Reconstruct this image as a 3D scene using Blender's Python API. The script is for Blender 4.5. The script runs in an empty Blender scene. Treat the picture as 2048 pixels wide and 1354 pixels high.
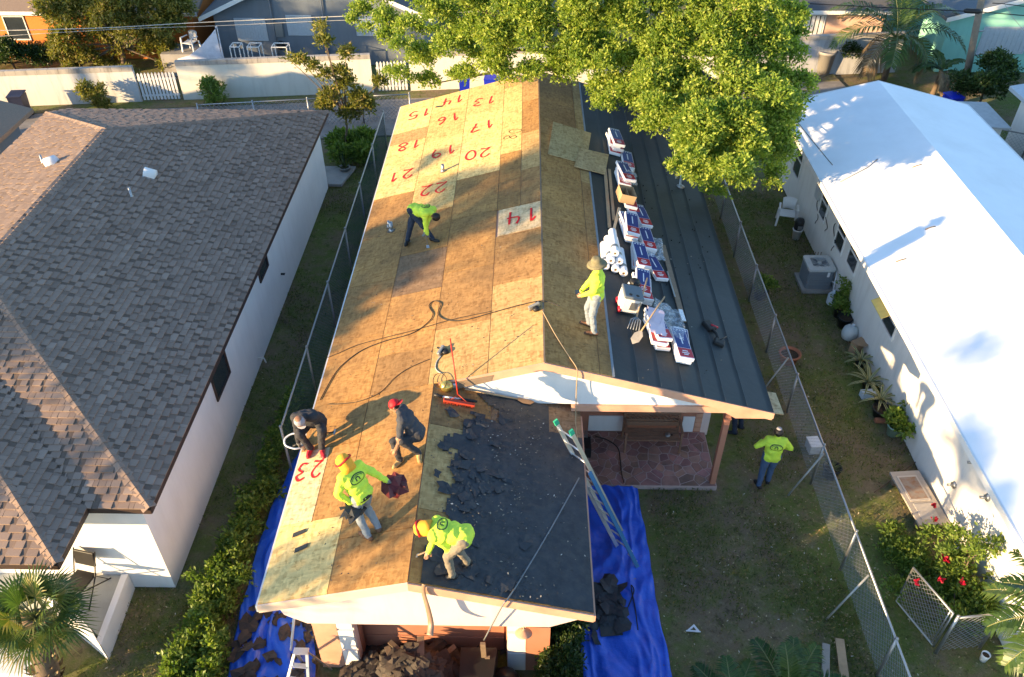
import bpy, bmesh, math, random
import numpy as np
from mathutils import Vector, Matrix, noise
random.seed(7); RNG = np.random.default_rng(7)
S = bpy.context.scene; COL = S.collection
rad = math.radians

# ---------------------------------------------------------------- camera
CAM_H, PITCH, YAW, FPX, CX, CY = 14.5, rad(39.5), 0.0168, 1648.0, 1024.0, 677.0
cam = bpy.data.cameras.new('camera'); cam.sensor_width = 36.0; cam.lens = 36.0 * FPX / 2048.0
cam.clip_start = 0.1; cam.clip_end = 2000
camo = bpy.data.objects.new('camera', cam); COL.objects.link(camo)
camo.location = (0, 0, CAM_H); camo.rotation_euler = (math.pi / 2 - PITCH, 0, YAW)
S.camera = camo
# ---------------------------------------------------------------- light
SUN = Vector((-0.868, -0.497, 0.207)).normalized()          # direction towards the sun
elev = math.asin(SUN.z)
w = bpy.data.worlds.new('World'); S.world = w; w.use_nodes = True
nt = w.node_tree; nt.nodes.clear()
sky = nt.nodes.new('ShaderNodeTexSky'); sky.sky_type = 'NISHITA'; sky.sun_disc = False
sky.ozone_density = 2.5; sky.dust_density = 0.3; sky.sun_elevation = elev; sky.sun_rotation = math.atan2(SUN.x, SUN.y)
bg = nt.nodes.new('ShaderNodeBackground'); bg.inputs[1].default_value = 0.15
out = nt.nodes.new('ShaderNodeOutputWorld')
nt.links.new(sky.outputs[0], bg.inputs[0]); nt.links.new(bg.outputs[0], out.inputs[0])
sun = bpy.data.lights.new('sun', 'SUN'); sun.energy = 5.0; sun.angle = rad(0.6); sun.color = (1.0, 0.70, 0.36)
suno = bpy.data.objects.new('sun', sun); COL.objects.link(suno)
suno.rotation_euler = SUN.to_track_quat('Z', 'Y').to_euler(); suno.location = (-30, -20, 20)
vs = S.view_settings; vs.view_transform = 'Standard'; vs.look = 'None'; vs.gamma = 1.0; vs.use_curve_mapping = False
vs.exposure = 1.75
S.cycles.use_denoising = True
S.cycles.max_bounces = 8; S.cycles.transparent_max_bounces = 12

# ---------------------------------------------------------------- geometry of the place
cp, sp_, cy_, sy_ = math.cos(PITCH), math.sin(PITCH), math.cos(YAW), math.sin(YAW)
RV = Vector((cy_, sy_, 0)); FV = Vector((-sy_ * cp, cy_ * cp, -sp_)); UV_ = Vector((-sy_ * sp_, cy_ * sp_, cp))
def ray(u, v): return FV + RV * ((u - CX) / FPX) + UV_ * ((CY - v) / FPX)
def onp(u, v, n, d):
    r = ray(u, v); n = Vector(n); o = Vector((0, 0, CAM_H))
    return o + r * ((d - n.dot(o)) / n.dot(r))
RX, RZ, SL, HW = 0.425, 4.03, 0.275, 4.655        # main ridge x, ridge z, pitch, half width
EZ = RZ - SL * HW                                  # eave height
FX = -1.75; FZ = RZ - SL * (RX - FX); FEX = 1.2    # ridge and right eave of the front wing
YG, YB, YF = 12.0, 26.6, 7.45                      # main gable edge, back edge, wing gable edge
TH = math.atan(SL)
def G(u, v, z=0.0): return onp(u, v, (0, 0, 1), z)
def PY(u, v, y): return onp(u, v, (0, 1, 0), y)
def PX(u, v, x): return onp(u, v, (1, 0, 0), x)
def L(u, v, h=0.0): return onp(u, v, (-SL, 0, 1), RZ + h - SL * RX)
def R(u, v, h=0.0): return onp(u, v, (SL, 0, 1), RZ + h + SL * RX)
def FR(u, v, h=0.0): return onp(u, v, (SL, 0, 1), FZ + h + SL * FX)
def zL(x, h=0): return RZ - SL * (RX - x) + h
def zR(x, h=0): return RZ - SL * (x - RX) + h
def zF(x, h=0): return FZ - SL * (x - FX) + h
def frame(p, ex, ez):
    ex = Vector(ex).normalized(); ez = Vector(ez).normalized(); ey = ez.cross(ex).normalized(); ex = ey.cross(ez)
    m = Matrix((ex, ey, ez)).transposed().to_4x4(); m.translation = Vector(p); return m
def slopeM(p, side, ang=0.0):
    """local x = down/up the roof pitch towards +X, local y = along the ridge, z = roof normal"""
    s = 1 if side == 'L' else -1
    ex = Vector((math.cos(TH), 0, s * math.sin(TH))); ez = Vector((-s * math.sin(TH), 0, math.cos(TH)))
    return frame(p, ex, ez) @ Matrix.Rotation(ang, 4, 'Z')

# ---------------------------------------------------------------- mesh builder
class MB:
    def __init__(s): s.v = []; s.f = []; s.m = []; s.a = []; s.sm = []
    def add(s, vs_, fs, mi=0, a=0.5, sm=False, M=None):
        o = len(s.v)
        for p in vs_:
            p = Vector(p)
            s.v.append(tuple(M @ p) if M else tuple(p))
        for f in fs: s.f.append(tuple(i + o for i in f)); s.m.append(mi); s.a.append(a); s.sm.append(sm)
        return s
    def box(s, c, d, M=None, mi=0, a=0.5, rz=0, taper=1.0):
        x, y, z = d[0] / 2, d[1] / 2, d[2] / 2; vs_ = []
        cr, sr = math.cos(rz), math.sin(rz)
        for k in (-1, 1):
            t = taper if k > 0 else 1
            for i, j in ((-1, -1), (1, -1), (1, 1), (-1, 1)):
                px, py = i * x * t, j * y * t
                vs_.append((c[0] + px * cr - py * sr, c[1] + px * sr + py * cr, c[2] + k * z))
        return s.add(vs_, [(3, 2, 1, 0), (4, 5, 6, 7), (0, 1, 5, 4), (1, 2, 6, 5), (2, 3, 7, 6), (3, 0, 4, 7)], mi, a, False, M)
    def bb(s, lo, hi, **k):
        return s.box([(lo[i] + hi[i]) / 2 for i in range(3)], [hi[i] - lo[i] for i in range(3)], **k)
    def bar(s, p, q, w, h, up=(0, 0, 1), mi=0, a=0.5):
        p, q = Vector(p), Vector(q); d = q - p; l = d.length
        if l < 1e-6: return s
        d /= l; up = Vector(up)
        if abs(d.dot(up)) > .98: up = Vector((0, 1, 0))
        x = d.cross(up).normalized(); z = x.cross(d); vs_ = []
        for b in (p, q):
            for i, j in ((-1, -1), (1, -1), (1, 1), (-1, 1)): vs_.append(b + x * (i * w / 2) + z * (j * h / 2))
        return s.add(vs_, [(3, 2, 1, 0), (4, 5, 6, 7), (0, 1, 5, 4), (1, 2, 6, 5), (2, 3, 7, 6), (3, 0, 4, 7)], mi, a)
    def tube(s, pts, r, n=6, mi=0, a=0.5, cap=True, sm=True, M=None):
        pts = [Vector(p) for p in pts]; rs = r if isinstance(r, (list, tuple)) else [r] * len(pts)
        vs_ = []; fs = []; prev = None
        for i, p in enumerate(pts):
            d = (pts[min(i + 1, len(pts) - 1)] - pts[max(i - 1, 0)])
            d = d.normalized() if d.length > 1e-9 else Vector((0, 0, 1))
            if prev is None:
                up = Vector((0, 0, 1)) if abs(d.z) < .9 else Vector((1, 0, 0)); x = d.cross(up).normalized()
            else: x = (prev - d * prev.dot(d)).normalized()
            prev = x; y = d.cross(x)
            for k in range(n):
                t = 2 * math.pi * k / n; vs_.append(p + (x * math.cos(t) + y * math.sin(t)) * rs[i])
        for i in range(len(pts) - 1):
            for k in range(n):
                k2 = (k + 1) % n; fs.append((i * n + k, i * n + k2, (i + 1) * n + k2, (i + 1) * n + k))
        if cap: fs.append(tuple(reversed(range(n)))); fs.append(tuple((len(pts) - 1) * n + k for k in range(n)))
        return s.add(vs_, fs, mi, a, sm, M)
    def lathe(s, prof, n=16, M=None, mi=0, a=0.5, sm=True, cap=True):
        vs_ = []; fs = []
        for r_, z in prof:
            for k in range(n):
                t = 2 * math.pi * k / n; vs_.append((r_ * math.cos(t), r_ * math.sin(t), z))
        for i in range(len(prof) - 1):
            for k in range(n):
                k2 = (k + 1) % n; fs.append((i * n + k, i * n + k2, (i + 1) * n + k2, (i + 1) * n + k))
        if cap: fs.append(tuple(reversed(range(n)))); fs.append(tuple((len(prof) - 1) * n + k for k in range(n)))
        return s.add(vs_, fs, mi, a, sm, M)
    def prism(s, poly, ext, mi=0, a=0.5):
        """poly: 3D points; ext: extrusion vector"""
        n = len(poly); e = Vector(ext); vs_ = [Vector(p) for p in poly] + [Vector(p) + e for p in poly]
        fs = [tuple(reversed(range(n))), tuple(range(n, 2 * n))] + [(i, (i + 1) % n, n + (i + 1) % n, n + i) for i in range(n)]
        return s.add(vs_, fs, mi, a)
    def ball(s, c, r, n=8, mi=0, a=0.5, M=None):
        rr = r if isinstance(r, (tuple, list)) else (r, r, r); vs_ = []; fs = []; k = n // 2
        for i in range(k + 1):
            t = math.pi * i / k
            for j in range(n):
                p = 2 * math.pi * j / n
                vs_.append((c[0] + rr[0] * math.sin(t) * math.cos(p), c[1] + rr[1] * math.sin(t) * math.sin(p), c[2] - rr[2] * math.cos(t)))
        for i in range(k):
            for j in range(n):
                j2 = (j + 1) % n; fs.append((i * n + j, i * n + j2, (i + 1) * n + j2, (i + 1) * n + j))
        return s.add(vs_, fs, mi, a, True, M)
    def mesh(s, name, mats, fix=True):
        me = bpy.data.meshes.new(name); me.from_pydata(s.v, [], s.f)
        for m in (mats if isinstance(mats, (list, tuple)) else [mats]): me.materials.append(m)
        me.polygons.foreach_set('material_index', s.m); me.polygons.foreach_set('use_smooth', s.sm)
        at = me.attributes.new('v', 'FLOAT', 'FACE'); at.data.foreach_set('value', s.a)
        if fix and len(s.f) < 60000:
            bm = bmesh.new(); bm.from_mesh(me); bmesh.ops.recalc_face_normals(bm, faces=bm.faces); bm.to_mesh(me); bm.free()
        me.update(); return me
    def build(s, name, mats, parent=None, bevel=0, fix=True, kind=None):
        o = put(name, s.mesh(name, mats, fix), parent)
        if bevel:
            b = o.modifiers.new('bevel', 'BEVEL'); b.width = bevel; b.segments = 2; b.limit_method = 'ANGLE'
        if kind: o['kind'] = kind
        return o
LOCALS = set()
def put(name, me, parent=None):
    o = bpy.data.objects.new(name, me); COL.objects.link(o)
    if parent is not None:
        o.parent = parent
        if parent.type == 'EMPTY' and parent.name not in LOCALS:
            o.matrix_parent_inverse = parent.matrix_basis.inverted()
    return o
def tag(o, label, cat, group=None, kind=None):
    o['label'] = label; o['category'] = cat
    if group: o['group'] = group
    if kind: o['kind'] = kind
    return o
def thing(name, label, cat, loc=(0, 0, 0), group=None, M=None, local=False):
    """Empty at the base of a thing. local=True: its parts are built in its own frame"""
    o = bpy.data.objects.new(name, None); COL.objects.link(o); o.empty_display_size = .2
    o.matrix_basis = M if M is not None else Matrix.Translation(Vector(loc))
    if local: LOCALS.add(o.name)
    return tag(o, label, cat, group)
def dup(root, M, label, group=None):
    r = root.copy(); COL.objects.link(r); r.matrix_basis = M; r['label'] = label
    if root.name in LOCALS: LOCALS.add(r.name)
    if group: r['group'] = group
    for ch in list(root.children):
        c = ch.copy(); COL.objects.link(c); c.parent = r
        for g in list(ch.children):
            d = g.copy(); COL.objects.link(d); d.parent = c
    return r
def structure(o): o['kind'] = 'structure'; return o
def npmesh(name, V, F, mats, attr=None, smooth=False):
    """V (n,3) F (m,k) numpy"""
    me = bpy.data.meshes.new(name); n, k = F.shape
    me.vertices.add(len(V)); me.vertices.foreach_set('co', np.asarray(V, np.float32).ravel())
    me.loops.add(n * k); me.loops.foreach_set('vertex_index', F.astype(np.int32).ravel())
    me.polygons.add(n); me.polygons.foreach_set('loop_start', np.arange(n, dtype=np.int32) * k)
    me.polygons.foreach_set('use_smooth', np.full(n, smooth, bool))
    for m in (mats if isinstance(mats, (list, tuple)) else [mats]): me.materials.append(m)
    if attr is not None:
        at = me.attributes.new('v', 'FLOAT', 'FACE'); at.data.foreach_set('value', np.asarray(attr, np.float32))
    me.update(calc_edges=True); me.validate(); return me

# ---------------------------------------------------------------- materials
class NT:
    def __init__(s, name):
        s.m = bpy.data.materials.new(name); s.m.use_nodes = True; s.t = s.m.node_tree; s.t.nodes.clear()
        s.o = s.n('ShaderNodeOutputMaterial'); s.b = s.n('ShaderNodeBsdfPrincipled'); s.l(s.b.outputs[0], s.o.inputs[0])
        g = s.n('ShaderNodeNewGeometry'); s.pos = g.outputs['Position']
    def n(s, t, **k):
        x = s.t.nodes.new(t)
        for a, b in k.items(): setattr(x, a, b)
        return x
    def l(s, a, b): s.t.links.new(a, b)
    def setv(s, inp, v):
        if hasattr(v, 'is_linked'): s.l(v, inp)
        else: inp.default_value = (tuple(v) + (1,)) if isinstance(v, (tuple, list)) and len(v) == 3 and inp.type == 'RGBA' else v
    def map(s, scale=(1, 1, 1), rot=(0, 0, 0), src=None):
        x = s.n('ShaderNodeMapping'); x.inputs['Scale'].default_value = scale; x.inputs['Rotation'].default_value = rot
        s.l(src or s.pos, x.inputs[0]); return x.outputs[0]
    def noise(s, scale, detail=3, rough=.55, src=None, dist=0):
        x = s.n('ShaderNodeTexNoise'); x.inputs['Scale'].default_value = scale; x.inputs['Detail'].default_value = detail
        x.inputs['Roughness'].default_value = rough; x.inputs['Distortion'].default_value = dist
        s.l(src or s.pos, x.inputs['Vector']); return x.outputs[0]
    def voro(s, scale, src=None, feature='F1', out=0):
        x = s.n('ShaderNodeTexVoronoi'); x.feature = feature; x.inputs['Scale'].default_value = scale
        s.l(src or s.pos, x.inputs['Vector']); return x.outputs[out]
    def ramp(s, fac, stops):
        x = s.n('ShaderNodeValToRGB'); cr = x.color_ramp
        while len(cr.elements) < len(stops): cr.elements.new(0.5)
        for e, (p, c) in zip(cr.elements, stops):
            e.position = p; e.color = (c[0], c[1], c[2], 1) if isinstance(c, (tuple, list)) else (c, c, c, 1)
        s.l(fac, x.inputs[0]); return x.outputs[0]
    def mix(s, f, a, b, mode='MIX'):
        x = s.n('ShaderNodeMix'); x.data_type = 'RGBA'; x.blend_type = mode
        s.setv(x.inputs[0], f); s.setv(x.inputs[6], a); s.setv(x.inputs[7], b); return x.outputs[2]
    def math(s, op, a, b=0.0):
        x = s.n('ShaderNodeMath', operation=op); s.setv(x.inputs[0], a); s.setv(x.inputs[1], b); return x.outputs[0]
    def attr(s, name='v'):
        x = s.n('ShaderNodeAttribute'); x.attribute_name = name; return x.outputs['Fac']
    def objcol(s): return s.n('ShaderNodeObjectInfo').outputs['Color']
    def objrnd(s): return s.n('ShaderNodeObjectInfo').outputs['Random']
    def bump(s, h, st=.3, dist=.01):
        x = s.n('ShaderNodeBump'); x.inputs['Strength'].default_value = st; x.inputs['Distance'].default_value = dist
        s.l(h, x.inputs['Height']); s.l(x.outputs[0], s.b.inputs['Normal'])
    def fin(s, col, rough=.8, metal=0, spec=.3):
        s.setv(s.b.inputs['Base Color'], col); s.setv(s.b.inputs['Roughness'], rough)
        s.b.inputs['Metallic'].default_value = metal; s.b.inputs['Specular IOR Level'].default_value = spec; return s.m
def mulc(c, k): return tuple(min(1, x * k) for x in c)
def mk(name, col, rough=.8, var=.25, scale=6, bump=.0, bscale=60, metal=0, spec=.3, dirt=None, dscale=1.5, damt=.5, tint=False):
    """plain paint or solid: two scales of mottling, optional stains, optional fine relief"""
    t = NT(name)
    c = t.mix(t.noise(scale, 4), mulc(col, 1 - var), mulc(col, 1 + var))
    if dirt is not None:
        c = t.mix(t.math('MULTIPLY', t.ramp(t.noise(dscale, 6, .65), [(.42, 0), (.68, 1)]), damt), c, dirt)
    if tint: c = t.mix(1.0, c, t.objcol(), 'MULTIPLY')
    if bump: t.bump(t.noise(bscale, 3), bump, .008)
    return t.fin(c, rough, metal, spec)

def m_osb():
    """roof sheathing: weathered strand board; the sheet's own tint comes from the object colour"""
    t = NT('sheathing'); a = t.map((9, 26, 12)); b = t.map((24, 8, 12), (0, 0, .5))
    st = t.math('MULTIPLY', t.voro(1.0, a, out=1), 1.0)
    n1 = t.voro(1.0, a, out=1); n2 = t.voro(1.0, b, out=1)
    s = t.mix(.5, n1, n2)
    bw = t.n('ShaderNodeRGBToBW'); t.l(s, bw.inputs[0])
    c = t.ramp(bw.outputs[0], [(.1, (.60, .51, .41)), (.45, (.94, .90, .83)), (.8, (1.18, 1.17, 1.12))])
    c = t.mix(1.0, c, t.objcol(), 'MULTIPLY')
    big = t.ramp(t.noise(.9, 5, .65), [(.35, 0), (.7, 1)])
    c = t.mix(t.math('MULTIPLY', big, t.math('MULTIPLY', t.alpha(), .75)), c, (.10, .062, .036))
    sp = t.ramp(t.voro(7.5), [(.03, 1), (.16, 0)]); pick = t.ramp(t.noise(2.2, 2), [(.45, 0), (.6, 1)])
    c = t.mix(t.math('MULTIPLY', t.math('MULTIPLY', sp, pick), t.alpha()), c, (.03, .024, .02))
    sp2 = t.ramp(t.voro(3.1, t.map((1, 1.6, 1))), [(.02, 1), (.11, 0)]); c = t.mix(t.math('MULTIPLY', sp2, t.math('MULTIPLY', t.alpha(), .9)), c, (.035, .026, .02))
    scr = t.ramp(t.noise(1.0, 5, .7, t.map((5, 30, 5), (0, 0, .35)), 1.0), [(.60, 0), (.68, 1)]); c = t.mix(t.math('MULTIPLY', scr, t.math('MULTIPLY', t.alpha(), .75)), c, (.05, .034, .022))
    scr2 = t.ramp(t.noise(1.0, 4, .7, t.map((34, 4, 5), (0, 0, -.2)), .8), [(.63, 0), (.70, 1)]); c = t.mix(t.math('MULTIPLY', scr2, t.math('MULTIPLY', t.alpha(), .7)), c, (.06, .04, .026))
    fl = t.ramp(t.noise(16, 6, .7), [(.6, 0), (.72, 1)])
    c = t.mix(t.math('MULTIPLY', fl, t.math('MULTIPLY', t.alpha(), .5)), c, (.05, .038, .03))
    t.bump(t.noise(45, 4), .25, .006)
    return t.fin(c, .8, 0, .2)
NT.alpha = lambda s: s.n('ShaderNodeObjectInfo').outputs['Alpha']
def m_shingle():
    t = NT('asphalt_shingle'); v = t.attr()
    c = t.ramp(v, [(0, (.055, .04, .03)), (.3, (.18, .127, .097)), (.55, (.265, .187, .142)), (.8, (.31, .222, .17)), (1, (.36, .265, .205))])
    c = t.mix(t.noise(140, 2), mulc((.8,) * 3, 1), (1.25, 1.22, 1.2)) if False else t.mix(.28, c, t.mix(t.noise(150, 2), (.08, .06, .048), (.38, .285, .225)))
    t.bump(t.noise(160, 2), .4, .004)
    return t.fin(c, .95, 0, .1)
def m_felt():
    t = NT('roof_felt')
    c = t.mix(t.noise(1.3, 5, .65), (.022, .027, .028), (.05, .058, .058))
    c = t.mix(t.math('MULTIPLY', t.ramp(t.noise(9, 6, .7), [(.6, 0), (.75, 1)]), .4), c, (.085, .085, .085))
    t.bump(t.noise(5, 5), .35, .02); return t.fin(c, .62, 0, .35)
def m_tarp():
    t = NT('tarp'); c = t.mix(t.noise(3, 5), (.008, .055, .40), (.03, .14, .72))
    t.bump(t.mix(.5, t.noise(5, 6, .6, dist=1.5), t.noise(16, 4)), .55, .03); return t.fin(c, .32, 0, .5)
def m_ground():
    t = NT('lawn'); big = t.noise(.35, 5, .6); mid = t.noise(2.2, 6, .68); fine = t.noise(38, 4, .75)
    g = t.mix(fine, (.045, .065, .015), (.21, .25, .07))
    d = t.mix(fine, (.085, .064, .04), (.30, .235, .15))
    c = t.mix(t.ramp(t.mix(.45, big, mid), [(.43, 0), (.58, 1)]), g, d)
    c = t.mix(t.math('MULTIPLY', t.ramp(t.noise(9, 5, .7), [(.55, 0), (.72, 1)]), .55), c, (.32, .27, .17)); c = t.mix(t.math('MULTIPLY', t.ramp(t.noise(5, 5, .7), [(.56, 0), (.7, 1)]), .6), c, (.018, .02, .008))
    t.bump(fine, .8, .04); return t.fin(c, .95, 0, .1)
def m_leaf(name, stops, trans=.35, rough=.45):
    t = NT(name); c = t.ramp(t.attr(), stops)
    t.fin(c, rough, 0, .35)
    tr = t.n('ShaderNodeBsdfTranslucent'); t.l(t.mix(1.0, c, (1.25, 1.35, .6), 'MULTIPLY'), tr.inputs[0])
    mx = t.n('ShaderNodeMixShader'); mx.inputs[0].default_value = trans
    t.l(t.b.outputs[0], mx.inputs[1]); t.l(tr.outputs[0], mx.inputs[2]); t.l(mx.outputs[0], t.o.inputs[0]); return t.m
def m_spray():
    """spray paint: solid along the middle of the stroke, ragged and thin at the edges (face attribute = 1 at core)"""
    t = NT('spray_paint'); uv = t.n('ShaderNodeUVMap'); sep = t.n('ShaderNodeSeparateXYZ'); t.l(uv.outputs[0], sep.inputs[0])
    e = t.math('ABSOLUTE', t.math('SUBTRACT', sep.outputs[0], .5))
    al = t.ramp(t.math('ADD', e, t.math('MULTIPLY', t.math('SUBTRACT', t.noise(30, 4, .7), .5), .5)), [(.24, 1), (.5, 0)])
    t.fin(t.objcol(), .7, 0, .2); t.l(al, t.b.inputs['Alpha']); return t.m
def m_glass(name='window_glass', col=(.02, .025, .03)):
    t = NT(name); return t.fin(t.mix(t.noise(1.5, 2), col, mulc(col, 2)), .08, 0, .6)
def m_stucco(name, col, dirt, damt=.45, dscale=.9):
    t = NT(name); c = t.mix(t.noise(1.2, 5), mulc(col, .9), mulc(col, 1.06))
    streak = t.ramp(t.noise(1.6, 6, .7, t.map((2.2, 2.2, .35))), [(.48, 0), (.75, 1)])
    c = t.mix(t.math('MULTIPLY', streak, damt), c, dirt)
    t.bump(t.noise(70, 3), .25, .006); return t.fin(c, .9, 0, .15)

OSB, SHING, FELT, TARP, LAWN, SPRAY = m_osb(), m_shingle(), m_felt(), m_tarp(), m_ground(), m_spray()
GLASS = m_glass()
WHITE = mk('white_paint', (.72, .71, .69), .6, .06, 3, dirt=(.35, .32, .28), damt=.25)
WHITEROOF = mk('white_roof_coating', (.80, .81, .82), .55, .04, 2, bump=.15, bscale=30, dirt=(.5, .5, .5), dscale=.6, damt=.22)
STUC_W = m_stucco('white_stucco', (.70, .68, .64), (.38, .35, .31), .3)
STUC_L = m_stucco('bright_white_stucco', (.76, .75, .74), (.5, .48, .46), .2)
STUC_P = m_stucco('pale_pink_stucco', (.72, .58, .53), (.45, .34, .3), .3)
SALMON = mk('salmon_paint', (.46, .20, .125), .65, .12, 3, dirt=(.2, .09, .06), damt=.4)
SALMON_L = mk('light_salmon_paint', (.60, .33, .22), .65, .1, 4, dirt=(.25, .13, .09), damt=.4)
CONC = mk('concrete', (.32, .30, .28), .9, .2, 3, bump=.3, bscale=40, dirt=(.13, .12, .11), damt=.6)
GALV = mk('galvanised_steel', (.33, .34, .35), .42, .15, 20, metal=.8)
ALU = mk('aluminium', (.72, .73, .74), .32, .08, 15, metal=.85)
WOOD = mk('raw_lumber', (.42, .29, .17), .8, .2, 14, bump=.2, bscale=50, dirt=(.2, .13, .08), damt=.4)
WOOD_OLD = mk('weathered_wood', (.20, .145, .10), .85, .3, 10, bump=.3, bscale=40)
BARK = mk('bark', (.13, .095, .065), .95, .4, 9, bump=.7, bscale=25)
BLACK = mk('black_plastic', (.018, .018, .019), .45, .2, 10)
RUBBER = mk('black_rubber', (.02, .019, .018), .6, .2, 20)
BROWNTRIM = mk('dark_brown_trim', (.05, .032, .026), .55, .15, 5)
PLASTIC_W = mk('white_plastic', (.72, .72, .72), .4, .05, 5)
# ================================================================ setting
mb = MB(); n = 60
xs = [-400, -120, -50] + [-30 + i * 1.0 for i in range(61)] + [50, 120, 400]
ys = [-200, -60, -20] + [-5 + i * 1.0 for i in range(56)] + [80, 160, 500]
V = []; F = []
for y in ys:
    for x in xs:
        z = 0.035 * noise.noise(Vector((x * .35, y * .35, 0))) if (-31 < x < 31 and -6 < y < 51) else 0
        V.append((x, y, z - 0.03))
for j in range(len(ys) - 1):
    for i in range(len(xs) - 1):
        a = j * len(xs) + i; F.append((a, a + 1, a + 1 + len(xs), a + len(xs)))
me = bpy.data.meshes.new('ground'); me.from_pydata(V, [], F); me.materials.append(LAWN)
for p in me.polygons: p.use_smooth = True
structure(put('ground', me))
# back alley: a paved strip slightly skewed to the houses
PAVE = mk('alley_paving', (.26, .235, .21), .9, .22, 2.2, bump=.3, bscale=30, dirt=(.10, .09, .085), damt=.55)
AL = math.atan2(34.26 - 32.45, 22.01 - 6.52)
def AP(s, d=0, z=0):
    """along the alley wall (s, from x=0) and out towards the houses (d)"""
    c, k = math.cos(AL), math.sin(AL); return Vector((s * c + d * k, 34.95 + s * k - d * c, z))
mb = MB(); pts = [AP(-34, .75, .02), AP(14, .75, .02), AP(14, 4.2, .02), AP(-34, 4.2, .02)]
mb.prism(pts, (0, 0, -.12)); structure(mb.build('alley', PAVE))
mb = MB(); mb.prism([AP(-34, .02, .05), AP(14, .02, .05), AP(14, .72, .035), AP(-34, .72, .035)], (0, 0, -.15))
structure(mb.build('grass_verge', LAWN))

# ================================================================ main house
H = thing('house', 'low house with stripped plywood roof, front wing and porch being re-roofed', 'house', (0.4, 17, 0))
OLD = [(.43, .237, .084), (.40, .222, .08), (.45, .25, .088), (.37, .21, .082), (.42, .23, .078)]
NEW = [(.70, .50, .21), (.74, .53, .225), (.66, .455, .185)]
roof = MB()
# structural slabs under the sheathing (rafters and soffit)
def slab(x0, x1, y0, y1, zf, h0=-.15, h1=-.022):
    roof.prism([(x0, y0, zf(x0, h1)), (x1, y0, zf(x1, h1)), (x1, y0, zf(x1, h0)), (x0, y0, zf(x0, h0))], (0, y1 - y0, 0))
slab(RX - HW + .02, RX, YG + .02, YB - .02, zL); slab(RX, RX + HW - .02, YG + .02, YB - .02, zR)
slab(RX - HW + .02, FX, YF + .02, YG + .02, zL); slab(FX, FEX - .02, YF + .02, YG + .4, zF)
ROOF = roof.build('roof', SALMON_L, H)
def sheet(x0, x1, y0, y1, zf, col, dirty, side, name='plywood_sheet'):
    g = .006; mbx = MB(); o = random.uniform(0, .004); lift = [random.uniform(0, .004) for _ in range(4)]
    p = [(x0 + g, y0 + g), (x1 - g, y0 + g), (x1 - g, y1 - g), (x0 + g, y1 - g)]
    top = [(a, b, zf(a, o + l)) for (a, b), l in zip(p, lift)]; bot = [(a, b, zf(a, -.016)) for a, b in p]
    mbx.add(bot + top, [(3, 2, 1, 0), (4, 5, 6, 7), (0, 1, 5, 4), (1, 2, 6, 5), (2, 3, 7, 6), (3, 0, 4, 7)])
    ob = mbx.build(name, OSB, ROOF); k = random.uniform(.9, 1.1)
    ob.color = (col[0] * k, col[1] * k, col[2] * k, dirty); return ob
def column(x0, x1, cuts, zf, side):
    """cuts: list of (y, new?) from far to near; each sheet runs from y to the next y"""
    for (y1, kind), (y0, _) in zip(cuts[:-1], cuts[1:]):
        if kind == 'n': sheet(x0, x1, y0, y1, zf, random.choice(NEW), random.uniform(.03, .12), side)
        elif kind == 'h': sheet(x0, x1, y0, y1, zf, (.52, .34, .145), .35, side)
        elif kind == 'd': sheet(x0, x1, y0, y1, zf, (.29, .185, .11), 1.0, side)
        elif kind == 'o': sheet(x0, x1, y0, y1, zf, random.choice(OLD), random.uniform(.5, .95), side)
column(-4.23, -3.06, [(26.6, 'n'), (24.42, 'h'), (23.6, 'n'), (22.25, 'n'), (20.3, 'o'), (18.2, 'o'), (16.1, 'o'), (14.0, 'o'), (12.0, 'o'), (10.75, 'x'), (9.0, 'n'), (7.45, '')], zL, 'L')
sheet(-4.23, -3.64, 9.0, 10.75, zL, (.66, .50, .30), .05, 'L'); sheet(-3.64, -3.06, 9.0, 10.75, zL, OLD[2], .5, 'L')
column(-3.06, -1.87, [(26.6, 'n'), (25.3, 'n'), (23.2, 'n'), (21.0, 'n'), (18.9, 'o'), (17.0, 'd'), (15.3, 'o'), (13.2, 'o'), (12.0, '')], zL, 'L')
column(-3.06, -1.75, [(12.0, 'o'), (10.1, 'o'), (8.5, 'o'), (7.45, '')], zL, 'L')
column(-1.87, -0.68, [(26.6, 'n'), (24.4, 'n'), (22.4, 'n'), (20.3, 'o'), (18.2, 'o'), (15.8, 'o'), (13.7, 'h'), (12.0, '')], zL, 'L')
column(-0.68, -0.09, [(26.6, 'h'), (25.8, 'n'), (23.5, 'n'), (21.2, 'o'), (19.6, 'o'), (18.17, '')], zL, 'L')
column(-0.09, 0.425, [(26.6, 'h'), (24.4, 'o'), (22.2, 'h'), (20.0, 'o'), (18.17, '')], zL, 'L')
sheet(-.64, .41, 16.93, 18.15, zL, (.62, .47, .28), .15, 'L')
column(-0.68, 0.425, [(16.9, 'o'), (14.9, 'h'), (13.2, 'h'), (12.0, '')], zL, 'L')
column(.43, 1.52, [(26.6, 'o'), (24.3, 'o'), (22.0, 'o'), (19.7, 'o'), (17.4, 'o'), (15.1, 'o'), (13.3, 'o'), (12.0, '')], zR, 'R')
column(1.52, 1.80, [(26.6, 'h'), (23.0, 'h'), (19.7, 'o'), (16.6, 'o'), (14.2, 'o'), (12.0, '')], zR, 'R')
column(-1.745, -0.6, [(12.4, 'o'), (10.9, 'h'), (8.9, 'o'), (7.45, '')], zF, 'F')
column(-0.6, 0.5, [(12.4, 'd'), (10.2, 'o'), (7.45, '')], zF, 'F')
column(0.5, FEX, [(12.4, 'd'), (9.6, 'd'), (7.45, '')], zF, 'F')
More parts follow.
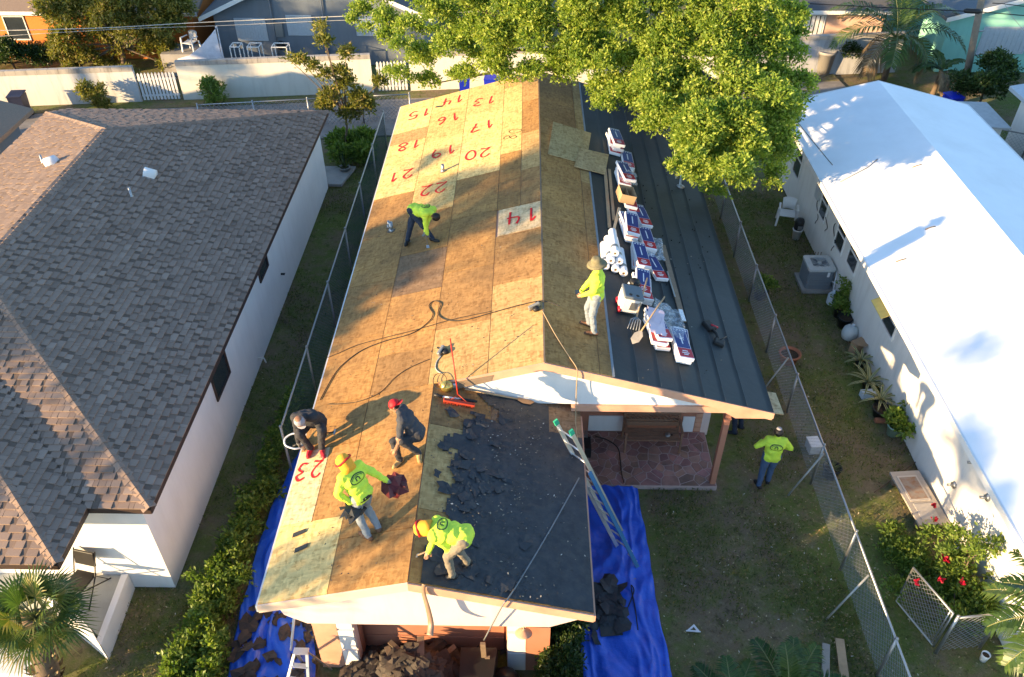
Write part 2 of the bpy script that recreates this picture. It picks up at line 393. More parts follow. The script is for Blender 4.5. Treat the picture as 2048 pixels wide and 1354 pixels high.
# roof felt: long rolls lapping like fish scales on the right pitch
edges = [1.78, 2.28, 2.74, 3.2, 3.64, 4.07, 4.52, 5.09]
for i in range(len(edges) - 1):
    a, b = edges[i], edges[i + 1] + (.014 if i < len(edges) - 2 else .01); mbf = MB(); vs_ = []; fs = []; ny = 74; nx = 5
    for j in range(ny):
        y = YG - .01 + (YB - YG + .02) * j / (ny - 1)
        for k in range(nx):
            t = k / (nx - 1); x = a + (b - a) * t
            h = .004 + .0012 * t + .004 * noise.noise(Vector((x * 2.5, y * 1.1, i * 7)))
            if k == nx - 1: x += .008 * noise.noise(Vector((y * .8, i * 3, 1)))
            vs_.append((x, y, zR(x, h)))
    for j in range(ny - 1):
        for k in range(nx - 1): q = j * nx + k; fs.append((q, q + 1, q + 1 + nx, q + nx))
    nv = len(vs_)      # front and lower edge thickness
    low = [(vs_[j * nx + nx - 1][0], vs_[j * nx + nx - 1][1], vs_[j * nx + nx - 1][2] - .0018) for j in range(ny)]
    for j in range(ny - 1): fs.append((j * nx + nx - 1, (j + 1) * nx + nx - 1, nv + j + 1, nv + j))
    mbf.add(vs_ + low, fs, sm=True); mbf.build('felt_strip', FELT, ROOF, fix=False)
# pale chalk/lap line printed on each strip
LAP = mk('lap_line', (.085, .098, .10), .8, .3, 40)
for e in edges[1:-1]:
    for off in (.02,):
        mbl = MB(); x = e + off; seg = []
        for j in range(30):
            y = YG + .02 + (YB - YG - .05) * j / 29; seg.append((x + .01 * noise.noise(Vector((y * .6, e, 2))), y))
        vs_ = []; fs = []
        for (px, py) in seg: vs_ += [(px - .004, py, zR(px, .012)), (px + .004, py, zR(px, .012))]
        for j in range(29): fs.append((2 * j, 2 * j + 1, 2 * j + 3, 2 * j + 2))
        if off < .1 or e in (2.74, 3.64, 4.52): mbl.add(vs_, fs); mbl.build('lap_line', LAP, ROOF, fix=False)
# metal drip edge beside the felt and ridge board edges
mb = MB(); mb.bar((1.79, YG, zR(1.79, .012)), (1.79, YB, zR(1.79, .012)), .05, .006); mb.build('felt_edge', mk('grey_edge', (.20, .22, .24), .5), ROOF)
mb = MB(); mb.bar((RX, YG, RZ + .0), (RX, YB, RZ + .0), .035, .012); mb.build('ridge_edge', WOOD_OLD, ROOF)

# fascia boards on the gables and eaves
def fascia(p, q, h, y, t=.03, mat=SALMON_L, name='fascia'):
    m = MB(); m.prism([(p[0], y, p[1]), (q[0], y, q[1]), (q[0], y, q[1] - h), (p[0], y, p[1] - h)], (0, t, 0)); return m.build(name, mat, H)
fascia((FX + .1, zL(FX + .1, -.004)), (RX, RZ - .004), .19, YG - .035); fascia((RX, RZ - .004), (RX + HW, EZ - .004), .19, YG - .035)
fascia((RX - HW, EZ - .004), (FX, FZ - .004), .19, YF - .035, mat=mk('pale_fascia', (.72, .52, .38), .6, .08, 4)); fascia((FX, FZ - .004), (FEX, zF(FEX, -.004)), .19, YF - .035)
for x, zf, y0, y1 in ((RX - HW - .015, zL, YF - .035, YB), (RX + HW + .012, zR, YG - .035, YB), (FEX + .012, zF, YF - .035, YG - .04)):
    m = MB(); z = zf(min(max(x, RX - HW), RX + HW)) - .012; m.bb((x - .014, y0, z - .15), (x + .014, y1, z)); m.build('eave_board', SALMON_L if x > -3 else WHITE, H)
# thin dark wood-coloured strip over the fascia above the wing
m = MB(); m.prism([(-1.62, YG - .04, zL(-1.62, -.03)), (-.55, YG - .04, zL(-.55, -.05)), (-.6, YG - .04, zL(-.6, -.2)), (-1.5, YG - .04, zL(-1.5, -.24))], (0, .003, 0)); m.build('dark_fascia_strip', WOOD_OLD, H)
# gable panels
def gable(pts, y, mat, t=.06): m = MB(); m.prism([(a, y, b) for a, b in pts], (0, t, 0)); return m.build('gable_panel', mat, H)
gz = 2.86
gable([(-1.7, zL(-1.7, -.15)), (RX, RZ - .15), (4.0, zR(4.0, -.15)), (4.0, gz), (1.0, gz), (-.4, gz)], YG + .06, STUC_L)
gable([(3.95, gz - .03), (3.95, zR(3.95, -.15)), (5.06, zR(5.06, -.14)), (4.98, 2.56), (4.35, 2.56)], YG + .002, SALMON_L, .1)
gable([(-4.0, zL(-4.0, -.14)), (FX, FZ - .15), (1.0, zF(1.0, -.14)), (.95, 2.28), (.5, 2.05), (-3.55, 2.05), (-3.9, 2.3)], YF + .1, STUC_P)
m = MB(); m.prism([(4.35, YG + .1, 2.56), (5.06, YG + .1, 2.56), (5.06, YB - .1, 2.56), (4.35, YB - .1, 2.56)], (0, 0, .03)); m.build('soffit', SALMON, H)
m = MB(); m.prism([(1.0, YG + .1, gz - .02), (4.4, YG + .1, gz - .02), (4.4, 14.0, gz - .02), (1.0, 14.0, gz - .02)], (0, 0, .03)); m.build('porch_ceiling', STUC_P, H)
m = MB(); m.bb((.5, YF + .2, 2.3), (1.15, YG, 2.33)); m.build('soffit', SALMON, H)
m = MB(); m.bb((-4.2, YF + .2, 2.5), (-3.6, YB - .1, 2.53)); m.build('soffit', WHITE, H)
m = MB(); m.bb((1.0, YG + .01, gz - .16), (4.4, YG + .12, gz - .002)); m.build('porch_beam', SALMON_L, H)
# walls
def wall(lo, hi, mat=STUC_P): m = MB(); m.bb(lo, hi); return m.build('wall', mat, H)
wall((-3.68, 8.1, 0), (-3.5, 26.2, 2.7)); wall((4.3, 14.0, 0), (4.48, 26.2, 2.7)); gable([(-3.68, 0), (4.48, 0), (4.48, zR(4.48, -.16)), (RX, RZ - .16), (-3.68, zL(-3.68, -.16))], 26.05, STUC_P, .15)
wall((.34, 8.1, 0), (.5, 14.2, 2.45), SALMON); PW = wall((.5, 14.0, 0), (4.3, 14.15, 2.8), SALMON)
wall((-3.62, 7.9, 0), (-2.92, 8.1, 2.1)); wall((-.22, 7.9, 0), (.5, 8.1, 2.1)); wall((-2.92, 7.92, 1.93), (-.22, 8.1, 2.1))
for x0 in (-2.95, -.24):
    m = MB(); m.bb((x0, 8.1, 0), (x0 + .05, 8.3, 1.93)); m.build('door_jamb', SALMON, H)
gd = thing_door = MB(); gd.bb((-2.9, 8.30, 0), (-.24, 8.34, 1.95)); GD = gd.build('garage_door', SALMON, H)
for k in range(4):
    m = MB(); m.bb((-2.86, 8.275, .03 + k * .48), (-.28, 8.298, .48 + k * .48)); m.build('door_panel', SALMON, GD, bevel=.008)
# lap siding and pale panels at the front corners
for k in range(13):
    m = MB(); z = .05 + k * .155; m.prism([(-3.64, 7.875, z), (-3.64, 7.895, z), (-3.64, 7.895, z + .15), (-3.64, 7.888, z + .15)], (.42, 0, 0)); m.build('siding_board', SALMON_L, H)
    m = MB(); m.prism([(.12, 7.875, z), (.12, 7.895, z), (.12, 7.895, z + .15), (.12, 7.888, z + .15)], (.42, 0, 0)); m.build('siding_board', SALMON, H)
for x0, x1 in ((-3.21, -2.94), (-.21, .11)):
    for z0, z1 in ((.04, .62), (.68, 1.28), (1.36, 2.0)):
        m = MB(); m.bb((x0, 7.878, z0), (x1, 7.898, z1)); m.build('panel', STUC_L, H)
# porch back wall: pale lower panels, window sill, window
for x0, x1 in ((1.6, 2.42), (3.84, 4.12)):
    m = MB(); m.bb((x0, 13.975, .12), (x1, 13.998, .62)); m.build('panel', STUC_L, H)
for k in range(4):
    m = MB(); m.bb((4.14, 13.98, .14 + .15 * k), (4.29, 13.998, .27 + .15 * k)); m.build('siding_board', SALMON_L, H)
m = MB(); m.bb((2.42, 13.9, .84), (3.86, 13.998, .92)); WS = m.build('window_sill', STUC_P, H)
m = MB(); m.bb((2.5, 13.985, .93), (3.78, 13.997, 2.0)); m.build('window', GLASS, H)
m = MB(); m.bb((1.6, 13.98, .82), (2.1, 13.998, .92)); m.build('window_sill', STUC_P, H)
# porch post with the lit cap
m = MB(); m.bb((4.27, 12.36, .1), (4.39, 12.48, 2.62)); m.bb((4.255, 12.345, 2.16), (4.405, 12.495, 2.2)); m.build('porch_post', SALMON, H)
# wall lamp at the garage corner (dish shade on a bracket)
m = MB(); lm = Matrix.Translation((.07, 7.72, 1.56)) @ Matrix.Rotation(rad(-18), 4, 'X')
m.lathe([(.03, .09), (.05, .08), (.13, .02), (.15, 0), (.14, 0), (.12, .012), (.04, .05)], 20, lm, cap=False); m.tube([(.07, 7.9, 1.78), (.07, 7.78, 1.80), (.07, 7.72, 1.74), (.07, 7.72, 1.62)], .014)
m.lathe([(.05, -.01), (.05, .012)], 12, Matrix.Translation((.07, 7.88, 1.78)) @ Matrix.Rotation(rad(90), 4, 'X')); m.build('wall_lamp', SALMON_L, H)
# porch slab with flagstones
mb = MB(); mb.bb((1.02, 12.3, -.05), (4.42, 14.0, .085)); SLAB = mb.build('porch_slab', mk('mortar', (.46, .33, .29), .9, .2, 9, bump=.3), H)
STONE = mk('flagstone', (.33, .175, .145), .75, .3, 7, bump=.25, bscale=35, tint=True, dirt=(.10, .07, .055), damt=.6)
def voro_cells(x0, x1, y0, y1, pts, gap):
    out_ = []
    for i, p in enumerate(pts):
        poly = [(x0, y0), (x1, y0), (x1, y1), (x0, y1)]
        for j, q in enumerate(pts):
            if i == j or not poly: continue
            mx, my = (p[0] + q[0]) / 2, (p[1] + q[1]) / 2; dx, dy = q[0] - p[0], q[1] - p[1]; l = math.hypot(dx, dy)
            if l > 1.6: continue
            f = lambda a: ((a[0] - mx) * dx + (a[1] - my) * dy) / l + gap
            np_ = []
            for k in range(len(poly)):
                a, b = poly[k], poly[(k + 1) % len(poly)]; fa, fb = f(a), f(b)
                if fa <= 0: np_.append(a)
                if fa * fb < 0: t = fa / (fa - fb); np_.append((a[0] + (b[0] - a[0]) * t, a[1] + (b[1] - a[1]) * t))
            poly = np_
        if len(poly) > 2: out_.append(poly)
    return out_
pts = []
while len(pts) < 125:
    p = (random.uniform(1.05, 4.4), random.uniform(12.33, 13.98))
    if all(math.hypot(p[0] - q[0], p[1] - q[1]) > .125 for q in pts): pts.append(p)
for poly in voro_cells(1.04, 4.40, 12.32, 13.97, pts, .012):
    m = MB(); h = random.uniform(.09, .097); m.prism([(a, b, .07) for a, b in poly], (0, 0, h - .07)); o = m.build('flagstone', STONE, SLAB)
    k = random.uniform(.7, 1.3); o.color = (k, k * random.uniform(.9, 1.1), k * random.uniform(.9, 1.1), 1)
# vent pipes on the left pitch
def vent_pipe(u, v, h, label, r=.045):
    p = L(u, v); t = thing('vent_pipe', label, 'pipe', p, 'vent pipes on the plywood roof')
    m = MB(); m.lathe([(r, -.05), (r, h), (r * .75, h), (r * .75, h - .05)], 12, Matrix.Translation(p)); m.build('pipe', GALV, t)
    m = MB(); m.lathe([(r * 2.2, .012), (r * 1.15, .05), (r * 1.05, .08)], 12, slopeM(p, 'L')); m.build('flashing', GALV, t)
vent_pipe(886, 343, .22, 'short metal vent pipe among the red numbers on bare plywood')
vent_pipe(783, 462, .26, 'pair-capped vent pipe left of the bent-over roofer', .05)
vent_pipe(778, 455, .2, 'thinner vent pipe right behind the one by the bent-over roofer', .035)

# ---------------------------------------------------------------- spray-painted numbers (written from the far side, so upside down here)
DIG = {'0': [[(.5, 1), (.15, .8), (.05, .4), (.25, .05), (.6, 0), (.9, .3), (.85, .75), (.5, 1)]],
       '1': [[(.2, .72), (.5, 1), (.52, .5), (.5, 0)]],
       '2': [[(.1, .75), (.3, .98), (.65, .98), (.85, .72), (.6, .4), (.1, .03), (.5, .06), (.95, .02)]],
       '3': [[(.1, .92), (.5, 1), (.85, .8), (.4, .55), (.85, .35), (.6, .02), (.1, .08)]],
       '4': [[(.25, 1), (.12, .5), (.9, .45)], [(.72, .95), (.68, 0)]],
       '5': [[(.9, 1), (.25, .97), (.18, .58), (.6, .62), (.88, .35), (.6, .03), (.1, .06)]],
       '6': [[(.75, 1), (.3, .7), (.12, .3), (.4, .02), (.8, .2), (.6, .48), (.2, .35)]],
       '7': [[(.1, .95), (.9, .98), (.5, .4), (.35, 0)], [(.25, .5), (.75, .5)]],
       '8': [[(.5, .52), (.15, .78), (.5, 1), (.82, .78), (.5, .52), (.1, .25), (.5, 0), (.9, .25), (.5, .52)]],
       '9': [[(.85, .7), (.45, .5), (.15, .75), (.5, 1), (.85, .75), (.75, .3), (.55, 0)]]}
def smooth_path(p, k=6):
    out_ = []
    for i in range(len(p) - 1):
        p0, p1, p2, p3 = p[max(i - 1, 0)], p[i], p[i + 1], p[min(i + 2, len(p) - 1)]
        for j in range(k):
            t = j / k; a = [.5 * ((2 * p1[d]) + (-p0[d] + p2[d]) * t + (2 * p0[d] - 5 * p1[d] + 4 * p2[d] - p3[d]) * t * t + (-p0[d] + 3 * p1[d] - 3 * p2[d] + p3[d]) * t ** 3) for d in range(len(p1))]
            out_.append(tuple(a))
    out_.append(tuple(p[-1])); return out_
def ribbon(name, strokes, M, wd, mat, parent, col):
    """strokes: 2D paths in metres laid in the local xy plane of M"""
    V = []; Fc = []; U = []
    for si, st in enumerate(strokes):
        st = smooth_path(st); o = len(V); L_ = 0
        for i, p in enumerate(st):
            a, b = st[max(i - 1, 0)], st[min(i + 1, len(st) - 1)]; dx, dy = b[0] - a[0], b[1] - a[1]; l = math.hypot(dx, dy) or 1
            w_ = wd * (.8 + .4 * noise.noise(Vector((p[0] * 6, p[1] * 6, si)))); nx, ny = -dy / l * w_, dx / l * w_
            z = .0015 * si
            V += [tuple(M @ Vector((p[0] + nx, p[1] + ny, z))), tuple(M @ Vector((p[0] - nx, p[1] - ny, z)))]
        for i in range(len(st) - 1): Fc.append((o + 2 * i, o + 2 * i + 1, o + 2 * i + 3, o + 2 * i + 2)); U.append(i)
    me = bpy.data.meshes.new(name); me.from_pydata(V, [], Fc); me.materials.append(mat); uvl = me.uv_layers.new(name='UVMap')
    for p in me.polygons:
        for k, li in enumerate(p.loop_indices): uvl.data[li].uv = ((0, 1, 1, 0)[k], .5)
    o = put(name, me, parent); o.color = col; return o
def number(txt, u, v, hgt, col=(.62, .015, .025, 1), rot=0.0, wd=.026, width=.62):
    p = L(u, v, .013); M = slopeM(p, 'L', math.pi + rot); st = []; adv = hgt * width + .10
    for i, ch in enumerate(txt):
        for s in DIG[ch]: st.append([((a - .5) * hgt * width + (i - (len(txt) - 1) / 2) * adv + random.uniform(-.01, .01), (b - .5) * hgt + random.uniform(-.015, .015)) for a, b in s])
    ribbon('painted_number', st, M, wd, SPRAY, ROOF, col)
def c2(x, y): return 680 + x / 2.926, y / 2.926
for t_, q in (('14', (660, 585)), ('13', (845, 590)), ('15', (465, 665)), ('16', (632, 695)), ('17', (830, 735)), ('18', (405, 850)), ('19', (605, 885)), ('20', (805, 900)), ('21', (355, 1025)), ('22', (545, 1105))):
    number(t_, *c2(*q), .54, rot=random.uniform(-.12, .12), wd=.042)
number('08', *c2(1010, 785), .42, col=(.12, .07, .03, 1), wd=.018, rot=1.1)
number('14', 1044, 432, .6, col=(.66, .01, .02, 1), wd=.045); number('23', 618, 940, .42, col=(.62, .012, .02, 1), wd=.034, width=.5)
# ================================================================ shingled house on the left
LS = .33; LE = -6.65; LR = -11.65; LW = -15.6; LZ = 2.75; LRZ = 4.4; LN = 9.35; LB = 26.2
LH = thing('shingled_house', 'white walled house under a dark hipped shingle roof beside green vines', 'house', (-11, 17, 0))
SH_N = [0]; SH_FAR = MB(); SH_NEAR = []
UNIT = []
for k in range(5):
    m = MB(); m.add([(0, 0, 0), (1, 0, 0), (1, 1, 0), (0, 1, 0), (0.02, 0.03, 1), (.98, 0.03, 1), (1, 1, .12), (0, 1, .12)],
                    [(4, 5, 6, 7), (0, 1, 5, 4), (1, 2, 6, 5), (3, 0, 4, 7)], a=(.12, .32, .5, .72, .95)[k]); UNIT.append(m.mesh('shingle', SHING))
LROOF = MB(); CAPS = []
def shingle_face(o, ud, vd, poly, ex=.138):
    """o origin, ud along the eave, vd up the pitch, poly convex in (u, v)"""
    o, ud, vd = Vector(o), Vector(ud).normalized(), Vector(vd).normalized(); nn = ud.cross(vd).normalized()
    if nn.z < 0: nn = -nn
    LROOF.add([o + ud * a + vd * b - nn * .004 for a, b in poly], [tuple(range(len(poly)))], a=.18)
    LROOF.add([o + ud * a + vd * b - nn * .12 for a, b in poly], [tuple(range(len(poly)))], a=.05)
    def span(v):
        xs_ = []
        for k in range(len(poly)):
            (a, b), (c, d) = poly[k], poly[(k + 1) % len(poly)]
            if (b - v) * (d - v) <= 0 and abs(b - d) > 1e-9: xs_.append(a + (c - a) * (v - b) / (d - b))
        return (min(xs_), max(xs_)) if len(xs_) > 1 else None
    vmax = max(b for a, b in poly); row = 0; v = -.02
    while v < vmax - .04:
        s = span(min(max(v + ex * .5, .001), vmax - .001))
        if s:
            u = s[0] - random.uniform(0, .2); up = True
            while u < s[1]:
                up = not up; wd = random.uniform(.13, .27) if up else random.uniform(.05, .13); a, b = max(u, s[0]), min(u + wd, s[1])
                if b - a > .03:
                    lam = up or random.random() < .25      # laminated tab stands proud, otherwise the backing course shows
                    h = random.uniform(.024, .032) if lam else .006
                    tone = min(4, max(0, int(random.gauss(2.5 if lam else .35, .6) + .5)))
                    base = o + ud * a + vd * v + nn * .001
                    SH_NEAR.append((base, ud, vd, nn, b - a - .004, ex + .02, h, tone))
                u += wd
        v += ex; row += 1
cs, sn = 1 / math.sqrt(1 + LS * LS), LS / math.sqrt(1 + LS * LS)
D5 = 5.0 / cs; yq = LB - 5.0
shingle_face((LE, LN, LZ), (0, 1, 0), (-cs, 0, sn), [(0, 0), (LB - LN, 0), (LB - 5.0 - LN, D5), (5.0, D5)])                     # east pitch
shingle_face((LE, LN, LZ), (-1, 0, 0), (0, cs, sn), [(0, 0), (1.15, 0), (4.5, 3.35 / cs), (5.0, D5)])                              # front hip
shingle_face((LR, LN, LRZ), (0, 1, 0), (cs, 0, sn), [(5.0, 0), (LB - 5 - LN, 0), (LB - 1.05 - LN, -(LR - LW) / cs), (3, -(LR - LW) / cs)]) if False else None
dW = (LR - LW) / cs
shingle_face((LW, LN, LRZ - LS * (LR - LW)), (0, 1, 0), (cs, 0, sn), [(0, 0), (LB - 1.05 - LN, 0), (LB - 5 - LN, dW), (5.0, dW)])   # west pitch
shingle_face((LE, LB, LZ), (-1, 0, 0), (0, -cs, sn), [(0, 0), (LE - LW, 0), (LE - LW, 1.05 / cs), (5.0, D5)])                     # back hip
PE, PF = -7.8, 8.15
shingle_face((PE, PF, LZ), (0, 1, 0), (-cs, 0, sn), [(0, 0), (LN - PF, 0), (LN - PF + 2.6, 2.6 / cs), (2.6, 2.6 / cs)])            # porch, right pitch
shingle_face((PE, PF, LZ), (-1, 0, 0), (0, cs, sn), [(0, 0), (3.5, 0), (2.6, 2.6 / cs)])                                          # porch, front pitch
LRO = LROOF.build('roof', SHING, LH, fix=False)
# nearest shingles one by one, the rest in one piece
SH_NEAR.sort(key=lambda t: (t[0] - Vector((-4, 6, 6))).length)
vis = []
def seen(p):
    d = p - Vector((0, 0, CAM_H)); w_ = d.dot(FV); u = CX + FPX * d.dot(RV) / w_; v = CY - FPX * d.dot(UV_) / w_
    return 0 < u < 2048 and 0 < v < 1354
k = 0; FARV = MB()
for t in SH_NEAR:
    base, ud, vd, nn, wd, ln, h, tone = t
    Mx = Matrix((ud * wd, vd * ln, nn * h)).transposed().to_4x4(); Mx.translation = base
    if k < 300 and seen(base + vd * .07):
        o = bpy.data.objects.new('shingle', UNIT[tone]); COL.objects.link(o); o.parent = LRO; o.matrix_basis = Mx; k += 1
    else:
        FARV.add([(0, 0, 0), (1, 0, 0), (1, 1, 0), (0, 1, 0), (0.02, 0.03, 1), (.98, 0.03, 1), (1, 1, .12), (0, 1, .12)],
                 [(4, 5, 6, 7), (0, 1, 5, 4), (1, 2, 6, 5), (3, 0, 4, 7)], a=(.12, .32, .5, .72, .95)[tone], M=Mx)
FARV.build('shingle_courses', SHING, LRO, fix=False, kind='stuff')
# hip and ridge caps
capm = []
for tone in (.4, .55, .7):
    m = MB(); m.add([(-.13, 0, -.045), (0, 0, .03), (.13, 0, -.045), (-.13, .22, -.06), (0, .22, .012), (.13, .22, -.06), (-.13, 0, -.06), (0, 0, .012), (.13, 0, -.06)],
                    [(0, 1, 4, 3), (1, 2, 5, 4), (0, 6, 7, 1), (1, 7, 8, 2)], a=tone); capm.append(m.mesh('cap_shingle', SHING))
def caps(p, q):
    p, q = Vector(p), Vector(q); d = (q - p); n_ = int(d.length / .17)
    for i in range(n_):
        o = bpy.data.objects.new('cap_shingle', random.choice(capm)); COL.objects.link(o); o.parent = LRO
        o.matrix_basis = frame(p + d * (i / n_) + Vector((0, 0, .02)), d.cross(Vector((0, 0, 1))), d.normalized().cross(Vector((0, 0, 1))).cross(d) )
caps((LE, LN, LZ), (LR, LN + 5, LRZ)); caps((LR, LN + 5, LRZ), (LR, yq, LRZ)); caps((LE, LB, LZ), (LR, yq, LRZ)); caps((LW, LB - 1.05, LRZ - LS * (LR - LW)), (LR, yq, LRZ)); caps((PE, PF, LZ), (PE - 2.6, PF + 2.6, LZ + LS * 2.6))
for p, q in (((LE, LN, 0), (LE, LB, 0)), ((LE, LN, 0), (PE, LN, 0)), ((PE, LN, 0), (PE, PF, 0)), ((PE, PF, 0), (-12, PF, 0)), ((LE, LB, 0), (LW, LB, 0))):
    m = MB(); m.bar((p[0], p[1], LZ - .075), (q[0], q[1], LZ - .075), .025, .13); m.build('eave_trim', BROWNTRIM, LH)
def lwall(lo, hi, mat=STUC_L): m = MB(); m.bb(lo, hi); return m.build('wall', mat, LH)
lwall((-7.14, 9.55, 0), (-6.97, 25.9, 2.66)); lwall((-12.0, 9.55, 0), (-7.14, 9.7, 2.66)); lwall((-15.3, 25.75, 0), (-7.14, 25.9, 2.66)); lwall((-15.3, 9.7, 0), (-15.15, 25.75, 2.9))
m = MB(); m.bb((-7.25, LN + .03, 2.62), (-6.68, LB - .05, 2.65)); m.build('soffit', WHITE, LH)
def window(parent, x, y0, y1, z0, z1, side=1, frame_mat=None, bars=1, glass=None):
    """window in a wall facing +x (side 1) or -x (side -1)"""
    m = MB(); m.bb((min(x, x + side * .012), y0, z0), (max(x, x + side * .012), y1, z1)); wn = m.build('window', glass or GLASS, parent)
    fm = frame_mat or WHITE; s = side
    for a, b, c, d in ((y0 - .05, y0, z0 - .05, z1 + .05), (y1, y1 + .05, z0 - .05, z1 + .05), (y0, y1, z1, z1 + .05), (y0, y1, z0 - .05, z0)):
        m = MB(); m.bb((min(x, x + s * .04), a, c), (max(x, x + s * .04), b, d)); m.build('frame', fm, wn)
    for k_ in range(bars):
        zz = z0 + (z1 - z0) * (k_ + 1) / (bars + 1); m = MB(); m.bb((min(x + s * .013, x + s * .034), y0, zz - .02), (max(x + s * .013, x + s * .034), y1, zz + .02)); m.build('bar', fm, wn)
    return wn
q = PX(437, 735, -6.97); window(LH, -6.97, q.y - .5, q.y + .42, 1.45, 2.25, 1, BROWNTRIM, 0)
q = PX(520, 505, -6.97); window(LH, -6.97, q.y - .45, q.y + .3, 1.8, 2.3, 1, BROWNTRIM, 0)
m = MB(); q = PX(517, 716, -6.97); m.tube([q, q + Vector((.14, 0, 0)), q + Vector((.17, 0, -.16))], .022); m.build('drain_spout', WHITE, LH)
m = MB(); q = PX(562, 548, -6.97); m.tube([q, q + Vector((.1, 0, 0))], .03); m.tube([q + Vector((.1, -.05, 0)), q + Vector((.1, .05, 0))], .012); m.build('tap', BLACK, LH)
# corner porch slab with diagonal parapet
m = MB(); m.prism([(-10.4, 9.54, .42), (-7.93, 9.54, .42), (-7.85, 8.2, .42), (-8.9, 9.0, .42), (-10.4, 9.0, .42)], (0, 0, -.45)); m.build('porch_slab', mk('porch_paint', (.40, .41, .38), .7, .12, 3, dirt=(.2, .19, .17)), LH)
m = MB(); m.prism([(-7.93, 9.54, .46), (-7.80, 9.54, .46), (-7.72, 8.0, .46), (-7.85, 8.12, .46)], (0, 0, -.5)); m.build('parapet', STUC_L, LH)
m = MB(); m.prism([(-7.72, 7.98, .74), (-7.86, 8.14, .74), (-9.1, 9.1, .74), (-9.1, 8.88, .74)], (0, 0, -.78)); m.build('parapet', STUC_L, LH)
m = MB(); m.bb((-9.9, 7.45, -.05), (-8.78, 7.95, .42)); m.build('porch_step', STUC_L, LH)
m = MB(); m.prism([(-7.45, 25.95, .02), (-6.5, 25.95, .02), (-6.2, 27.3, .02), (-7.5, 27.3, .02)], (0, 0, .1)); m.build('back_step', CONC, LH)
# roof ventilators
def roof_cap(p, side, label, name='roof_ventilator'):
    M = frame(p, (0, 1, 0), (sn * side, 0, cs)); t = thing(name, label, 'ventilator', group='ventilators on the shingle roof', M=M, local=True)
    m = MB(); m.box((0, 0, .012), (.34, .3, .015)); m.build('flange', GALV, t)
    m = MB(); vs_ = []; fs = []
    for i in range(9):
        a = math.pi * i / 8
        for y in (-.15, .15): vs_.append((.13 * math.cos(a), y, .03 + .19 * math.sin(a)))
    for i in range(8): fs.append((2 * i, 2 * i + 1, 2 * i + 3, 2 * i + 2))
    fs.append(tuple(range(0, 18, 2))); m.add(vs_, fs, sm=True); m.build('hood', PLASTIC_W, t)
    return t
onE = lambda u, v: onp(u, v, (LS, 0, 1), LZ + LS * LE); onW = lambda u, v: onp(u, v, (-LS, 0, 1), LRZ - LS * LR)
roof_cap(onE(300, 352), 1, 'white dome ventilator on the shaded shingle pitch')
roof_cap(onW(106, 328), -1, 'white hooded ventilator on the sunlit shingle pitch')
for f, uv_, lab, sg in ((onE, (263, 392), 'twin grey pipe stubs below the dome ventilator on the shaded shingle pitch', 1), (onW, (86, 326), 'dark pipe stub beside the hooded ventilator on the sunlit shingle pitch', -1)):
    p = f(*uv_); m = MB()
    m.lathe([(.06, -.03), (.05, .01), (.03, .03), (.03, .24), (.022, .24)], 10, Matrix.Translation(p))
    tag(m.build('pipe_stub', GALV, None), lab, 'pipe')

# ================================================================ white house on the right
WX, WRX, WEX, WE, WRZ, WY0, WY1 = 8.68, 11.92, 15.2, 2.7, 3.52, 7.9, 27.2
WH = thing('white_roof_house', 'long cream house with bright white coated roof and air conditioner beside it', 'house', (12, 17, 0))
ws = (WRZ - WE) / (WRX - WX)
def coated(x0, z0, x1, z1):
    m = MB(); vs_ = []; fs = []; nx, ny = 8, 60
    for j in range(ny):
        y = WY0 + (WY1 - WY0) * j / (ny - 1)
        for i in range(nx):
            t = i / (nx - 1); x = x0 + (x1 - x0) * t; z = z0 + (z1 - z0) * t
            h = .012 * noise.noise(Vector((x * 1.3, y * 1.3, 3))) if 0 < i < nx - 1 else 0
            vs_.append((x, y, z + h))
    for j in range(ny - 1):
        for i in range(nx - 1): a = j * nx + i; fs.append((a, a + 1, a + 1 + nx, a + nx))
    b = len(vs_); vs_ += [(x0, WY0, z0 - .12), (x1, WY0, z1 - .12), (x1, WY1, z1 - .12), (x0, WY1, z0 - .12)]
    fs.append((b, b + 1, b + 2, b + 3)); m.add(vs_, fs, sm=True); return m.build('roof_pitch', WHITEROOF, WH)
coated(WX, WE, WRX, WRZ); coated(WEX, WE, WRX, WRZ)
for x in (WX, WEX):
    m = MB(); m.bb((x - .02, WY0, WE - .14), (x + .02, WY1, WE + .012)); m.build('eave_board', WHITE, WH)
for y in (WY0, WY1):
    for a, b in (((WX, WE), (WRX, WRZ)), ((WRX, WRZ), (WEX, WE))):
        m = MB(); m.prism([(a[0], y - .02, a[1] + .01), (b[0], y - .02, b[1] + .01), (b[0], y - .02, b[1] - .14), (a[0], y - .02, a[1] - .14)], (0, .04, 0)); m.build('rake_board', WHITE, WH)
for lo, hi in (((9.2, 8.2, 0), (9.34, 27.0, 2.6)), ((14.7, 8.2, 0), (14.85, 27.0, 2.66))):
    m = MB(); m.bb(lo, hi); m.build('wall', STUC_W, WH)
for y in (8.2, 26.9):
    m = MB(); m.prism([(9.3, y, 0), (14.7, y, 0), (14.7, y, WE - .1), (WRX, y, WRZ - .12), (9.3, y, WE - .1)], (0, .12, 0)); m.build('gable_wall', STUC_W, WH)
m = MB(); m.bb((8.7, WY0, WE - .13), (9.2, WY1, WE - .1)); m.build('soffit', WHITE, WH)
for yy, w2, z0, z1 in ((25.25, .36, 1.02, 2.15), (22.2, .3, 1.2, 2.2), (20.45, .33, 1.2, 2.15), (19.3, .35, 1.3, 2.2), (16.35, .38, 1.45, 2.2)):
    window(WH, 9.2, yy - w2, yy + w2, z0, z1, -1, WHITE, 1)
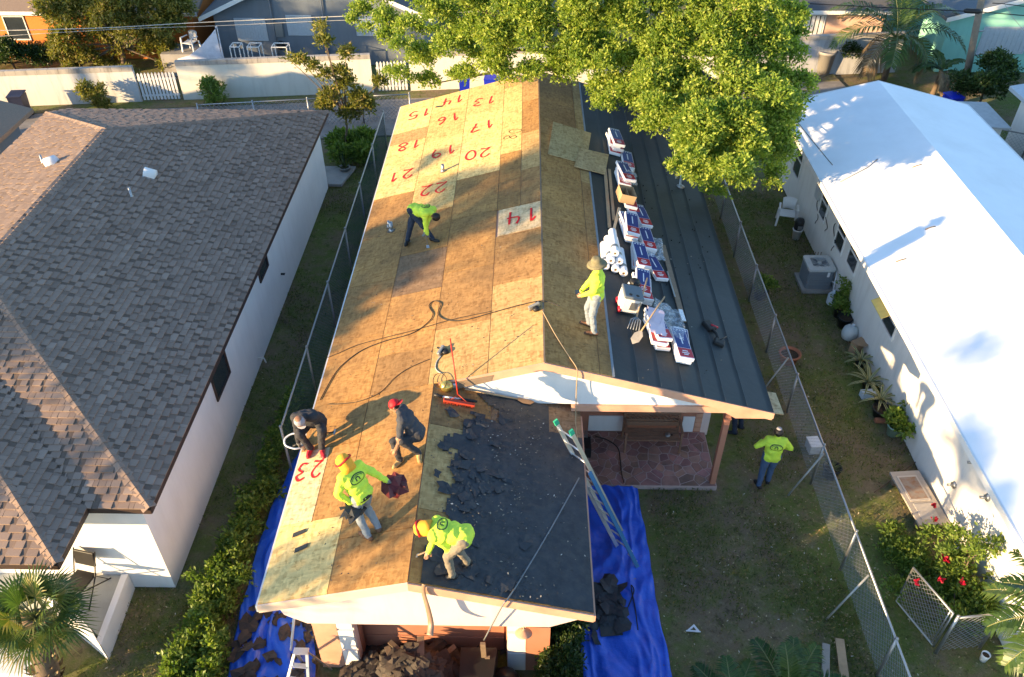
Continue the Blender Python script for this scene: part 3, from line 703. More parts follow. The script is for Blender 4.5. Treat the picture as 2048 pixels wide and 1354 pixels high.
m = MB(); m.prism([(9.185, 16.0, 2.28), (9.185, 16.75, 2.28), (8.75, 16.75, 2.05), (8.75, 16.0, 2.05)], (0, 0, .02)); m.build('window_awning', mk('yellow_board', (.62, .5, .16), .6), WH)
m = MB(); q = PX(1640, 385, 9.2)
m.bb((9.1, q.y - .15, q.z - .2), (9.2, q.y + .15, q.z + .2)); m.build('meter_box', mk('meter_grey', (.42, .44, .44), .5), WH)
for u, v, dz in ((1650, 440, .5), (1632, 420, .7), (1665, 470, .8)):
    q = PX(u, v, 9.185); m = MB(); pp = [q + Vector((-.01, .12 * math.sin(k_ * 1.1) - .05 * k_, dz * .5 - dz * k_ / 7)) for k_ in range(8)]; m.tube(smooth_path([tuple(a) for a in pp]), .012, 5); m.build('wall_cable', BLACK, WH)
for u, v in ((1950, 925), (1975, 995), (1908, 970)):
    q = PX(u, v, 9.185); m = MB(); m.ball(q, (.05, .09, .09), 8); m.tube([q + Vector((0, 0, 0)), q + Vector((-.12, .05, -.05))], .03); m.build('wall_light', GALV, WH)
# scratches and a loose cable on the white roof
onWR = lambda u, v, h=0: onp(u, v, (-ws, 0, 1), WE - ws * WX + h)
q = [onWR(*p, .015) for p in ((1680, 364), (1710, 348), (1735, 335), (1755, 318), (1752, 322))]; m = MB(); m.tube(q, .014, 5)
tag(m.build('roof_cable', mk('grey_cable', (.25, .25, .25), .6), None), 'thin grey cable lying across the sunlit white roof', 'cable')
for i, (u, v, a) in enumerate(((1835, 332, .5), (1862, 456, .6), (1803, 521, .5))):
    q = onWR(u, v, .012); m = MB(); m.tube([q + Vector((-.14, -.02, -.03)), q + Vector((0, .03, 0)), q + Vector((.12, .04, .028))], .016, 5)
    tag(m.build('roof_twig', WOOD_OLD, None), ('short dark twig near the tree shadow on the white roof', 'short dark twig in the middle of the white roof', 'short dark twig nearest the eave on the white roof')[i], 'twig')

# ================================================================ alley: walls, gates, houses behind
def alley_wall(s0, s1, h, label, mat, block=True):
    t = thing('alley_wall', label, 'wall', AP((s0 + s1) / 2), 'walls along the back alley')
    m = MB(); m.prism([AP(s0, .0), AP(s1, .0), AP(s1, .0, h), AP(s0, .0, h)], AP(0, -.16) - AP(0, 0)); m.build('wall_body', mat, t)
    n_ = int((s1 - s0) / .42)
    for i in range(n_):
        a, b = s0 + (s1 - s0) * i / n_ + .005, s0 + (s1 - s0) * (i + 1) / n_ - .005
        m = MB(); m.prism([AP(a, .02, h + .004), AP(b, .02, h + .004), AP(b, .02, h + .2), AP(a, .02, h + .2)], AP(0, -.2) - AP(0, 0)); m.build('cap_block', CAPM, t)
    return t
CAPM = m_stucco('stained_cap', (.40, .37, .33), (.12, .11, .10), .7)
AW1 = m_stucco('stained_white_wall', (.58, .58, .57), (.26, .24, .21), .55); AW2 = m_stucco('cream_wall', (.70, .67, .58), (.4, .36, .28), .3)
alley_wall(-34, -16.35, 1.35, 'stained white alley wall left of the white picket gate', AW1)
alley_wall(-14.6, -6.6, 1.5, 'cream alley wall with a gable shadow, right of the picket gate', AW2)
def picket(s0, s1, z1, nn, label, d=.05):
    t = thing('picket_gate', label, 'gate', AP((s0 + s1) / 2)); ww = (s1 - s0) / nn
    for i in range(nn):
        a = s0 + ww * (i + .18); b = s0 + ww * (i + .82); m = MB()
        m.prism([AP(a, d, .12), AP(b, d, .12), AP(b, d, z1 - .08), AP((a + b) / 2, d, z1), AP(a, d, z1 - .08)], AP(0, -.025) - AP(0, 0)); m.build('picket', WHITE, t)
    for z in (.3, z1 - .3):
        m = MB(); m.bar(AP(s0, d - .04, z), AP(s1, d - .04, z), .03, .08); m.build('rail', WHITE, t)
picket(-16.25, -14.7, 1.3, 11, 'white picket gate between the two alley walls')
picket(-6.4, -5.1, 1.4, 9, 'white picket gate half hidden by the big leafy tree')
t = alley_wall(10.2, 16.9, 1.6, 'grey mildewed wall behind the white roofed house', m_stucco('mildewed_wall', (.42, .42, .43), (.09, .09, .10), .8))
alley_wall(-5.0, 10.0, 1.5, 'pale wall hidden behind the crown of the big tree', AW2)

def gable_house(name, label, x0, x1, y0, y1, eave, ridge_z, wallm, roofm, ridge_x=None, over=.4, along='y', rz=0):
    t = thing(name, label, 'house', ((x0 + x1) / 2, (y0 + y1) / 2, 0)); rx = ridge_x or (x0 + x1) / 2
    if along == 'y':
        m = MB(); m.prism([(x0, y0, 0), (x1, y0, 0), (x1, y0, eave), (rx, y0, ridge_z - .1), (x0, y0, eave)], (0, y1 - y0, 0)); m.build('walls', wallm, t)
        for a, b in ((x0, rx), (x1, rx)):
            sgn = -1 if a < b else 1; sl = (ridge_z - eave) / abs(b - a); xa = a + sgn * over; za = eave - sl * over
            m = MB(); m.prism([(xa, y0 - over, za), (b, y0 - over, ridge_z), (b, y0 - over, ridge_z + .14), (xa, y0 - over, za + .14)], (0, y1 - y0 + 2 * over, 0)); m.build('roof_pitch', roofm, t)
            m = MB(); m.prism([(xa, y0 - over - .03, za - .04), (b, y0 - over - .03, ridge_z - .04), (b, y0 - over - .03, ridge_z + .15), (xa, y0 - over - .03, za + .15)], (0, .028, 0)); m.build('rake_board', WHITE, t)
    else:
        ry = (y0 + y1) / 2; m = MB(); m.prism([(x0, y0, 0), (x0, y1, 0), (x0, y1, eave), (x0, ry, ridge_z - .1), (x0, y0, eave)], (x1 - x0, 0, 0)); m.build('walls', wallm, t)
        for a in (y0, y1):
            sgn = -1 if a < ry else 1; sl = (ridge_z - eave) / abs(ry - a); ya = a + sgn * over; za = eave - sl * over
            m = MB(); m.prism([(x0 - over, ya, za), (x0 - over, ry, ridge_z), (x0 - over, ry, ridge_z + .14), (x0 - over, ya, za + .14)], (x1 - x0 + 2 * over, 0, 0)); m.build('roof_pitch', roofm, t)
            m = MB(); m.bar((x0 - over, ya - .015 * -sgn, za + .05), (x1 + over, ya - .015 * -sgn, za + .05), .03, .16); m.build('eave_board', WHITE, t)
    return t
GREYW = m_stucco('blue_grey_stucco', (.16, .185, .215), (.09, .10, .12), .3); ORANGE = m_stucco('orange_stucco', (.62, .20, .05), (.35, .12, .04), .3)
DROOF = mk('dark_shingles', (.085, .085, .09), .9, .4, 30, bump=.4, bscale=60); TROOF = mk('brown_shingles', (.24, .17, .12), .9, .3, 25, bump=.4, bscale=60)
PURP = m_stucco('mauve_stucco', (.20, .12, .15), (.12, .08, .09), .3); PINKW = m_stucco('rose_stucco', (.58, .38, .30), (.4, .25, .2), .3); TEAL = m_stucco('mint_stucco', (.24, .52, .44), (.15, .32, .28), .35)
def fwindow(parent, x0, x1, z0, z1, y, mat, bars=0, name='window', fm=None):
    m = MB(); m.bb((x0, y - .014, z0), (x1, y - .002, z1)); wn = m.build(name, mat, parent); fm = fm or WHITE
    for a, b, c, d in ((x0 - .05, x0, z0 - .05, z1 + .05), (x1, x1 + .05, z0 - .05, z1 + .05), (x0, x1, z1, z1 + .05), (x0, x1, z0 - .05, z0)):
        m = MB(); m.bb((a, y - .04, c), (b, y - .001, d)); m.build('frame', fm, wn)
    for i in range(bars):
        xx = x0 + (x1 - x0) * (i + .5) / bars; m = MB(); m.bb((xx - (x1 - x0) / bars * .36, y - .034, z0 + .02), (xx + (x1 - x0) / bars * .36, y - .016, z1 - .02)); m.build('slat', fm, wn)
    return wn
SHUT = mk('pale_shutter', (.52, .57, .62), .35, .15, 12, metal=.3); CURT = mk('pale_blind', (.50, .52, .52), .6, .1, 9)
t = gable_house('grey_house', 'blue grey gabled house with corrugated white shutters behind the cream wall', -14.0, -4.6, 37.4, 46, 2.35, 4.4, GREYW, DROOF, over=.5)
fwindow(t, -13.05, -11.75, 1.15, 2.05, 37.4, SHUT, 11, fm=SHUT); fwindow(t, -10.7, -9.65, 1.4, 2.2, 37.4, SHUT, 9, fm=SHUT); fwindow(t, -7.6, -6.6, 1.4, 2.2, 37.4, SHUT, 8, fm=SHUT)
for x in (-9.05, -11.35): 
    m = MB(); m.tube([(x, 37.33, .1), (x, 37.33, 3.2)], .035); m.build('downpipe', GREYW, t)
m = MB(); m.bb((-11.3, 37.3, 1.3), (-10.95, 37.4, 1.9)); m.build('meter_box', GALV, t)
m = MB(); m.lathe([(.16, 0), (.2, .03), (.2, .1), (.1, .1)], 16, Matrix.Translation((-11.15, 37.3, .95)) @ Matrix.Rotation(rad(90), 4, 'X')); m.build('hose_reel', BLACK, t)
t = gable_house('orange_house', 'bright orange stucco house behind the left alley wall and leafy tree', -31, -15.2, 38.0, 45, 2.25, 3.3, ORANGE, TROOF, along='x')
fwindow(t, -23.9, -23.0, .9, 1.9, 38.0, GLASS, 0); fwindow(t, -19.4, -18.4, 1.0, 1.9, 38.0, CURT, 6); fwindow(t, -26.2, -25.3, .9, 1.9, 38.0, GLASS, 0)
m = MB(); m.tube([(-25.3, 39.3, 2.5), (-25.5, 39.3, 3.6)], .06, 8); m.build('vent_stack', PLASTIC_W, t)
gable_house('mauve_house', 'dark mauve house in the far left corner beyond the orange house', -36, -24, 47, 56, 2.6, 4.2, PURP, TROOF, along='x')
t = gable_house('rose_house', 'rose stucco house with dark roof behind the mildewed wall and palm', 11.0, 16.2, 38.2, 46, 2.45, 3.9, PINKW, DROOF, along='x')
fwindow(t, 12.7, 13.5, 1.0, 2.1, 38.2, GLASS, 4)
t = gable_house('mint_house', 'mint green house with blue grey shingle roof behind the utility pole', 18.6, 32, 37.0, 46, 2.5, 4.4, TEAL, mk('slate_shingles', (.11, .13, .15), .9, .35, 25, bump=.4, bscale=60), ridge_x=25.5)
fwindow(t, 20.2, 22.2, .9, 2.0, 37.0, SHUT, 9, fm=SHUT)
gable_house('brown_roof_house', 'house with brown shingle roof at the left picture edge, behind the shingled house', -27.4, -17.4, 15, 26.2, 2.55, 3.95, GREYW, TROOF, ridge_x=-22.4, over=.45)
t = gable_house('corner_house', 'blue tiled lean-to roof past the right end of the white roof', 18.4, 26, 22, 29.5, 2.2, 2.9, STUC_W, mk('blue_white_tiles', (.42, .46, .5), .6, .2, 8), ridge_x=22)
# curved white stair panel, white bench frames and a pale roof shed behind the alley
m = MB(); m.prism([(-15.35, 35.6, .8), (-13.35, 35.6, .8), (-13.3, 35.6, 2.3), (-13.6, 35.6, 2.0), (-14.2, 35.6, 1.45), (-14.8, 35.6, 1.05), (-15.35, 35.6, .9)], (0, .06, 0)); m.bb((-13.36, 35.6, 0), (-13.28, 35.66, 2.35)); m.bb((-15.3, 35.605, 0), (-15.2, 35.655, .8))
tag(m.build('stair_screen', mk('lilac_white', (.62, .63, .70), .5), None), 'white curved screen panel rising beside the grey house', 'screen')
def frame_table(x0, x1, y, label):
    t = thing('metal_table_frame', label, 'table', ((x0 + x1) / 2, y, 0), 'white metal table frames by the grey house'); h = 1.62
    m = MB(); m.bar((x0, y, h), (x1, y, h), .035, .035); m.bar((x0, y + .5, h), (x1, y + .5, h), .035, .035); m.bar((x0, y, h), (x0, y + .5, h), .03, .03); m.bar((x1, y, h), (x1, y + .5, h), .03, .03); m.build('top_frame', WHITE, t)
    for x in (x0, x1):
        for yy in (y, y + .5): m = MB(); m.bar((x, yy, 0), (x, yy, h - .025), .035, .035); m.build('leg', WHITE, t)
frame_table(-12.75, -12.35, 35.15, 'leftmost white metal frame standing behind the cream wall'); frame_table(-12.0, -11.5, 35.15, 'middle white metal frame standing behind the cream wall'); frame_table(-10.95, -10.3, 35.15, 'rightmost white metal frame standing behind the cream wall')
# ================================================================ vegetation
def leaf_quads(P, D, size, aspect=.45, fold=.25, up=None):
    """P points, D leaf directions -> diamond leaves (n,4 faces)"""
    n = len(P); D = D / np.linalg.norm(D, axis=1, keepdims=True)
    rnd = RNG.normal(size=(n, 3)) if up is None else np.tile(np.array(up, float), (n, 1)) + RNG.normal(size=(n, 3)) * .35
    S_ = np.cross(D, rnd); S_ /= np.linalg.norm(S_, axis=1, keepdims=True) + 1e-9; N_ = np.cross(S_, D)
    L_ = (size * RNG.uniform(.65, 1.25, n))[:, None]; W_ = L_ * aspect / 2
    a = P; c = P + D * L_; b = P + D * L_ * .5 + S_ * W_ + N_ * L_ * fold * .3; d = P + D * L_ * .5 - S_ * W_ + N_ * L_ * fold * .3
    V = np.stack([a, b, c, d], 1).reshape(-1, 3); return V, np.arange(4 * n).reshape(n, 4)
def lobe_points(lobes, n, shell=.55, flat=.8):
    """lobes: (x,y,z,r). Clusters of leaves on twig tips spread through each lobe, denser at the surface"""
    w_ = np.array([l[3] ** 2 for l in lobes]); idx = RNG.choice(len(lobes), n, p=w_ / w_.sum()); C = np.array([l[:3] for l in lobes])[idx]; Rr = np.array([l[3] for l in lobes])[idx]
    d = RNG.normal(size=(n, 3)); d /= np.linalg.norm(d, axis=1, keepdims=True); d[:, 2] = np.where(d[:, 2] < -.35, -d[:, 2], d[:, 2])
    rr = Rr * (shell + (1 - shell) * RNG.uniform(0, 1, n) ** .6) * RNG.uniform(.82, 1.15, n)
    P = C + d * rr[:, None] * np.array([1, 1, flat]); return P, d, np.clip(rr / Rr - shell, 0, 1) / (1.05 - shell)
def crown_mesh(name, lobes, nclump, per, size, aspect, mat, shell=.55, spread=.12, flat=.8, droop=.0):
    P, d, fr = lobe_points(lobes, nclump, shell, flat)
    Q = np.repeat(P, per, 0) + RNG.normal(size=(nclump * per, 3)) * spread * .35
    dd = np.repeat(d, per, 0) * .55 + RNG.normal(size=(nclump * per, 3)) * .75; dd[:, 2] += .15 - droop
    tone = np.clip(np.repeat(RNG.uniform(0, 1, nclump) * .55 + .3 * fr, per) + RNG.uniform(-.05, .3, nclump * per), 0, 1)  # outer leaves lighter: sunlit tips put into the colour, as younger growth
    V, F = leaf_quads(Q, dd, size, aspect); return npmesh(name, V, F, mat, tone)
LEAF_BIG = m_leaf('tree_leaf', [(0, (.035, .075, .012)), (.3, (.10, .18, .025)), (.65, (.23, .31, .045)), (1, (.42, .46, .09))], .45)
LEAF_DARK = m_leaf('dark_leaf', [(0, (.012, .03, .009)), (.5, (.03, .06, .014)), (1, (.07, .10, .02))], .3)
LEAF_OLIVE = m_leaf('olive_leaf', [(0, (.045, .06, .012)), (.4, (.115, .13, .025)), (.75, (.23, .22, .045)), (1, (.32, .24, .08))], .4)
LEAF_LIME = m_leaf('vine_leaf', [(0, (.035, .08, .012)), (.5, (.11, .18, .03)), (1, (.24, .30, .06))], .4)
LEAF_PALM = m_leaf('palm_leaf', [(0, (.02, .045, .014)), (.5, (.05, .095, .02)), (.85, (.12, .16, .035)), (1, (.26, .22, .08))], .3, .35)
LEAF_DRY = m_leaf('dry_leaf', [(0, (.10, .065, .035)), (.5, (.20, .14, .075)), (1, (.34, .26, .15))], .15, .8)
LEAF_VARI = m_leaf('striped_leaf', [(0, (.04, .07, .025)), (.5, (.12, .16, .06)), (1, (.42, .40, .22))], .25)
PETAL = m_leaf('red_petal', [(0, (.25, .004, .02)), (1, (.5, .015, .05))], .3)
def limb(mb_, a, b, r0, r1, seed=0, k=6, wob=.18):
    a, b = Vector(a), Vector(b); pts = []
    for i in range(k + 1):
        t = i / k; p = a.lerp(b, t); w2 = wob * math.sin(t * math.pi) * (b - a).length * .3
        p += Vector((noise.noise(Vector((seed, t * 2, 1))), noise.noise(Vector((seed, t * 2, 5))), noise.noise(Vector((seed, t * 2, 9))) * .5)) * w2; pts.append(p)
    mb_.tube(pts, [r0 + (r1 - r0) * i / k for i in range(k + 1)], 7); return pts
def tree(name, label, base, fork, lobes, nclump, per, size, aspect, mat, trunk_r=.18, group=None, cat='tree', **kw):
    t = thing(name, label, cat, base, group); m = MB(); limb(m, Vector(base) - Vector((0, 0, .1)), fork, trunk_r, trunk_r * .7, 1); m.build('trunk', BARK, t)
    m = MB()
    for i, l in enumerate(lobes):
        if i % max(1, len(lobes) // 26) == 0: limb(m, fork, (l[0], l[1], l[2] - l[3] * .2), trunk_r * .45, .012, i)
    m.build('branches', BARK, t, kind='stuff')
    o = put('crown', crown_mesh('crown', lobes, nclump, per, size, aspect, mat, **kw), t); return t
# --- the big tree: lobes follow the outline in the photograph, each at its own depth
BL = []
def lobe(u, v, z, r): p = G(u, v, z); BL.append((p.x, p.y, p.z, r))
for u, v, z, r in ((1400, 330, 3.9, .75), (1470, 335, 3.7, .8), (1530, 310, 3.8, .8), (1375, 285, 4.2, .7), (1440, 270, 4.5, .9), (1520, 255, 4.6, 1.0), (1560, 240, 4.2, .7), (1300, 250, 4.3, .6), (1345, 235, 4.7, .8),
                   (1270, 205, 4.6, .7), (1205, 175, 4.7, .7), (1130, 150, 4.8, .6), (1060, 140, 4.9, .6), (985, 130, 5.0, .7), (930, 145, 4.6, .5), (1400, 200, 5.3, 1.0), (1480, 180, 5.6, 1.1), (1545, 160, 5.4, .9), (1575, 110, 5.6, .8),
                   (1310, 160, 5.6, 1.0), (1230, 120, 5.7, .9), (1150, 95, 5.9, .9), (1070, 80, 6.0, .9), (990, 70, 6.0, .9), (900, 95, 5.4, .8), (840, 110, 5.0, .7), (820, 60, 5.4, .8), (770, 40, 5.4, .7), (720, 20, 5.4, .5), (800, 150, 4.0, .5),
                   (860, 165, 3.6, .5), (880, 35, 6.2, .9), (960, 10, 6.6, 1.0), (1060, 20, 6.8, 1.0), (1160, 30, 6.8, 1.0), (1250, 50, 6.6, 1.0), (1340, 80, 6.4, 1.1), (1430, 110, 6.2, 1.1), (1520, 80, 6.3, 1.1), (1570, 40, 6.2, .8),
                   (1380, 10, 7.2, 1.1), (1480, 20, 7.2, 1.1), (1540, -10, 7.0, .9), (1290, -10, 7.5, 1.1), (1200, -30, 7.6, 1.1), (1100, -50, 7.6, 1.1), (1000, -60, 7.4, 1.1), (900, -50, 7.0, 1.0), (800, -30, 6.2, .9), (730, -40, 5.8, .7),
                   (1450, -60, 8.0, 1.2), (1350, -80, 8.2, 1.2), (1230, -110, 8.4, 1.2), (1430, 380, 3.0, .35), (1550, 345, 3.2, .45), (1580, 190, 4.4, .5), (1590, 70, 5.6, .5), (1440, 322, 4.5, .7), (1500, 300, 4.8, .8), (1550, 280, 4.7, .8), (1480, 245, 5.4, .9), (1560, 215, 5.3, .9), (1400, 240, 5.2, .8), (1433, 264, 5.0, .9), (1405, 262, 5.3, .8), (1500, 262, 4.8, .9), (1455, 235, 5.5, .9), (1380, 290, 4.9, .7), (1540, 250, 5.0, .9), (1250, 135, 5.2, .9), (1300, 110, 5.8, .9), (1200, 95, 5.6, .8), (1360, 150, 5.6, .9), (1270, 175, 4.9, .7), (1330, 195, 5.0, .8), (1120, 120, 5.3, .7), (1000, 105, 5.4, .7), (950, 60, 6.0, .8), (1170, 60, 6.2, .8), (1400, 60, 6.6, .9), (1470, 130, 5.9, .9)):
    lobe(u, v, z, r * .66)
    for k_ in range(2): p_ = G(u, v, z); BL.append((p_.x + RNG.normal() * r * .62, p_.y + RNG.normal() * r * .62, p_.z + RNG.normal() * r * .42, r * RNG.uniform(.3, .5)))
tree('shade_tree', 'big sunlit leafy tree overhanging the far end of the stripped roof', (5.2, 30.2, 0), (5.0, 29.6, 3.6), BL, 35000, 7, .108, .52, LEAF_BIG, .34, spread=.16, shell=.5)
# --- smaller trees and shrubs
def blob(c, r, n, sq=.8): return [(c[0] + RNG.normal() * r * .45, c[1] + RNG.normal() * r * .35, c[2] + RNG.normal() * r * .4 * sq, r * RNG.uniform(.35, .55)) for _ in range(n)]
lb = []
for u, v, z, r in ((160, 30, 2.6, .9), (230, 20, 2.8, 1.0), (310, 15, 2.8, .9), (140, 75, 2.0, .7), (200, 70, 2.2, .8), (270, 60, 2.3, .8), (340, 45, 2.4, .7), (180, 110, 1.6, .5), (240, 100, 1.7, .5), (120, 40, 2.4, .6), (330, 100, 1.5, .4), (335, 125, 1.3, .3), (260, -20, 3.3, 1.0), (170, -20, 3.2, .9), (350, -10, 3.0, .7), (110, 10, 2.8, .7), (150, 130, 1.3, .4), (210, 130, 1.3, .45), (290, 100, 1.7, .5), (360, 20, 2.7, .6), (310, 70, 2.0, .6), (130, 100, 1.7, .5)):
    p = PY(u, v, 36.4); lb.append((p.x, p.y + RNG.uniform(-.5, .5), p.z, r))
tree('fruit_tree', 'broad olive green tree in front of the orange house', (-18.2, 36.4, 0), (-18.1, 36.4, 1.2), lb, 7600, 6, .17, .38, LEAF_OLIVE, .14, spread=.2, droop=.35)
lb = [(x, 36.2 + RNG.uniform(-.3, .4), z, .5) for x, z in ((-23.5, .7), (-22.9, 1.0), (-22.3, .8), (-21.8, .6), (-24.2, .6), (-24.8, .8), (-25.4, .6), (-23.2, 1.2))]
tree('dark_shrub', 'dark green shrub against the orange wall in the left corner', (-23.2, 36.3, 0), (-23.2, 36.3, .4), lb, 1500, 6, .18, .4, LEAF_DARK, .06, cat='shrub', spread=.2)
p = Vector((-6.75, 28.5, 0)); lb = []
for u, v, r in ((690, 175, .35), (660, 195, .35), (720, 200, .35), (650, 215, .3), (700, 230, .35), (735, 215, .3), (680, 150, .3), (600, 125, .2), (575, 122, .16), (625, 135, .2), (650, 150, .2), (690, 110, .25), (650, 80, .22), (640, 60, .2), (760, 165, .2)):
    q = PY(u, v, 28.6); lb.append((q.x, q.y + RNG.uniform(-.25, .25), q.z, r))
tree('slender_tree', 'slender young tree at the far corner between the two houses', p, (-6.6, 28.5, 1.7), lb, 900, 6, .17, .38, LEAF_OLIVE, .05, spread=.2)
lb = [(-6.4 + RNG.uniform(-.9, .9), 28.3 + RNG.uniform(-.6, .8), .35, .38) for _ in range(9)]
tree('low_shrub', 'low green shrub bed under the slender young tree', (-6.3, 28.4, 0), (-6.3, 28.4, .2), lb, 900, 6, .2, .35, LEAF_LIME, .03, cat='shrub', spread=.2)
for i, (u, v, hh, lab) in enumerate(((200, 215, 1.1, 'tall thin yellow green bush by the alley, left of the picket gate'), (430, 205, 1.0, 'yellow green bush by the alley, before the cream wall'), (260, 180, 1.0, 'leggy light green bush touching the stained alley wall'))):
    q = G(u, v + 8, 0); lb = [(q.x + RNG.normal() * .25, q.y + RNG.normal() * .2, RNG.uniform(.15, hh), .22) for _ in range(12)]
    tree('alley_bush', lab, q, (q.x, q.y, .5), lb, 420, 6, .15, .32, LEAF_OLIVE if i != 1 else LEAF_LIME, .025, cat='bush', group='bushes along the alley', spread=.2)
# vine hedge along the left fence, thin and low at the back, thick and sunlit in front
lb = []
for i in range(64):
    t = i / 63; y = 6.9 + 8.2 * t ** 1.25; wd = .30 * (1 - t) + .08
    for k in range(3): lb.append((-6.08 + .40 * t + RNG.normal() * wd * .7, y + RNG.normal() * .15, RNG.uniform(.06, .55 - .2 * t), RNG.uniform(.12, .24) * (1.15 - .45 * t)))
VH = thing('vine_hedge', 'rambling green vine hedge along the fence left of the blue tarp', 'hedge', (-6, 10, 0))
put('foliage', crown_mesh('foliage', lb, 3600, 6, .10, .55, LEAF_LIME, spread=.12, shell=.4), VH)['kind'] = 'stuff'
m = MB()
for i in range(40): y = 7 + i * .2; limb(m, (-5.95 + .04 * i * .2, y, 0), (-5.95 + RNG.normal() * .25, y + RNG.normal() * .2, RNG.uniform(.3, .6)), .014, .005, i)
m.build('stems', BARK, VH, kind='stuff')
# bush by the garage corner and rose bush by the gate
lb = [(.78 + RNG.normal() * .16, 8.0 + RNG.normal() * .4, RNG.uniform(.15, 1.05), .3) for _ in range(16)]
tree('corner_bush', 'dense dark green bush between garage corner and blue tarp', (.85, 8.0, 0), (.85, 8.0, .4), lb, 2300, 6, .085, .5, LEAF_DARK, .05, cat='bush', spread=.12)
lb = [(8.62 + RNG.normal() * .3, 9.55 + RNG.normal() * .45, RNG.uniform(.15, .85), .22) for _ in range(20)] + [(8.75 + RNG.normal() * .35, 10.2 + RNG.normal() * .3, RNG.uniform(1.0, 1.6), .14) for _ in range(10)]
RB = tree('rose_bush', 'rambling rose bush with red blooms behind the open chain-link gate', (8.7, 9.8, 0), (8.7, 9.8, .4), lb, 1100, 6, .095, .5, LEAF_LIME, .03, cat='bush', spread=.15)
for k, (u, v) in enumerate(((1888, 1118), (1925, 1165), (1880, 1160), (1865, 1012), (1868, 1040), (1895, 1120), (1830, 1165))):
    q = G(u, v, 1.05 if v > 1100 else .5); P = np.tile(np.array(q), (16, 1)) + RNG.normal(size=(16, 3)) * .015; d = RNG.normal(size=(16, 3)); d[:, 2] = np.abs(d[:, 2])
    V, F = leaf_quads(P, d, .075, .8); put('bloom', npmesh('bloom', V, F, PETAL, RNG.uniform(0, 1, 16)), RB)
lb = [(8.1 + RNG.normal() * .3, 10.4 + RNG.normal() * .5, RNG.uniform(.05, .3), .22) for _ in range(16)]
tree('ground_shrub', 'low yellow green shrub beside the old door panel by the cream wall', (8.1, 10.4, 0), (8.1, 10.4, .15), lb, 1000, 6, .085, .5, LEAF_LIME, .02, cat='shrub', spread=.12)
# --- palms
def frond(base, az, el, length, curl, nl, lw, ll, V, F, T, tone=.5, dry=False, vee=.5):
    """one feather frond: returns rachis points"""
    az_ = np.array([math.cos(az), math.sin(az), 0]); up = np.array([0, 0, 1.0]); p = np.array(base, float); e = el; pts = [p.copy()]; n_ = 14
    for i in range(n_):
        d = az_ * math.cos(e) + up * math.sin(e); p = p + d * length / n_; e -= curl / n_; pts.append(p.copy())
    side = np.cross(az_, up); pts = np.array(pts)
    for i in range(nl):
        t = .12 + .88 * i / (nl - 1); k = t * n_; a = int(min(k, n_ - 1)); f = k - a; q = pts[a] * (1 - f) + pts[a + 1] * f; tan = pts[a + 1] - pts[a]; tan /= np.linalg.norm(tan)
        nn_ = np.cross(side, tan)
        for s in (-1, 1):
            l = ll * (math.sin(math.pi * (t * .86 + .1)) ** .6) * RNG.uniform(.85, 1.1); d = tan * .55 + s * side * .8 + nn_ * (vee * .4) + RNG.normal(size=3) * .06; d /= np.linalg.norm(d)
            mid = q + d * l * .55; tip = q + d * l + np.array([0, 0, -l * (.35 if not dry else .9)]); wv = np.cross(d, nn_); wv = wv / (np.linalg.norm(wv) + 1e-9) * lw
            o = len(V); V += [q - wv * .5, q + wv * .5, mid + wv, mid - wv, tip]; F.append((o, o + 1, o + 2, o + 3)); F.append((o + 3, o + 2, o + 4, o + 4)); tv = tone + RNG.uniform(-.2, .2); T += [tv, tv]
    return pts
def palm_mesh(name, V, F, T, mat):
    me = bpy.data.meshes.new(name); F2 = [tuple(dict.fromkeys(f)) for f in F]; me.from_pydata([tuple(v) for v in V], [], F2); me.materials.append(mat)
    at = me.attributes.new('v', 'FLOAT', 'FACE'); at.data.foreach_set('value', [min(1, max(0, t)) for t in T]); me.update(); return me
def palm(name, label, base, top, fr, mat=LEAF_PALM, lw=.02, ll=.45, trunk_r=.12, nl=34, dry=()):
    t = thing(name, label, 'palm', base); m = MB(); pts = [Vector(base).lerp(Vector(top), i / 8) for i in range(9)]; m.tube(pts, [trunk_r * (1.15 - .3 * i / 8) * (1 + .06 * (i % 2)) for i in range(9)], 10); m.build('trunk', BARK, t)
    for i, (az, el, ln, cu) in enumerate(fr):
        V, F, T = [], [], []; isd = i in dry; pts = frond(top, az, el, ln, cu, nl, lw, ll, V, F, T, .45 + .2 * math.sin(i * 2.1), isd); fo = put('frond', palm_mesh('frond', V, F, T, LEAF_DRY if isd else mat), t)
        m = MB(); m.tube([tuple(p) for p in pts], [.022 - .016 * k / len(pts) for k in range(len(pts))], 5); m.build('stalk', LEAFSTEM, fo)
    return t
LEAFSTEM = mk('palm_stalk', (.16, .17, .06), .5, .3, 12)
q = G(1795, 150, 0)
palm('coconut_palm', 'coconut palm with drooping dry fronds behind the mildewed wall', (16.0, 36.0, 0), (15.9, 35.8, 1.9), [(rad(a), rad(e), l, c) for a, e, l, c in ((80, 75, 3.6, 1.6), (20, 60, 3.4, 1.7), (-20, 45, 3.2, 1.8), (150, 60, 3.4, 1.7), (185, 45, 3.2, 1.9), (110, 80, 3.8, 1.3), (50, 70, 3.6, 1.5), (-60, 35, 2.4, 2.0), (220, 30, 2.6, 2.4), (-35, 20, 2.2, 2.4), (250, 40, 2.4, 2.0), (130, 45, 3.2, 1.6))], lw=.03, ll=.8, nl=44, dry=(8, 9))
palm('banana_plant', 'ragged banana plant with broad leaves beside the blue bin', (17.5, 34.3, 0), (17.5, 34.2, 1.1), [(rad(a), rad(e), 1.5, 1.9) for a, e in ((10, 60), (100, 70), (190, 55), (260, 30), (320, 25), (150, 40), (60, 45))], lw=.09, ll=.32, nl=22, trunk_r=.1, dry=(3,))
lb = [(18.6 + RNG.normal() * .6, 32.4 + RNG.normal() * .5, RNG.uniform(.8, 2.2), .42) for _ in range(16)]
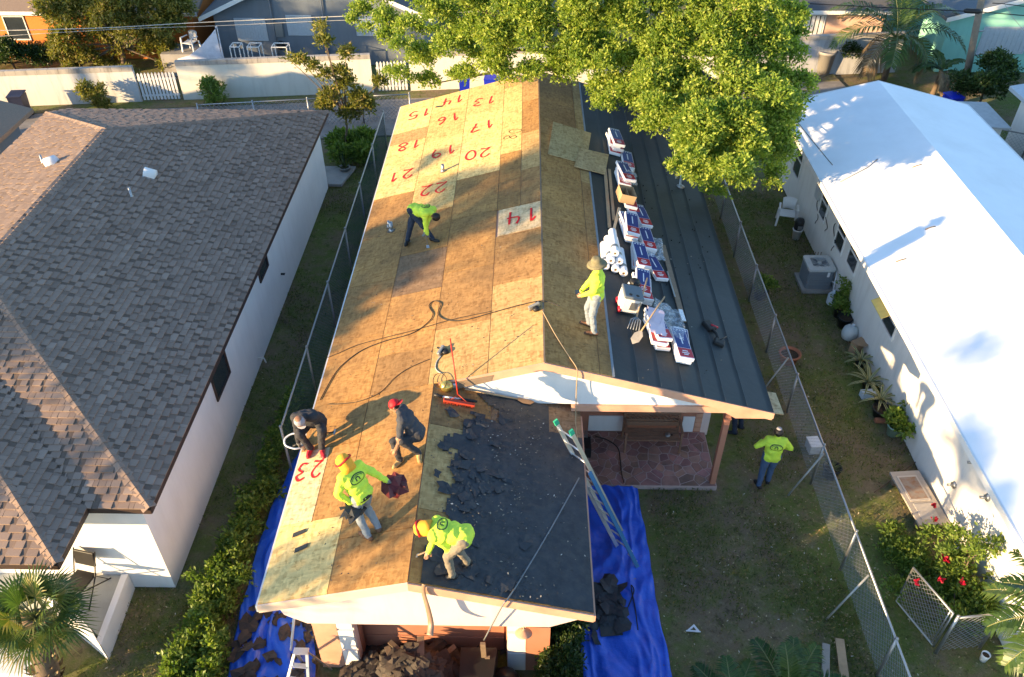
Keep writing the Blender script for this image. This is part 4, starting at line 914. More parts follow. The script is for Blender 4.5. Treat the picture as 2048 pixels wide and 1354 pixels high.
tree('pole_tree', 'small dark tree around the foot of the leaning utility pole', (18.6, 32.5, 0), (18.6, 32.5, .9), lb, 1700, 6, .15, .4, LEAF_DARK, .06, spread=.2)
def fan_palm(name, label, base, top, n_, r, mat=LEAF_PALM, lw=.02, low=-.5):
    """crown of stiff fan leaves: bundles of long blades that radiate from each leaf's hub"""
    t = thing(name, label, 'palm', base); m = MB(); bp = [Vector(base).lerp(Vector(top), i / 9) for i in range(10)]; m.tube(bp, [.17 * (1 + .12 * (i % 2)) for i in range(10)], 12); tr = m.build('trunk', BARK, t)
    P = []; D = []
    for k in range(130): i = RNG.uniform(0, 1); a = RNG.uniform(0, 6.28); p = Vector(base).lerp(Vector(top), i); P.append((p.x + .15 * math.cos(a), p.y + .15 * math.sin(a), p.z)); D.append((math.cos(a), math.sin(a), .8))
    V, F = leaf_quads(np.array(P), np.array(D), .22, .35); put('leaf_bases', npmesh('leaf_bases', V, F, LEAF_DRY, RNG.uniform(0, 1, len(P))), tr)['kind'] = 'stuff'
    for i in range(n_):
        az = 2.4 * i; el = math.asin(max(-1, min(1, low + (1 - low) * (i + .5) / n_))); ax = np.array([math.cos(az) * math.cos(el), math.sin(az) * math.cos(el), math.sin(el)]); hub = np.array(top) + ax * r * .42
        V, F, T = [], [], []; s = np.cross(ax, [0, 0, 1.0]); s /= np.linalg.norm(s) + 1e-9; u_ = np.cross(s, ax); tone = RNG.uniform(.25, .8)
        for k in range(26):
            a = (k / 25 - .5) * 3.6; d = ax * math.cos(a) + s * math.sin(a) + u_ * .12 * abs(math.sin(a)); d /= np.linalg.norm(d); l = r * .62 * (1 - .28 * abs(math.sin(a))) * RNG.uniform(.9, 1.1); wv = np.cross(d, u_); wv = wv / (np.linalg.norm(wv) + 1e-9) * lw
            o = len(V); tip = hub + d * l + np.array([0, 0, -l * .22]); mid = hub + d * l * .55; V += [hub, mid + wv, tip, mid - wv]; F.append((o, o + 1, o + 2, o + 3)); T.append(tone + RNG.uniform(-.2, .3))
        fo = put('fan_leaf', palm_mesh('fan_leaf', V, F, T, mat), t); m = MB(); m.tube([tuple(top), tuple(hub)], [.016, .010], 5); m.build('stalk', LEAFSTEM, fo)
    return t
fan_palm('fan_palm', 'spiky fan palm in the bottom left corner beside the white porch', (-8.45, 7.3, 0), (-8.0, 7.42, 2.3), 26, 1.0, lw=.017, low=-.35)
# areca fronds poking in at the bottom and right edges
palm('areca_palm', 'green areca palm at the bottom edge, left of the lumber', (3.75, 7.0, -.3), (3.75, 7.1, .1), [(rad(a), rad(e), 1.0, 1.0) for a, e in ((95, 70), (60, 55), (130, 50), (30, 40), (160, 45), (270, 40))], lw=.013, ll=.36, trunk_r=.06, nl=46)
palm('areca_palm', 'green areca palm at the bottom edge, right next to the lumber', (4.75, 7.25, -.3), (4.75, 7.3, .2), [(rad(a), rad(e), 1.15, .9) for a, e in ((80, 75), (50, 60), (120, 55), (100, 85), (200, 40), (10, 45))], lw=.013, ll=.38, trunk_r=.06, nl=46)
palm('edge_palm', 'palm with bright arching fronds at the lower right picture edge', (9.75, 7.3, -.3), (9.3, 7.75, 2.1), [(rad(a), rad(e), 1.5, 1.5) for a, e in ((120, 55), (150, 35), (175, 25), (200, 10), (100, 70), (160, 60), (215, 30))], lw=.022, ll=.42, trunk_r=.1, nl=36)

# trees beyond the left edge and behind the camera: their crowns throw the dappled shade on the roofs
def off_tree(label, c, r, n_, base, dens, leaf=.26):
    lb = [(c[0] + RNG.normal() * r[0] * .5, c[1] + RNG.normal() * r[1] * .5, c[2] + RNG.normal() * r[2] * .5, RNG.uniform(.35, .75)) for _ in range(n_)]
    tree('tall_tree', label, base, (base[0], base[1], c[2] - r[2] * 1.3), lb, dens, 5, leaf, .5, LEAF_OLIVE, .2, group='tall trees beyond the left edge', spread=.3, shell=.2)
SH_ = lambda p, x: (x, p[1] - .5726 * (p[0] - x), p[2] + .2385 * (p[0] - x))
a = SH_((-2.2, 17.4, 3.3), -25); off_tree('tall loose tree beyond the left edge whose shade crosses the middle of the roof', a, (1.2, 2.6, 1.6), 34, (a[0], a[1], 0), 1000)
a = SH_((-3.6, 8.3, 2.9), -16); off_tree('slim tree beyond the lower left whose shade streaks the bright corner sheet', a, (.5, .8, .6), 8, (a[0], a[1], 0), 120, .2)
a = SH_((-9.0, 10.5, 2.8), -24); off_tree('tree beyond the lower left whose shade crosses the shingled front hip', a, (1.0, 1.6, 1.0), 9, (a[0], a[1], 0), 110)
a = SH_((9.0, 11.5, 2.2), -20); off_tree('tree far beyond the lower left whose shade mottles the cream wall', a, (.8, 2.0, .7), 12, (a[0], a[1], 0), 200)
a = SH_((-10.5, 37.3, 1.7), -38); off_tree('wide tree far beyond the left edge whose shade mottles the grey house', a, (1.5, 3.4, 1.3), 34, (a[0], a[1], 0), 900)
# ================================================================ fences
WIRE = mk('chain_link_wire', (.26, .27, .27), .45, .1, 20, metal=.5); WIRE_G = mk('green_coated_wire', (.03, .065, .055), .5, .2, 15); PIPE_G = mk('pale_rail', (.34, .35, .33), .45, .15, 8, metal=.4)
def wires(p, q, h, cell, r, z0=.04):
    """chain link between p and q: two families of slanting wires"""
    p, q = Vector(p), Vector(q); d = q - p; ln = d.length; d /= ln; nrm = d.cross(Vector((0, 0, 1))); V = []; F = []; hh = h - z0
    k = -hh
    while k < ln:
        for s in (1, -1):
            a, b = (k, k + hh) if s > 0 else (k + hh, k); za, zb = 0.0, hh      # bottom at a, top at b
            ca, cb = max(0, min(ln, a)), max(0, min(ln, b))
            if ca == cb: continue
            ta, tb = (ca - a) / (b - a), (cb - a) / (b - a); P0 = p + d * ca + Vector((0, 0, z0 + hh * ta)); P1 = p + d * cb + Vector((0, 0, z0 + hh * tb))
            dr = (P1 - P0).normalized(); s1 = dr.cross(nrm) * r; s2 = nrm * r * s; o = len(V)
            for b_ in (P0, P1): V += [b_ + s1, b_ - s1 * .5 + s2, b_ - s1 * .5 - s2]
            F += [(o, o + 1, o + 4, o + 3), (o + 1, o + 2, o + 5, o + 4), (o + 2, o, o + 3, o + 5)]
        k += cell * 1.414
    me = bpy.data.meshes.new('chain_link_mesh'); me.from_pydata([tuple(v) for v in V], [], F); me.materials.append(WIRE); return me
def link_fence(name, label, pts, h, step, cell=.075, r=.0032, wm=None, pm=GALV, group=None, cat='fence'):
    t = thing(name, label, cat, pts[0], group)
    for a, b in zip(pts[:-1], pts[1:]):
        a, b = Vector(a), Vector(b); n_ = max(1, round((b - a).length / step))
        me = wires(a, b, h, cell, r); 
        if wm: me.materials[0] = wm
        put('chain_link_mesh', me, t)['kind'] = 'stuff'
        m = MB(); m.tube([a + Vector((0, 0, h)), b + Vector((0, 0, h))], .024, 8); m.build('top_rail', pm, t)
        for i in range(n_ + 1):
            p = a.lerp(b, i / n_); m = MB(); m.tube([p - Vector((0, 0, .1)), p + Vector((0, 0, h + .03))], .03, 8); m.ball(p + Vector((0, 0, h + .05)), .036, 8); m.build('post', pm, t)
    return t
RFX = 6.62
FT = link_fence('chain_link_fence', 'long chain-link fence running up the yard right of the stripped house', [(RFX, 5.6, 0), (RFX, 26.4, 0)], 1.2, 2.4, .07, .0028)
m = MB(); q1, q2 = G(1700, 970, 1.1), G(1655, 1030, 0)
for y in (12.4, 9.3, 15.6):
    m = MB(); m.tube([(RFX - .02, y, 1.12), (RFX - .62, y - .25, 0)], .022, 7); m.build('brace', PIPE_G, FT)
link_fence('green_fence', 'dark green chain-link fence with pale rail between the two houses', [(-5.28, 12.6, 0), (-5.28, 28.9, 0)], 1.5, 2.6, .075, .0032, WIRE_G, PIPE_G)
link_fence('alley_fence', 'chain-link fence along the alley in front of the cream wall', [AP(-13.2, 3.2), AP(-6.9, 3.0), AP(-5.0, 3.0)], 1.15, 2.1, .12, .009)
link_fence('corner_fence', 'grey pipe fence at the far right end of the white roof', [(15.6, 29.2, 0), (18.2, 27.8, 0), (18.4, 23, 0)], 1.3, 1.8, .1, .004)
# hinged gate and short fence at lower right
def gate_panel(name, label, a, b, h, cat='gate'):
    t = thing(name, label, cat, a); a, b = Vector(a), Vector(b); z0 = .1
    cs_ = [a + Vector((0, 0, z0)), b + Vector((0, 0, z0)), b + Vector((0, 0, h)), a + Vector((0, 0, h))]
    m = MB(); m.tube(cs_ + [cs_[0]], .022, 8); m.build('frame', GALV, t); put('chain_link_mesh', wires(a, b, h, .075, .0045, z0), t)['kind'] = 'stuff'
    m = MB(); m.tube([a.lerp(b, .06) + Vector((0, 0, z0)), a.lerp(b, .06) + Vector((0, 0, h))], .014, 6); m.build('stile', GALV, t); return t
gate_panel('fence_gate', 'open chain-link gate standing ajar in front of the rose bush', (7.83, 8.46, 0), (7.46, 9.42, 0), 1.2)
link_fence('short_fence', 'short sagging chain-link fence between gate post and cream house', [(7.9, 8.4, 0), (8.75, 8.5, 0)], 1.15, 1.0, .085, .0045)

# ================================================================ right yard
def at(x, y, z=0, rz=0): return Matrix.Translation((x, y, z)) @ Matrix.Rotation(rz, 4, 'Z')
# air conditioner
AC = thing('air_conditioner', 'grey outdoor air conditioner with round top fan beside cream wall', 'air conditioner', M=at(8.72, 20.3), local=True)
ACM = mk('ac_cabinet', (.20, .225, .25), .45, .1, 6, metal=.2); ACT = mk('ac_top', (.46, .48, .48), .4, .08, 6)
def rrect(w_, d_, r, n_=5):
    p = []
    for cx, cy, a0 in ((w_ - r, d_ - r, 0), (-w_ + r, d_ - r, 90), (-w_ + r, -d_ + r, 180), (w_ - r, -d_ + r, 270)):
        for k in range(n_ + 1): a = rad(a0 + 90 * k / n_); p.append((cx + r * math.cos(a), cy + r * math.sin(a)))
    return p
m = MB(); m.prism([(a, b, .1) for a, b in rrect(.37, .37, .08)], (0, 0, .62)); m.build('cabinet', ACM, AC)
for k in range(9):
    m = MB(); m.prism([(a, b, .14 + k * .062) for a, b in rrect(.385, .385, .085)], (0, 0, .022)); m.build('louvre', ACM, AC)
m = MB(); out_ = rrect(.395, .395, .09); n_ = len(out_); inn = [(.30 * math.cos(math.atan2(b, a)), .30 * math.sin(math.atan2(b, a))) for a, b in out_]
vs_ = [(a, b, .72) for a, b in out_] + [(a, b, .79) for a, b in out_] + [(a, b, .81) for a, b in inn] + [(a, b, .73) for a, b in inn]
fs = [(i, (i + 1) % n_, n_ + (i + 1) % n_, n_ + i) for i in range(n_)] + [(n_ + i, n_ + (i + 1) % n_, 2 * n_ + (i + 1) % n_, 2 * n_ + i) for i in range(n_)] + [(2 * n_ + i, 2 * n_ + (i + 1) % n_, 3 * n_ + (i + 1) % n_, 3 * n_ + i) for i in range(n_)] + [tuple(range(3 * n_, 4 * n_))]
m.add(vs_, fs); m.build('top_cover', ACT, AC)
for k in range(4):
    m = MB(); M = Matrix.Rotation(k * math.pi / 2 + .4, 4, 'Z') @ Matrix.Rotation(.35, 4, 'X'); m.box((.16, 0, .745), (.24, .1, .006), M=Matrix.Translation((0, 0, .0)) @ M @ Matrix.Translation((0, 0, 0)) if False else None)
    m = MB(); m.add([Matrix.Rotation(k * math.pi / 2 + .4, 4, 'Z') @ Vector(p) for p in ((.05, -.03, .745), (.27, -.07, .742), (.27, .06, .772), (.05, .03, .76))], [(0, 1, 2, 3)]); m.build('fan_blade', ACM, AC)
m = MB(); m.lathe([(.07, .74), (.07, .79), (.03, .80)], 14); m.build('fan_hub', ACT, AC)
m = MB()
for r_ in (.1, .17, .24, .29): m.tube([(r_ * math.cos(a * .2617), r_ * math.sin(a * .2617), .80) for a in range(25)], .004, 4, cap=False)
for k in range(8): m.tube([(.06 * math.cos(k * .785), .06 * math.sin(k * .785), .803), (.3 * math.cos(k * .785), .3 * math.sin(k * .785), .803)], .004, 4)
m.build('fan_guard', ACM, AC, kind='stuff')
m = MB(); m.box((0, 0, .05), (.95, .95, .1)); m.build('pad', CONC, AC)
m = MB(); m.box((.2, -.388, .62), (.07, .01, .16)); m.build('rating_plate', PLASTIC_W, AC)
m = MB(); m.tube(smooth_path([(.36, -.3, .35), (.5, -.42, .3), (.55, -.45, .12), (.42, -.5, .14), (.45, -.35, .5), (.48, -.2, .62)]), .02, 6); m.build('line_set', PLASTIC_W, AC)
# white plastic armchair (and one behind the alley)
def plastic_chair(label, M, group='white plastic chairs'):
    t = thing('plastic_chair', label, 'chair', group=group, M=M, local=True)
    m = MB(); m.prism([(-.22, -.22, .4), (.22, -.22, .4), (.25, .22, .38), (-.25, .22, .38)], (0, 0, .03)); m.build('seat', PLASTIC_W, t, bevel=.01)
    m = MB(); vs_ = []; fs = []
    for i in range(7):
        a = (i / 6 - .5) * 1.9
        for z, rr, zz in ((.42, .24, 0), (.62, .26, 0), (.82 - .05 * (a * a), .28, 0)): vs_.append((rr * math.sin(a), -.2 - .1 * math.cos(a) - (z - .42) * .18, z))
    for i in range(6):
        for j in range(2): q = i * 3 + j; fs.append((q, q + 3, q + 4, q + 1))
    m.add(vs_, fs, sm=True); o = m.build('backrest', PLASTIC_W, t); sd = o.modifiers.new('s', 'SOLIDIFY'); sd.thickness = .02
    for sx in (-1, 1):
        m = MB(); m.prism([(sx * .25, -.24, .6), (sx * .31, -.24, .6), (sx * .32, .2, .61), (sx * .26, .2, .61)], (0, 0, .03)); m.build('armrest', PLASTIC_W, t)
        for yy, lean in ((.2, .03), (-.24, -.05)): m = MB(); m.prism([(sx * .25, yy - .03, .6 if yy > 0 else .42), (sx * .31, yy - .03, .6 if yy > 0 else .42), (sx * .31, yy + .02, .6 if yy > 0 else .42), (sx * .25, yy + .02, .6 if yy > 0 else .42)], (sx * .03, lean, -.6 if yy > 0 else -.42)); m.build('leg', PLASTIC_W, t)
    return t
plastic_chair('white plastic armchair against the cream wall near the tree', at(8.7, 23.75, 0, rad(165)))
plastic_chair('white plastic armchair on the steps left of the grey house', at(-14.9, 36.3, 1.0, rad(160)))
m = MB(); m.bb((-16.2, 35.9, 0), (-14.2, 37.2, 1.0)); tag(m.build('stair_landing', CONC, None), 'concrete landing under the white chair beside the orange house', 'landing')
# buckets, jugs, pots
def pot(name, label, x, y, r, h, mat, cat='pot', group=None, plant=None, rim=True, z=0, parts=None):
    t = thing(name, label, cat, M=at(x, y, z), local=True, group=group)
    m = MB(); m.lathe([(r * .75, 0), (r, h * .93)] + ([(r * 1.1, h * .93), (r * 1.1, h)] if rim else [(r, h)]) + [(r * .9, h), (r * .85, h * .8)], 18); m.build('body', mat, t)
    m = MB(); m.lathe([(r * .86, h * .8), (.001, h * .84)], 14, cap=False); m.build('filling', mk_soil, t); return t
mk_soil = mk('soil', (.05, .035, .022), .95, .4, 30, bump=.5); TERRA = mk('terracotta', (.34, .13, .07), .85, .2, 8); BLUEW = mk('blue_white_plastic', (.5, .56, .62), .45, .2, 14); MINT = mk('mint_plastic', (.30, .45, .38), .5)
BU = pot('bucket', 'white plastic bucket with black lidded drum on top, beside the plastic chair', 8.82, 22.85, .15, .36, PLASTIC_W, 'bucket')
m = MB(); m.lathe([(.13, .36), (.15, .4), (.15, .66), (.12, .72), (.04, .74), (.001, .74)], 18); m.build('drum', BLACK, BU); m = MB(); m.box((0, -.152, .47), (.14, .012, .14)); m.build('label_plate', GALV, BU)
t = thing('jug', 'white and blue plastic jug on the grass in front of the air conditioner', 'jug', M=at(8.98, 19.35), local=True)
m = MB(); m.lathe([(.13, 0), (.15, .03), (.15, .3), (.08, .4), (.045, .43), (.045, .48), (.001, .48)], 16); m.build('body', BLUEW, t); m = MB(); m.tube([(.07, 0, .41), (.13, 0, .45), (.16, 0, .36)], .018); m.build('handle', BLUEW, t)
def potted(label, x, y, r, h, potm, mat, n, size, asp, spread, hh, cat='potted plant', droop=0, z=0):
    t = pot('potted_plant', label, x, y, r, h, potm, cat); lb = [(RNG.normal() * spread * .6, RNG.normal() * spread * .6, h + RNG.uniform(.05, hh), spread * .55) for _ in range(8)]
    m = MB()
    for i, l in enumerate(lb): limb(m, (0, 0, h * .8), l[:3], .012, .005, i)
    m.build('stems', BARK, t, kind='stuff'); put('foliage', crown_mesh('foliage', lb, n, 6, size, asp, mat, spread=.12, droop=droop), t); return t
potted('bushy green plant in black pot just below the air conditioner', 9.0, 18.75, .16, .28, BLACK, LEAF_LIME, 170, .11, .5, .22, .28)
potted('tall thin yellow green plant in a pot hard against the cream wall', 9.05, 18.95, .12, .3, BLACK, LEAF_LIME, 110, .09, .5, .16, .75)
potted('leafy potted plant in a black pot on the house side of the long fence', 6.95, 19.6, .2, .3, BLACK, LEAF_LIME, 190, .1, .45, .26, .3)
potted('bushy green plant in a mint pot against the cream wall, nearest the sunlit patch', 8.98, 14.1, .17, .3, MINT, LEAF_LIME, 240, .14, .5, .28, .4)
pot('planter', 'empty wide terracotta planter behind the long chain-link fence', 7.1, 16.75, .27, .3, TERRA, 'planter')
pot('planter', 'black pot with bare soil in the gap between two leafy pots by the wall', 9.02, 18.3, .2, .32, BLACK, 'planter')
t = pot('potted_plant', 'black pot of dry bare twigs right against the long fence', 7.1, 12.75, .2, .3, BLACK, 'potted plant'); m = MB()
for i in range(16): limb(m, (0, 0, .25), (RNG.normal() * .2, RNG.normal() * .2, .3 + RNG.uniform(.1, .35)), .008, .003, i)
m.build('twigs', LEAFSTEM, t, kind='stuff')
t = thing('sack', 'bulging pale grey sack leaning on the wall beside the cardboard sheet', 'sack', M=at(9.0, 17.75), local=True); m = MB()
m.lathe([(.12, 0), (.2, .05), (.22, .2), (.19, .34), (.12, .42), (.05, .43), (.001, .42)], 16); o = m.build('bag', mk('grey_sack', (.42, .46, .46), .6, .15, 9, bump=.4, bscale=20), t); m = MB(); m.tube([(.03, 0, .42), (.05, .02, .5)], [.03, .05], 7); m.build('knot', BLUEW, t)
t = thing('cardboard_box', 'flattened brown cardboard box leaning on the wall by the pale sack', 'box', M=at(9.05, 17.2, 0, .5), local=True); m = MB(); m.box((0, 0, .18), (.36, .22, .36)); m.build('body', mk('cardboard', (.30, .20, .12), .85, .15, 8), t); m = MB(); m.add([(-.18, -.11, .362), (.18, -.11, .362), (.22, -.3, .42), (-.15, -.3, .44)], [(0, 1, 2, 3)]); m.build('flap', bpy.data.materials['cardboard'], t)
def rosette(label, x, y, z, n_, ln, mat=LEAF_VARI, potm=None):
    t = thing('striped_agave', label, 'agave', M=at(x, y, z), local=True, group='striped agaves along the cream wall'); V, F, T = [], [], []
    m = MB(); m.lathe([(.10, -.02), (.15, .2), (.16, .2), (.13, .18)], 12); m.build('pot', potm or BLACK, t)
    for i in range(n_):
        az = 2.4 * i; el = .25 + .95 * (i / n_); l = ln * RNG.uniform(.8, 1.1); p = np.array([0, 0, .18]); pts = [p]
        for k in range(7): d = np.array([math.cos(az) * math.cos(el), math.sin(az) * math.cos(el), math.sin(el)]); p = p + d * l / 7; el -= .17; pts.append(p)
        sd = np.array([-math.sin(az), math.cos(az), 0])
        for s, (w0, w1) in enumerate(((-1, -.35), (-.35, .35), (.35, 1))):
            for k in range(7):
                wa = .034 * math.sin(math.pi * (k / 7 * .85 + .12)); wb = .034 * math.sin(math.pi * min(1, (k + 1) / 7 * .85 + .15)); o = len(V)
                V += [pts[k] + sd * wa * w0, pts[k] + sd * wa * w1, pts[k + 1] + sd * wb * w1, pts[k + 1] + sd * wb * w0]; F.append((o, o + 1, o + 2, o + 3)); T.append(.1 if s == 1 else .9)
    put('leaves', palm_mesh('leaves', V, F, T, mat), t); return t
rosette('striped agave rosette farthest up the cream wall, next to the cardboard', 8.95, 16.6, 0, 16, .52); rosette('largest striped agave rosette, middle of the three by the wall', 8.88, 15.75, 0, 20, .68); rosette('nearest striped agave rosette, standing over a black tub', 8.92, 15.0, .1, 17, .6)
t = pot('tub', 'black plastic tub with brown tray under the nearest agave', 8.88, 14.72, .22, .26, BLACK, 'tub'); m = MB(); m.box((0, -.22, .06), (.4, .1, .1)); m.build('tray', TERRA, t)
m = MB(); m.prism([(8.62, 15.3, .18), (8.98, 15.3, .22), (9.0, 15.5, .22), (8.6, 15.48, .18)], (0, 0, -.18)); tag(m.build('pale_box', BLUEW, None), 'pale grey plastic box between the two nearer agaves', 'box')
t = thing('rack', 'small dark metal rack leaning between the wall and the air conditioner', 'rack', (9.0, 21.1, 0)); 
for k in range(4): m = MB(); m.bar((8.72 + .09 * k, 20.95, 0), (8.78 + .09 * k, 21.15, .6), .02, .02); m.build('slat', WOOD_OLD, t)
m = MB(); m.bar((8.74, 21.1, .5), (9.06, 21.1, .5), .02, .02); m.build('rail', WOOD_OLD, t)
# old door panel lying on supports by the cream wall
t = thing('door_panel', 'old grey wooden door lying flat by the cream wall, rusty inset', 'door', M=at(8.78, 11.95, .22, rad(5)), local=True)
m = MB(); m.box((0, 0, 0), (.68, 1.5, .05)); m.build('slab', mk('grey_board', (.38, .34, .30), .8, .15, 6, dirt=(.2, .16, .13)), t)
m = MB(); m.box((-.02, .25, .03), (.46, .72, .016)); m.build('inset_frame', mk('grey_board2', (.44, .40, .36), .8, .15, 6), t); m = MB(); m.box((-.02, .25, .041), (.38, .62, .006)); m.build('inset', mk('rusty_inset', (.26, .22, .19), .8, .2, 5, dirt=(.22, .09, .03), dscale=5, damt=.9), t)
m = MB(); m.box((-.02, -.4, .031), (.4, .42, .012)); m.build('lower_panel', bpy.data.materials['grey_board2'], t)
for sy in (-.6, .6): m = MB(); m.box((0, sy, -.12), (.6, .12, .2)); m.build('support', WOOD_OLD, t)
m = MB(); pts = smooth_path([tuple(G(*p, .04)) for p in ((1748, 985), (1790, 955), (1830, 925), (1858, 905))]); m.tube(pts, .012, 5); tag(m.build('garden_hose', mk('brown_hose', (.12, .07, .04), .6), None), 'thin brown hose lying from the old door to the wall', 'hose')
t = pot('jug', 'small white jug on the dark ground behind the short fence', 8.7, 8.25, .08, .2, PLASTIC_W, 'jug', rim=False)
t = thing('storage_box', 'white and blue grey plastic storage box on the alley side of the long fence', 'box', M=at(6.9, 13.55, 0, .1) @ Matrix.Scale(.75, 4), local=True); m = MB(); m.box((0, 0, .17), (.32, .4, .34), taper=1.08); m.build('body', BLUEW, t); m = MB(); m.box((0, 0, .36), (.37, .45, .04)); m.build('lid', PLASTIC_W, t)
# front yard: lumber, speed square
for i, (u0, v0, u1, v1, w_, lab) in enumerate(((1652, 1288, 1650, 1400, .14, 'shorter grey board lying in the grass by the fence, left of the pair'), (1679, 1278, 1695, 1400, .16, 'longer pale board lying in the grass by the fence, right of the pair'))):
    a, b = G(u0, v0, .05), G(u1, v1, .05); m = MB(); m.bar(a, b, w_, .045); tag(m.build('board', WOOD if i else mk('grey_lumber', (.30, .27, .23), .85, .2, 10, bump=.2), None, bevel=.004), lab, 'board', 'boards in the front grass')
t = thing('speed_square', 'small white triangular square lying in the dark grass', 'square', G(1387, 1255)); m = MB(); p = [G(1372, 1262, .02), G(1401, 1264, .02), G(1388, 1248, .02)]; c = (p[0] + p[1] + p[2]) / 3; inn = [c + (q - c) * .45 for q in p]
m.add([*p, *inn], [(0, 1, 4, 3), (1, 2, 5, 4), (2, 0, 3, 5)]); o = m.build('plate', PLASTIC_W, t); sd = o.modifiers.new('s', 'SOLIDIFY'); sd.thickness = .01; m = MB(); m.bar(p[0] + Vector((0, 0, .008)), p[1] + Vector((0, 0, .008)), .02, .02); m.build('fence_edge', PLASTIC_W, t)
# black folding chair on the white porch
t = thing('folding_chair', 'black padded folding chair on the white corner porch', 'chair', M=at(-8.42, 9.1, .42, rad(168)), local=True); BC = mk('black_vinyl', (.022, .02, .02), .35, .2, 8)
m = MB(); m.prism([(-.21, -.2, .43), (.21, -.2, .43), (.2, .24, .46), (-.2, .24, .46)], (0, 0, .05)); m.build('seat', BC, t, bevel=.015)
m = MB(); m.prism([(-.22, -.27, .62), (.22, -.27, .62), (.21, -.36, .92), (-.21, -.36, .92)], (0, .045, .01)); m.build('backrest', BC, t, bevel=.012)
for sx in (-1, 1):
    m = MB(); m.tube([(sx * .23, .32, 0), (sx * .23, -.12, .46), (sx * .23, -.36, .94)], .014, 7); m.build('leg', BLACK, t); m = MB(); m.tube([(sx * .21, -.42, 0), (sx * .21, .2, .45)], .014, 7); m.build('leg', BLACK, t)
for yy, zz in ((.27, .06), (-.36, .06)): m = MB(); m.tube([(-.22, yy, zz), (.22, yy, zz)], .01, 6); m.build('stretcher', BLACK, t)
# potted aloe between the houses
t = pot('potted_plant', 'grey pot with spiky aloe at the far end of the left passage', -6.55, 27.0, .2, .26, mk('grey_pot', (.26, .26, .25), .8), 'potted plant'); V, F, T = [], [], []
for i in range(9): frond((0, 0, .22), 2.4 * i, 1.0, .5, .8, 2, .03, .02, V, F, T)
P = np.tile([0, 0, .22], (22, 1)) + RNG.normal(size=(22, 3)) * .03; d = RNG.normal(size=(22, 3)); d[:, 2] = np.abs(d[:, 2]) + .5; V2, F2 = leaf_quads(P, d, .5, .12); put('leaves', npmesh('leaves', V2, F2, LEAF_DARK, RNG.uniform(0, 1, 22)), t)
# bins, utility pole, wires
def bin_(label, x, y, mat, rz=0, s=1.0):
    t = thing('wheelie_bin', label, 'bin', M=at(x, y, 0, rz) @ Matrix.Scale(s, 4), local=True, group='bins')
    m = MB(); m.box((0, 0, .5), (.46, .5, .9), taper=1.18); m.build('body', mat, t); m = MB(); m.prism([(-.29, -.31, .96), (.29, -.31, .96), (.29, .32, 1.0), (-.29, .32, 1.0)], (0, 0, .05)); m.build('lid', mat, t, bevel=.01)
    for sx in (-1, 1): m = MB(); m.lathe([(.1, -.03), (.1, .03)], 14, Matrix.Translation((sx * .25, .25, .1)) @ Matrix.Rotation(rad(90), 4, 'Y')); m.build('wheel', RUBBER, t)
BIN = mk('blue_bin', (.012, .028, .42), .4, .1, 4); NAVY = mk('navy_bin', (.015, .02, .05), .45)
bin_('bright blue bin beside the banana plant', 17.2, 32.0, BIN, .3); bin_('blue bin half hidden under the tree crown, left one', -2.6, 33.9, BIN, .1, .85); bin_('blue bin half hidden under the tree crown, right one', -1.5, 33.9, BIN, -.1, .85); bin_('dark bin at the left picture edge before the alley wall', -20.5, 31.5, NAVY, .1)
m = MB(); pts = smooth_path([tuple(p) for p in ((AP(-15.6, 3.0, .12)), AP(-15.0, 2.9, .2), AP(-14.6, 3.1, .1))]); t = thing('rubbish_bag', 'low dark brown bag lying on the alley behind the shingled roof', 'bag', AP(-13.4, 2.6)); m = MB(); m.ball(AP(-13.4, 2.6, .15), (.5, .3, .2), 12); m.build('bag_body', mk('brown_bag', (.05, .03, .028), .5, .3, 6, bump=.5), t); m = MB(); m.ball(AP(-13.1, 2.5, .33), (.16, .1, .06), 8); m.build('knot', bpy.data.materials['brown_bag'], t)
UP = thing('utility_pole', 'leaning wooden utility pole before the mint green house', 'pole', (18.7, 33.4, 0)); m = MB(); pa, pb = Vector((18.5, 33.6, -.2)), PY(1975, -60, 32.0); m.tube([pa, pa.lerp(pb, .5), pb], [.15, .13, .12], 10); m.build('pole_shaft', mk('grey_pole', (.20, .17, .14), .9, .3, 7, bump=.5, bscale=30), UP)
for z in (2.4, 3.4): q = pa.lerp(pb, z / pb.z); m = MB(); m.tube([q + Vector((.13, 0, 0)), q + Vector((.3, -.05, .05))], .03); m.build('insulator', GALV, UP)
def cable(label, pts, r, mat=BLACK, sag=.0):
    m = MB(); m.tube(smooth_path([tuple(p) for p in pts], 8), r, 5); return tag(m.build('power_line', mat, None), label, 'cable', 'overhead lines')
ca = lambda lab, ps, y, r, mat=BLACK: cable(lab, [PY(u, v, y) for u, v in ps], r, mat)
PALEW = mk('pale_cable', (.42, .40, .36), .6)
ca('pale overhead line crossing the olive tree and grey house, upper of the pair', ((-40, 62), (200, 56), (400, 45), (700, 32), (1000, 22)), 33.5, .018, PALEW); ca('thin overhead line crossing the olive tree and grey house, lower of the pair', ((-40, 75), (240, 58), (420, 52), (700, 40), (1000, 32)), 33.6, .010, PALEW)
ca('dark overhead line in front of palm and utility pole', ((1560, 4), (1750, 14), (1960, 24), (2100, 36)), 31.8, .018); ca('service line from utility pole to upper right', ((1985, 6), (2010, 8), (2060, 14)), 31.8, .016); ca('slack service line dropping right of the utility pole', ((2010, 10), (2030, 40), (2060, 75)), 31.8, .01, PALEW)
m = MB(); a, b = PY(1928, 21, 31.7), PY(1962, 23, 31.7); m.tube([a, a.lerp(b, .1), a.lerp(b, .9), b], [.05, .09, .09, .05], 10); tag(m.build('splice_case', BLACK, None), 'black splice case hanging on the line left of the pole', 'splice case')
